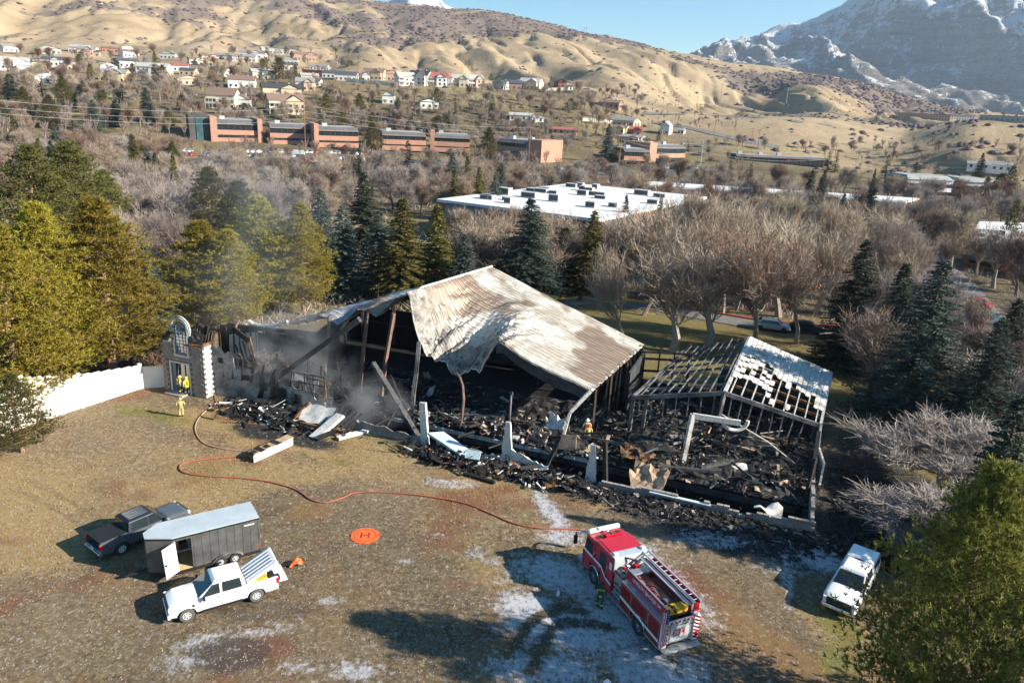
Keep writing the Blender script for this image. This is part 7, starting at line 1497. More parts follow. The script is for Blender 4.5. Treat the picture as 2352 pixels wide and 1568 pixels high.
for sy in (-1, 1):
    for (x0, x1, za, zb_) in ((.12, 1.15, .62, 2.05), (1.22, 2.78, 1.28, 2.05), (2.86, 3.88, .6, 2.05)):
        fe('compartment_door', 'red_dark', (x0, x1, sy*1.235, sy*1.262, za, zb_)); 
        fr_ = MB(); [fr_.beam(a, b, .015, .02) for a, b in (((x0, sy*1.266, za), (x1, sy*1.266, za)), ((x0, sy*1.266, zb_), (x1, sy*1.266, zb_)), ((x0, sy*1.266, za), (x0, sy*1.266, zb_)), ((x1, sy*1.266, za), (x1, sy*1.266, zb_)))]; fr_.build('pinstripe', M['tan_board'], FE)
    fe('side_ledge', 'diamond', (.05, LB, sy*.8, sy*1.26, 2.15, 2.2)); fe('hosebed_wall', 'red_paint', (.25, LB+.1, sy*.78, sy*.84, 2.2, 2.82))
    fe('wall_cap_rail', 'diamond', (.2, LB+.1, sy*.76, sy*.87, 2.82, 2.86)); fe('side_step', 'diamond', (2.6, 6.0, sy*.95, sy*1.3, .46, .5)); fe('rear_step_side', 'diamond', (.0, 1.4, sy*1.0, sy*1.28, .52, .57))
    for (x0, za, x1, zb_) in ((.06, .98, 3.95, 1.2), (4.95, 1.2, 5.6, 1.32), (5.6, 1.32, 6.1, 1.72), (6.1, 1.72, 8.2, 1.78)):
        mb = MB(); mb.add([(x0, sy*1.275, za-.09), (x1, sy*1.275, zb_-.09), (x1, sy*1.275, zb_+.09), (x0, sy*1.275, za+.09)][::-sy], [(0, 1, 2, 3)]); mb.build('white_stripe', M['white_int'], FE)
    for x in (2.0, 6.85):
        mb = MB(); pts = [(x+.62*math.cos(a), sy*1.25, .56+.62*math.sin(a)) for a in np.linspace(-.1, math.pi+.1, 15)]; mb.tube(pts, .035, 5); mb.build('wheel_arch_trim', M['chrome'], FE)
        mb = MB(); mb.cyl((x, sy*1.04, .6), .6, .2, 24, axis='y'); mb.build('wheel_well', M['black_pl'], FE)
        wheel(FE, x, sy*1.12, .53, .53, .32, .3, 'tyre', 'chrome', sy, 8)
fe('hosebed_floor', 'black_pl', (.3, 3.9, -.78, .78, 2.1, 2.25), bev=0)
M['hose_bed'] = char_mat('faded_red_tarp', (.16, .05, .04), (.5, .2, .13), .35, .6, 2, .8)
mb = MB(); P = [[(.9+i*.3, .05+j*.11, 2.62+.06*math.sin(i*1.3+j)+.03*math.cos(j*2.1)-.02*i) for j in range(7)] for i in range(10)]; mb.grid([r_[::-1] for r_ in P]); mb.build('hose_cover', M['hose_bed'], FE, smooth=True)
for k in range(7): mb = MB(); mb.tube([(3.6-.2*k*.3, -.1-.09*k, 2.35), (2.2, -.12-.08*k+.05*math.sin(k), 2.42), (1.0, -.1-.09*k, 2.4)], .05, 5); mb.build('preconnect_hose', M['black_pl'] if k % 2 else M['hose_r'], FE)
for k in range(5): 
    for j in range(4): mb = MB(); mb.b2(.28, .75, -.62+j*.3, -.36+j*.3, 2.3+k*.07, 2.355+k*.07); mb.build('folded_yellow_hose', M['yellow'], FE)
fe('rear_wall', 'diamond', (-.02, .06, -.86, .86, .75, 2.1)); fe('rear_recess', 'galv', (-.04, -.02, -.62, .62, .85, 2.0), bev=0); fe('tail_step', 'diamond', (-.5, .05, -1.2, 1.2, .5, .58)); fe('rear_slot', 'black_pl', (-.055, -.04, -.5, .3, 1.82, 1.86), bev=0)
for sy in (-1, 1):
    fe('rear_corner_panel', 'white_int', (-.1, .06, sy*.86, sy*1.24, .62, 2.15), bev=0); zt = 2.15 if sy > 0 else 2.75
    for k in range(7):
        za = .62+k*.22*1.0; pts = [(-.108, sy*1.24, za), (-.108, sy*.86, za+.2), (-.108, sy*.86, za+.32), (-.108, sy*1.24, za+.12)]; mb = MB(); mb.add(pts if sy > 0 else pts[::-1], [(0, 1, 2, 3)]); mb.add(pts, [(3, 2, 1, 0)]); mb.build('chevron_stripe', M['red_paint'], FE)
for k in range(6): mb = MB(); mb.b2(-.06, -.045, -.8+k*.27, -.66+k*.27, 2.0, 2.12); mb.build('chevron_stripe', M['red_paint'], FE)
fe('rear_header', 'white_int', (-.045, .06, -.86, .86, 1.99, 2.14), bev=0)
for sy in (-1, 1):
    for z in (.9, 1.1): mb = MB(); mb.box((-.13, sy*1.1, z), (.05, .16, .1)); mb.build('tail_light', M['red_lens'], FE)
# pump panel
fe('pump_panel', 'diamond', (LB+.02, 4.85, -1.12, 1.12, .6, 2.1)); fe('pump_top', 'grey_steel', (LB+.1, 4.85, -1.1, 1.1, 2.1, 2.3)); fe('crosslay_tray', 'diamond', (LB-.3, LB+.2, -.8, .8, 2.5, 2.62))
for k in range(10): mb = MB(); mb.cyl((LB+.2+(k % 5)*.15, 1.14, 1.2+(k//5)*.35), .05, .1, 8, axis='y'); mb.build('gauge', M['black_pl'] if k % 3 else M['chrome'], FE)
for k in range(4): mb = MB(); mb.tube([(LB+.25+k*.17, 1.1, .95), (LB+.25+k*.17, 1.3, .9)], .06, 8); mb.build('outlet_cap', M['chrome'], FE)
mb = MB(); mb.tube([(4.4, 0, 2.3), (4.4, 0, 2.75), (4.5, -.1, 2.85)], .07, 8); mb.tube([(4.5, -.1, 2.85), (4.9, .5, 2.95)], .05, 8); mb.build('deck_gun', M['black_pl'], FE); fe('deck_gun_mount', 'red_paint', (4.25, 4.5, -.12, .12, 2.5, 2.75))
for k in range(5): mb = MB(); mb.tube([(4.25, -.9+k*.42, 2.32), (4.6, -.75+k*.42, 2.4), (4.8, -.9+k*.42, 2.3)], .035, 5); mb.build('pump_pipe', M['chrome'] if k % 2 else M['black_pl'], FE)
# cab
fe('cab_lower', 'red_paint', (4.95, 6.2, -1.24, 1.24, .55, 1.6), (7.5, 8.35, -1.24, 1.24, .55, 1.6), (6.2, 7.5, -1.24, 1.24, 1.2, 1.6), bev=.04)
fe('cab_upper', 'red_paint', (4.95, 7.0, -1.2, 1.2, 1.6, 2.98), bev=.05); mb = MB(); mb.add([(7.0, -1.2, 1.6), (8.33, -1.18, 1.6), (8.33, 1.18, 1.6), (7.0, 1.2, 1.6), (7.0, -1.2, 2.86), (8.1, -1.12, 2.78), (8.1, 1.12, 2.78), (7.0, 1.2, 2.86)], [(0, 1, 5, 4), (1, 2, 6, 5), (2, 3, 7, 6), (4, 5, 6, 7)]); mb.build('cab_front', M['red_paint'], FE, bevel=.03)
fe('roof_panel', 'red_paint', (5.55, 6.95, -1.02, 1.02, 2.98, 3.02)); fe('cab_rear_roof', 'galv', (4.9, 5.5, -1.2, 1.2, 2.985, 3.03)); fe('cab_rear_wall', 'galv', (4.87, 4.95, -1.18, 1.18, 2.1, 2.99))
fe('roof_hvac', 'red_paint', (7.05, 7.45, -.75, .45, 2.86, 3.08)); 
for y in (-.45, .0): mb = MB(); mb.cyl((7.25, y-.05, 3.09), .16, .02, 16); f_ = mb.build('cooling_fan', M['black_pl'], FE); mb = MB(); [mb.beam((7.25, y-.05, 3.105), (7.25+.14*math.cos(a), y-.05+.14*math.sin(a), 3.105), .05, .01) for a in (0, 1.57, 3.14, 4.71)]; mb.build('fan_blades', M['grey_steel'], f_)
fe('roof_hatch', 'red_dark', (7.15, 7.5, .5, .9, 2.84, 2.87)); fe('light_bar', 'white_int', (7.92, 8.2, -1.1, 1.1, 2.82, 3.02), bev=.03); fe('light_bar_top', 'clear_lens', (8.0, 8.14, -1.0, 1.0, 3.02, 3.05), bev=0); fe('siren_box', 'white_int', (7.85, 8.05, .1, .5, 3.0, 3.1)); fe('roof_beacon', 'white_int', (7.62, 7.75, -.1, .05, 2.84, 3.05))
for y in (-.95, .95): fe('rear_cab_light', 'white_int', (5.1, 5.35, y-.12, y+.12, 3.03, 3.16))
for sy in (-1, 1):
    def q_(x0, x1, za, zb_, nm, mt='glass', sh=0): mb = MB(); p = [(x0, sy*1.256, za), (x1, sy*1.256, za), (x1-sh, sy*(1.256-(.05 if sh else 0)), zb_), (x0, sy*(1.256-(.05 if sh else 0)), zb_)]; mb.add([(a, b-sy*(.04 if za > 1.5 and not sh else 0)+sy*.002, c) for a, b, c in p], [(0, 1, 2, 3), (3, 2, 1, 0)]); mb.build(nm, M[mt], FE)
    mb = MB(); mb.b2(5.75, 6.4, sy*1.2, sy*1.22, 1.68, 2.65); mb.build('crew_window', M['glass'], FE); mb = MB(); mb.b2(7.3, 8.0, sy*1.185, sy*1.215, 1.68, 2.55); mb.build('cab_window', M['glass'], FE)
    for x in (5.55, 6.55, 7.1, 8.15): mb = MB(); mb.b2(x-.01, x+.01, sy*1.24, sy*1.252, .62, 1.6); mb.build('door_gap', M['black_pl'], FE)
    for x in (5.5, 7.0): mb = MB(); mb.tube([(x, sy*1.25, 1.3), (x, sy*1.31, 1.4), (x, sy*1.31, 2.0), (x, sy*1.22, 2.1)], .02, 5); mb.build('grab_rail', M['chrome'], FE)
    mb = MB(); mb.tube([(8.1, sy*1.15, 2.75), (8.5, sy*1.4, 2.72), (8.85, sy*1.5, 2.5), (8.85, sy*1.5, 2.0)], .06, 6); mi = mb.build('mirror_arm', M['chrome'], FE); mb = MB(); mb.b2(8.78, 8.92, sy*1.4, sy*1.62, 1.7, 2.3); mb.build('mirror_head', M['black_pl'], mi)
    mb = MB(); mb.b2(8.34, 8.4, sy*.75, sy*1.1, .95, 1.2); mb.build('headlight', M['clear_lens'], FE); mb = MB(); mb.b2(5.05, 5.3, sy*1.22, sy*1.23, 2.1, 2.55); mb.build('side_lettering_panel', M['white_int'], FE)
mb = MB(); mb.add([(8.3, -1.05, 1.65), (8.3, 1.05, 1.65), (8.13, 1.0, 2.68), (8.13, -1.0, 2.68)], [(0, 1, 2, 3)]); wq_ = mb.build('windscreen', M['glass'], FE, loc=(.035, 0, 0))
fe('front_bumper', 'diamond', (8.36, 8.95, -1.2, 1.2, .5, .78)); fe('front_grille', 'chrome', (8.35, 8.38, -.6, .6, .85, 1.45))
# ladder rack on the right
fe('ladder_rack_shelf', 'red_paint', (.1, 4.4, -1.25, -.9, 2.75, 2.82)); fe('rack_support', 'red_paint', (.1, .2, -1.24, -.9, 2.2, 2.76), (4.1, 4.2, -1.24, -.9, 2.2, 2.76)); fe('rack_rail', 'red_paint', (.05, 4.5, -.74, -.62, 2.85, 2.92), (.05, 4.5, -1.28, -1.22, 2.82, 3.05))
def ladder(x0, x1, y0, y1, z, nm, lab):
    l_ = thing(nm, lab, 'ladder', FE.location, FE.rotation_euler[2])
    for y in (y0, y1): mb = MB(); mb.b2(x0, x1, y-.03, y+.03, z, z+.1); mb.build('ladder_rail', M['galv'], l_)
    for k in range(11): mb = MB(); x = x0+.2+(x1-x0-.4)*k/10; mb.tube([(x, y0, z+.05), (x, y1, z+.05)], .022, 5); mb.build('rung', M['galv'], l_)
ladder(.0, 4.9, -1.18, -.78, 2.96, 'ladder', 'aluminium ladder on the outer right rack of the fire engine'); ladder(.1, 4.6, -.58, -.44, 2.8, 'narrow_ladder', 'narrow folding ladder beside the hose bed of the fire engine')
r6 = random.Random(3)
for k in range(9): mb = MB(); x = 1.0+r6.random()*3; mb.tube([(x, .45+r6.uniform(-.1, .2), 2.5), (x-.6, .3+r6.uniform(-.2, .2), 2.68), (x-1.1, .35, 2.55)], .035, 5); mb.build('loose_line', M['black_pl'] if k % 3 else M['chrome'], FE)
for k in range(6): mb = MB(); mb.cyl((LB-.1+r6.uniform(-.1, .9), r6.uniform(-.8, .8), 2.42), .09, .18, 10); mb.build('valve', M['chrome'] if k % 2 else M['red_paint'], FE)
for x in (.1, 1.3, 2.8, 3.9): mb = MB(); mb.tube([(x, 1.28, .85), (x, 1.3, 1.9)], .015, 5); mb.build('door_handle_bar', M['chrome'], FE)
for y in (-.95, .95): mb = MB(); mb.box((.0, y, 2.25), (.18, .2, .12)); mb.build('rear_beacon', M['clear_lens'], FE)
for x in (1.3, 2.0, 2.7): mb = MB(); mb.box((x, .9, 2.5), (.12, .04, .1)); mb.build('scene_light', M['clear_lens'], FE)
# lettering
def text(s_, size, loc, X, Y, mat, par, nm='lettering', ext=.004):
    cu = bpy.data.curves.new(nm, 'FONT'); cu.body = s_; cu.size = size; cu.extrude = ext; cu.align_x = 'CENTER'; cu.align_y = 'CENTER'; o = bpy.data.objects.new(nm, cu); COL.objects.link(o); cu.materials.append(M[mat]); cu.offset = size*.012
    X, Y = Vector(X), Vector(Y); m = Matrix((X, Y, X.cross(Y))).transposed().to_4x4(); o.matrix_local = Matrix.Translation(loc) @ m; m2_ = bpy.data.meshes.new_from_object(o); o2 = bpy.data.objects.new(nm, m2_); COL.objects.link(o2); bpy.data.objects.remove(o); o2.parent = par; o2.matrix_local = Matrix.Translation(loc) @ m; return o2
text('LINDON ENGINE 34', .3, (2.1, .846, 2.52), (-1, 0, 0), (0, 0, 1), 'white_int', FE); text('E34', .55, (-.05, .05, 1.35), (0, -1, 0), (0, 0, 1), 'red_paint', FE); text('9', .4, (3.0, 1.02, 2.21), (-.2, 1, 0), (-1, -.2, 0), 'white_int', FE)
text('LINDON ENGINE 34', .3, (2.1, -.846, 2.52), (1, 0, 0), (0, 0, 1), 'white_int', FE)
# flag on the left rear corner
M['flag_r'] = plain('flag_red', (.55, .03, .06), .8); M['flag_w'] = plain('flag_white', (.7, .68, .7), .8); M['flag_b'] = plain('flag_blue', (.03, .04, .18), .8)
fl = thing('flag', 'striped flag with starred blue canton hanging at the left rear corner of the fire engine', 'flag', FE.location, FE.rotation_euler[2]); mb = MB(); mb.tube([(.05, 1.2, 2.0), (-.14, 1.25, 3.1)], .02, 6); mb.build('flagpole', M['chrome'], fl)
for k in range(13):
    u0, u1 = k/13, (k+1)/13; P = []
    for i in range(9):
        v_ = i/8; zz = 3.05-2.0*v_; P.append([(-.2-.12*v_+.05*math.sin(u*9+v_*3), 1.18+.5*(u-.5)*(1-.3*v_)+.1*v_, zz) for u in (u0, u1)])
    mb = MB(); mb.grid(P); 
    for i in range(len(mb.f)): mb.m[i] = 1 if (k < 7 and i < 3) else 0
    mb.build('flag_stripe', [M['flag_r'] if k % 2 == 0 else M['flag_w'], M['flag_b']], fl)
for k in range(9): mb = MB(); mb.box((-.27-.01*(k//3), 1.04+(k % 3)*.07-.04, 2.93-(k//3)*.16), (.01, .025, .025)); mb.build('flag_star', M['flag_w'], fl)
# ---------------- people
def person(loc, rz, label, coat, pants, helmet, pose='stand', stripe='hiviz', tank=False, H=1.0, text_=None):
    S = {'pel': (0, 0, .98, .155), 'wst': (0, 0, 1.12, .15), 'chs': (.01, 0, 1.34, .185), 'nck': (0, 0, 1.53, .06), 'hd': (.02, 0, 1.64, .10), 'ht': (.01, 0, 1.73, .085)}
    ed = [('pel', 'wst'), ('wst', 'chs'), ('chs', 'nck'), ('nck', 'hd'), ('hd', 'ht')]
    for n_, sy in (('l', 1), ('r', -1)):
        arm = {'stand': ((0, .25, 1.45), (-.02, .32, 1.18), (.1, .3, .95), (.14, .29, .86)), 'reach': ((.02, .24, 1.46), (.15, .3, 1.22), (.42, .2, 1.2), (.52, .17, 1.22)), 'hips': ((0, .25, 1.45), (-.06, .36, 1.2), (.1, .22, 1.06), (.15, .15, 1.06))}[pose if not (pose == 'reach' and sy < 0) else 'stand']
        for nm, p, rr_ in zip(('sh', 'el', 'wr', 'ha'), arm, (.088, .068, .055, .045)): S[nm+n_] = (p[0], p[1]*sy, p[2], rr_)
        step = .09*sy if pose != 'hips' else 0
        S['hp'+n_] = (0, .1*sy, .9, .115); S['kn'+n_] = (.03+step*.6, .125*sy, .52, .09); S['an'+n_] = (step, .14*sy, .12, .075); S['to'+n_] = (.17+step, .16*sy, .055, .055)
        ed += [('chs', 'sh'+n_), ('sh'+n_, 'el'+n_), ('el'+n_, 'wr'+n_), ('wr'+n_, 'ha'+n_), ('pel', 'hp'+n_), ('hp'+n_, 'kn'+n_), ('kn'+n_, 'an'+n_), ('an'+n_, 'to'+n_)]
        for f in range(4):
            h = S['ha'+n_]; S[f'f{f}{n_}'] = (h[0]+.04, h[1]+(-.03+.02*f), h[2]-.07+abs(f-1.5)*.006, .011); ed.append(('ha'+n_, f'f{f}{n_}'))
        S['th'+n_] = (S['ha'+n_][0]+.05, S['ha'+n_][1]-.045*sy, S['ha'+n_][2]-.01, .013); ed.append(('ha'+n_, 'th'+n_))
    ks = list(S); me = bpy.data.meshes.new('person_body'); me.from_pydata([S[k][:3] for k in ks], [(ks.index(a), ks.index(b)) for a, b in ed], [])
    o = bpy.data.objects.new('tmp', me); COL.objects.link(o); sk = o.modifiers.new('s', 'SKIN'); sk.use_smooth_shade = True
    for i, k in enumerate(ks): me.skin_vertices[0].data[i].radius = (S[k][3],)*2
    me.skin_vertices[0].data[0].use_root = True; ss = o.modifiers.new('u', 'SUBSURF'); ss.levels = ss.render_levels = 1
    bpy.context.view_layer.update(); m2 = bpy.data.meshes.new_from_object(o.evaluated_get(bpy.context.evaluated_depsgraph_get())); bpy.data.objects.remove(o)
    for m_ in (M['skin'], M[coat], M[pants], M[stripe], M['black_pl']): m2.materials.append(m_)
    for p in m2.polygons:
        x, y, z = p.center; arm_ = abs(y) > .21 and z > .8
        if z > 1.55: k = 0
        elif arm_: k = 3 if 1.06 < z < 1.13 and pose == 'stand' else (4 if z < .93 else 1)
        elif z > .82: k = 3 if (.9 < z < .94 or 1.27 < z < 1.31) else 1
        elif z > .2: k = 3 if .3 < z < .37 else 2
        else: k = 4
        p.material_index = k
    t_ = thing('person', label, 'person', loc, rz); t_.scale = (H,)*3; o = put(m2, 'body', t_)
    if helmet:
        mb = MB(); P = [[(.01+math.cos(a)*r_*1.15, math.sin(a)*r_, z) for a in np.linspace(0, 2*math.pi, 15)] for r_, z in ((.19, 1.685), (.125, 1.70), (.12, 1.78), (.08, 1.84), (.005, 1.86))]; mb.grid(P); mb.build('helmet', M[helmet], t_, smooth=True)
    mb = MB(); mb.box((.115, 0, 1.655), (.02, .1, .02)); mb.build('face_shade', M['black_pl'], t_)
    if tank: mb = MB(); mb.tube([(-.2, 0, 1.0), (-.2, 0, 1.48)], .08, 10); mb.build('air_tank', M['yellow'], t_)
    if text_: text(text_, .11, (-.21, 0, 1.43), (0, -1, 0), (0, 0, 1), 'hiviz', t_, 'back_lettering')
    return t_
q = G(1376, 1398); person(q, 1.35, 'firefighter in dark green gear with lime stripes standing beside the fire engine', 'turnout_g', 'turnout_g', 'black_pl', 'reach', 'hiviz2', H=1.02, text_='OREM FD')
q = G(417, 957); person(q, 1.9, 'firefighter in tan and yellow gear standing on the grass before the stone tower', 'turnout', 'turnout', 'turnout', 'hips', 'hiviz')
q = G(416, 908); person(q+ZUP*.18, .4, 'left of two firefighters standing in the tower doorway', 'turnout', 'navy', 'hel_y', 'reach', 'hiviz', True)
q = G(431, 909); person(q+ZUP*.1, 2.6, 'right of two firefighters in the tower doorway, in yellow gear', 'hiviz', 'navy', 'hel_y', 'stand', 'turnout', True)
q = G(1349, 1019, .12); person(q, 1.7, 'firefighter in yellow coat and red helmet standing on the rubble at the floor edge', 'turnout', 'navy', 'hel_r', 'stand', 'hiviz')
q = G(1346, 1008, .12); person(q, 1.6, 'person with white helmet half hidden behind the red-helmeted firefighter', 'turnout', 'navy', 'hel_w', 'stand', 'hiviz', H=1.06)
q = G(1388, 1632); person(q, 1.5, 'person with white helmet just entering at the bottom picture edge', 'turnout_g', 'navy', 'hel_w', 'stand', 'hiviz2')
# ---------------- hose, pad, small things
def hose(pts, r_, mat, name, label, sm=6):
    pts = [p if isinstance(p, Vector) else G(*p) for p in pts]; out = []
    for i in range(len(pts)-1):
        p0, p1, p2, p3 = pts[max(i-1, 0)], pts[i], pts[i+1], pts[min(i+2, len(pts)-1)]
        for k in range(sm):
            u = k/sm; out.append(.5*((2*p1)+(p2-p0)*u+(2*p0-5*p1+4*p2-p3)*u*u+(3*p1-p0-3*p2+p3)*u**3))
    out.append(pts[-1]); mb = MB(); mb.tube([p+ZUP*(r_+.012) for p in out], r_, 6); return tag(mb.build(name, M[mat], smooth=True), label, 'hose')
hose([(500, 925), (487, 934), (462, 955), (449, 978), (452, 1000), (470, 1020), (510, 1031), (560, 1038), (590, 1046)], .055, 'hose', 'fire_hose', 'tan fire hose curling from the tower to the broken box beam')
hose([(585, 1048), (540, 1050), (470, 1056), (425, 1064), (412, 1075), (424, 1087), (470, 1094), (550, 1099), (620, 1108), (680, 1126), (715, 1149), (750, 1155), (785, 1145), (815, 1133), (870, 1131), (960, 1138), (1060, 1155), (1120, 1178), (1180, 1203), (1240, 1214), (1320, 1217), (1352, 1222)], .055, 'hose_r', 'fire_hose', 'long faded red hose snaking from the box beam to the fire engine')
hose([(500, 920), (492, 905), (500, 930), (520, 938), (545, 928)], .04, 'hose', 'fire_hose', 'short loop of hose at the foot of the tower corner')
pad = thing('landing_pad', 'round orange drone landing pad marked H on the gravel', 'landing pad', G(838.5, 1230)); 
mb = MB(); mb.cyl((0, 0, .02), .95, .03, 40); mb.build('pad_disc', M['orange'], pad)
for r0, r1, nm in ((.70, .735, 'inner_ring'), (.90, .95, 'edge_ring')):
    mb = MB(); vs = []; n = 48
    for k in range(n): a = 2*math.pi*k/n; vs += [(math.cos(a)*r0, math.sin(a)*r0, .042), (math.cos(a)*r1, math.sin(a)*r1, .042)]
    mb.add(vs, [(2*k, 2*k+1, (2*k+3) % (2*n), (2*k+2) % (2*n)) for k in range(n) if nm == 'inner_ring' or k % 6 < 2]); mb.build(nm, M['maroon'], pad)
mb = MB(); mb.b2(-.3, -.2, -.32, .32, .04, .044); mb.b2(.2, .3, -.32, .32, .04, .044); mb.b2(-.2, .2, -.05, .05, .04, .044); mb.build('letter_h', M['maroon'], pad, rz=.08)
q = G(676, 1297); t_ = thing('orange_bag', 'orange fabric bag lying behind the open tailgate of the white pickup', 'bag', q, .4); mb = MB(); mb.grid([[(x*.16, y*.14, .04+.42*math.exp(-((x-1)**2+(y)**2)/5)+.05*math.sin(x*2+y*3)) for x in range(-2, 4)] for y in range(-2, 3)]); mb.build('bag_fabric', M['orange'], t_)
q = G(660, 1300); mb = MB(); mb.tube([(-.3, 0, .1), (.1, .1, .14), (.35, 0, .1)], [.1, .14, .06], 7); o = mb.build('dark_bag', M['black_pl']); o.location = q; tag(o, 'dark bag between the orange bag and the white pickup', 'bag')
q = G(1281, 1366, 0); mb = MB(); mb.tube([(0, 0, 0), (.03, 0, .2), (0, .02, .32)], [.12, .1, .04], 7); o = mb.build('white_bucket', M['white_int']); o.location = q; tag(o, 'small white container on the frost left of the fire engine', 'container')
q = G(2010, 1002); t_ = thing('hose_reel', 'blue garden hose coiled beside the bare shrub on the right', 'hose', q); mb = MB(); [mb.tube([(math.cos(a)*rr_, math.sin(a)*rr_*.8, .1+k*.05) for a in np.linspace(0, 6.1, 22)], .03, 5) for k, rr_ in enumerate((.9, .5))]; M['blue_h'] = plain('blue_hose', (.2, .35, .55), .6); mb.build('hose_coil', M['blue_h'], t_); mb = MB(); mb.b2(-.1, .2, -.1, .1, 0, .7); mb.build('hose_stand', M['white_int'], t_)
q = G(2000, 945); mb = MB(); mb.b2(-.7, .7, -.5, .5, 0, 1.0); o = mb.build('utility_cabinet', plain('cabinet_green', (.05, .1, .08), .6), bevel=.04); o.location = q; tag(o, 'dark green utility cabinet in the shade right of the roof frame', 'cabinet')
mb = MB(); mb.beam(G(2062, 925, .8), G(2056, 1010, .8), .3, 1.6); tag(mb.build('boundary_wall', M['block']), 'low pinkish block wall end behind the bare shrubs', 'wall')
q = G(88, 975); 
for (x, y, lb) in ((70, 972, 'left dark tumbleweed at the foot of the white fence'), (98, 966, 'right dark tumbleweed at the foot of the white fence')):
    mb = MB(); r3 = random.Random(x); p = G(x, y)
    for _ in range(160): d = rv(r3); d.z = abs(d.z); blade(mb, p+rv(r3, .1)+ZUP*.12, p+d.normalized()*.4, .04, r3)
    tag(mb.build('tumbleweed', M['bark_dk']), lb, 'tumbleweed')
# litter of stones and straw on the yard (uncountable)
mb = MB(); r3 = random.Random(5)
for k in range(9000):
    q = G(r3.uniform(-60, 2000), 960+600*r3.random()**.8); s_ = r3.uniform(.015, .055)
    if -.5 < (q-BO).dot(BV) : continue
    mb.add([q+Vector((s_, 0, 0)), q+Vector((-s_*.6, s_, 0)), q+Vector((-s_*.6, -s_, 0)), q+Vector((0, 0, s_))], [(0, 1, 3), (1, 2, 3), (2, 0, 3)], 0 if r3.random() < .6 else 1)
o = mb.build('gravel_stones', [M['block'], M['mortar']]); tag(o, 'loose gravel stones scattered over the yard', 'gravel', kind='stuff')
mb = MB(); r3 = random.Random(15); gr = grass.reshape(-1); gn = green.reshape(-1); wx_, wy_ = WX.reshape(-1), WY.reshape(-1); so_ = (soot_dark+frost).reshape(-1); ids = np.where((np.abs(wx_) < 45) & (wy_ > 22) & (wy_ < 66) & (so_ < .4) & ((DD < 0).reshape(-1)))[0]
for k in range(30000):
    i = ids[r3.randrange(len(ids))]
    if r3.random() > .12+gr[i]*.9: continue
    q = Vector((wx_[i]+r3.uniform(-.2, .2), wy_[i]+r3.uniform(-.2, .2), 0)); 
    for _ in range(2): blade(mb, q, q+Vector((r3.gauss(0, .07), r3.gauss(0, .07), r3.uniform(.04, .13))), .05, r3, 1 if r3.random() < gn[i]*.7 else 0)
M['straw'] = leaf_mat('straw', (.24, .17, .08), (.36, .26, .12), (.5, .38, .2), .95, 0); M['moss'] = leaf_mat('moss_grass', (.1, .11, .02), (.19, .19, .04), (.3, .28, .07), .95, 0)
tag(mb.build('dry_grass', [M['straw'], M['moss']]), 'short dry grass tufts scattered over the yard', 'grass', kind='stuff')
# brush along the back of fence under the pines
mb = MB()
for k in range(500):
    u = r3.random(); q = lerp(G(40, 860), G(330, 840), u)+Vector((r3.gauss(0, 1.5), r3.gauss(2, 2), 0)); q.z = 0
    for _ in range(8): d = rv(r3, .6); d.z = abs(d.z)+.7; blade(mb, q, q+d*r3.uniform(.6, 1.5), .06, r3)
tag(mb.build('brush', M['twig_rd']), 'reddish leafless brush behind the white fence', 'brush', kind='stuff')
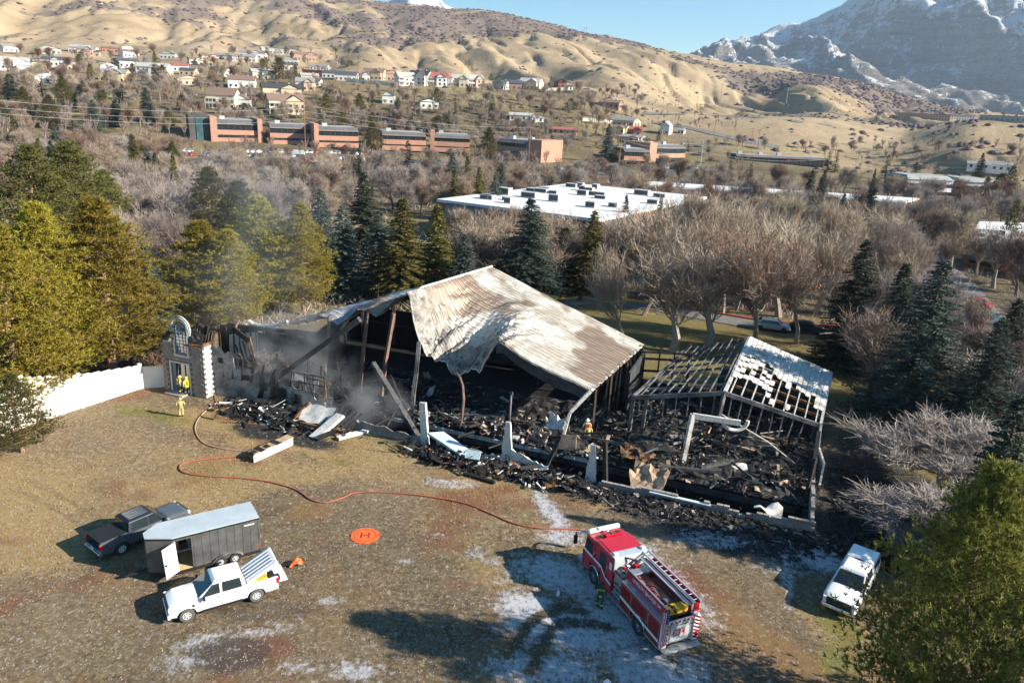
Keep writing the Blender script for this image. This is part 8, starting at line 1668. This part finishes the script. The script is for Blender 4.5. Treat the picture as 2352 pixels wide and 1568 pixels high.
# ---------------- smoke
def smoke(c, rad, dens, label, sc_n, seed, thr=.5, col=(.86, .93, 1)):
    mt = bpy.data.materials.new('smoke'); mt.use_nodes = True; nt_ = mt.node_tree; [nt_.nodes.remove(n_) for n_ in list(nt_.nodes) if n_.type == 'BSDF_PRINCIPLED']; L = nt_.links.new
    outn = [n_ for n_ in nt_.nodes if n_.type == 'OUTPUT_MATERIAL'][0]; pv = nt_.nodes.new('ShaderNodeVolumePrincipled'); pv.inputs['Color'].default_value = (*col, 1); pv.inputs['Anisotropy'].default_value = .3; L(pv.outputs[0], outn.inputs['Volume'])
    tc = nt_.nodes.new('ShaderNodeTexCoord'); ln = nt_.nodes.new('ShaderNodeVectorMath'); ln.operation = 'LENGTH'; L(tc.outputs['Object'], ln.inputs[0])
    fo = nt_.nodes.new('ShaderNodeMapRange'); [setattr(fo.inputs[i+1], 'default_value', v_) for i, v_ in enumerate((1.0, .25, 0, 1))]; L(ln.outputs['Value'], fo.inputs[0])
    mp = nt_.nodes.new('ShaderNodeMapping'); mp.inputs['Location'].default_value = (seed, seed*.7, 0); mp.inputs['Scale'].default_value = tuple(x*sc_n for x in rad); L(tc.outputs['Object'], mp.inputs[0])
    nz = nt_.nodes.new('ShaderNodeTexNoise'); nz.inputs['Scale'].default_value = 1; nz.inputs['Detail'].default_value = 3; nz.inputs['Distortion'].default_value = .8; L(mp.outputs[0], nz.inputs['Vector'])
    m1 = nt_.nodes.new('ShaderNodeMapRange'); [setattr(m1.inputs[i+1], 'default_value', v_) for i, v_ in enumerate((thr-.08, thr+.22, 0, dens))]; L(nz.outputs[0], m1.inputs[0])
    mu_ = nt_.nodes.new('ShaderNodeMath'); mu_.operation = 'MULTIPLY'; L(fo.outputs[0], mu_.inputs[0]); L(m1.outputs[0], mu_.inputs[1]); L(mu_.outputs[0], pv.inputs['Density'])
    bm = bmesh.new(); bmesh.ops.create_icosphere(bm, subdivisions=3, radius=1); me = bpy.data.meshes.new('smoke'); bm.to_mesh(me); bm.free(); me.materials.append(mt)
    o = put(me, 'smoke', None, c, None, rad); tag(o, label, 'smoke', kind='stuff'); return o
if SMOKE:
    smoke(B(6.5, 5, 3.6), (6.5, 4.8, 5.2), .42, 'pale smoke rising inside the burned left wing', .3, 3.1, .46)
    smoke(B(14.5, 2.2, 1.6), (5.5, 2.8, 3.2), .55, 'bluish smoke over the rubble by the leaning beams', .42, 7.7, .47)
    smoke(B(-2.5, 9, 8.5), (9, 6, 7), .07, 'thin smoke drifting in front of the pines behind the tower', .2, 11.3, .46)
    smoke(B(-12, 22, 14), (12, 8, 8), .045, 'faint smoke haze over the bare trees left of the hall', .15, 17.3, .46)
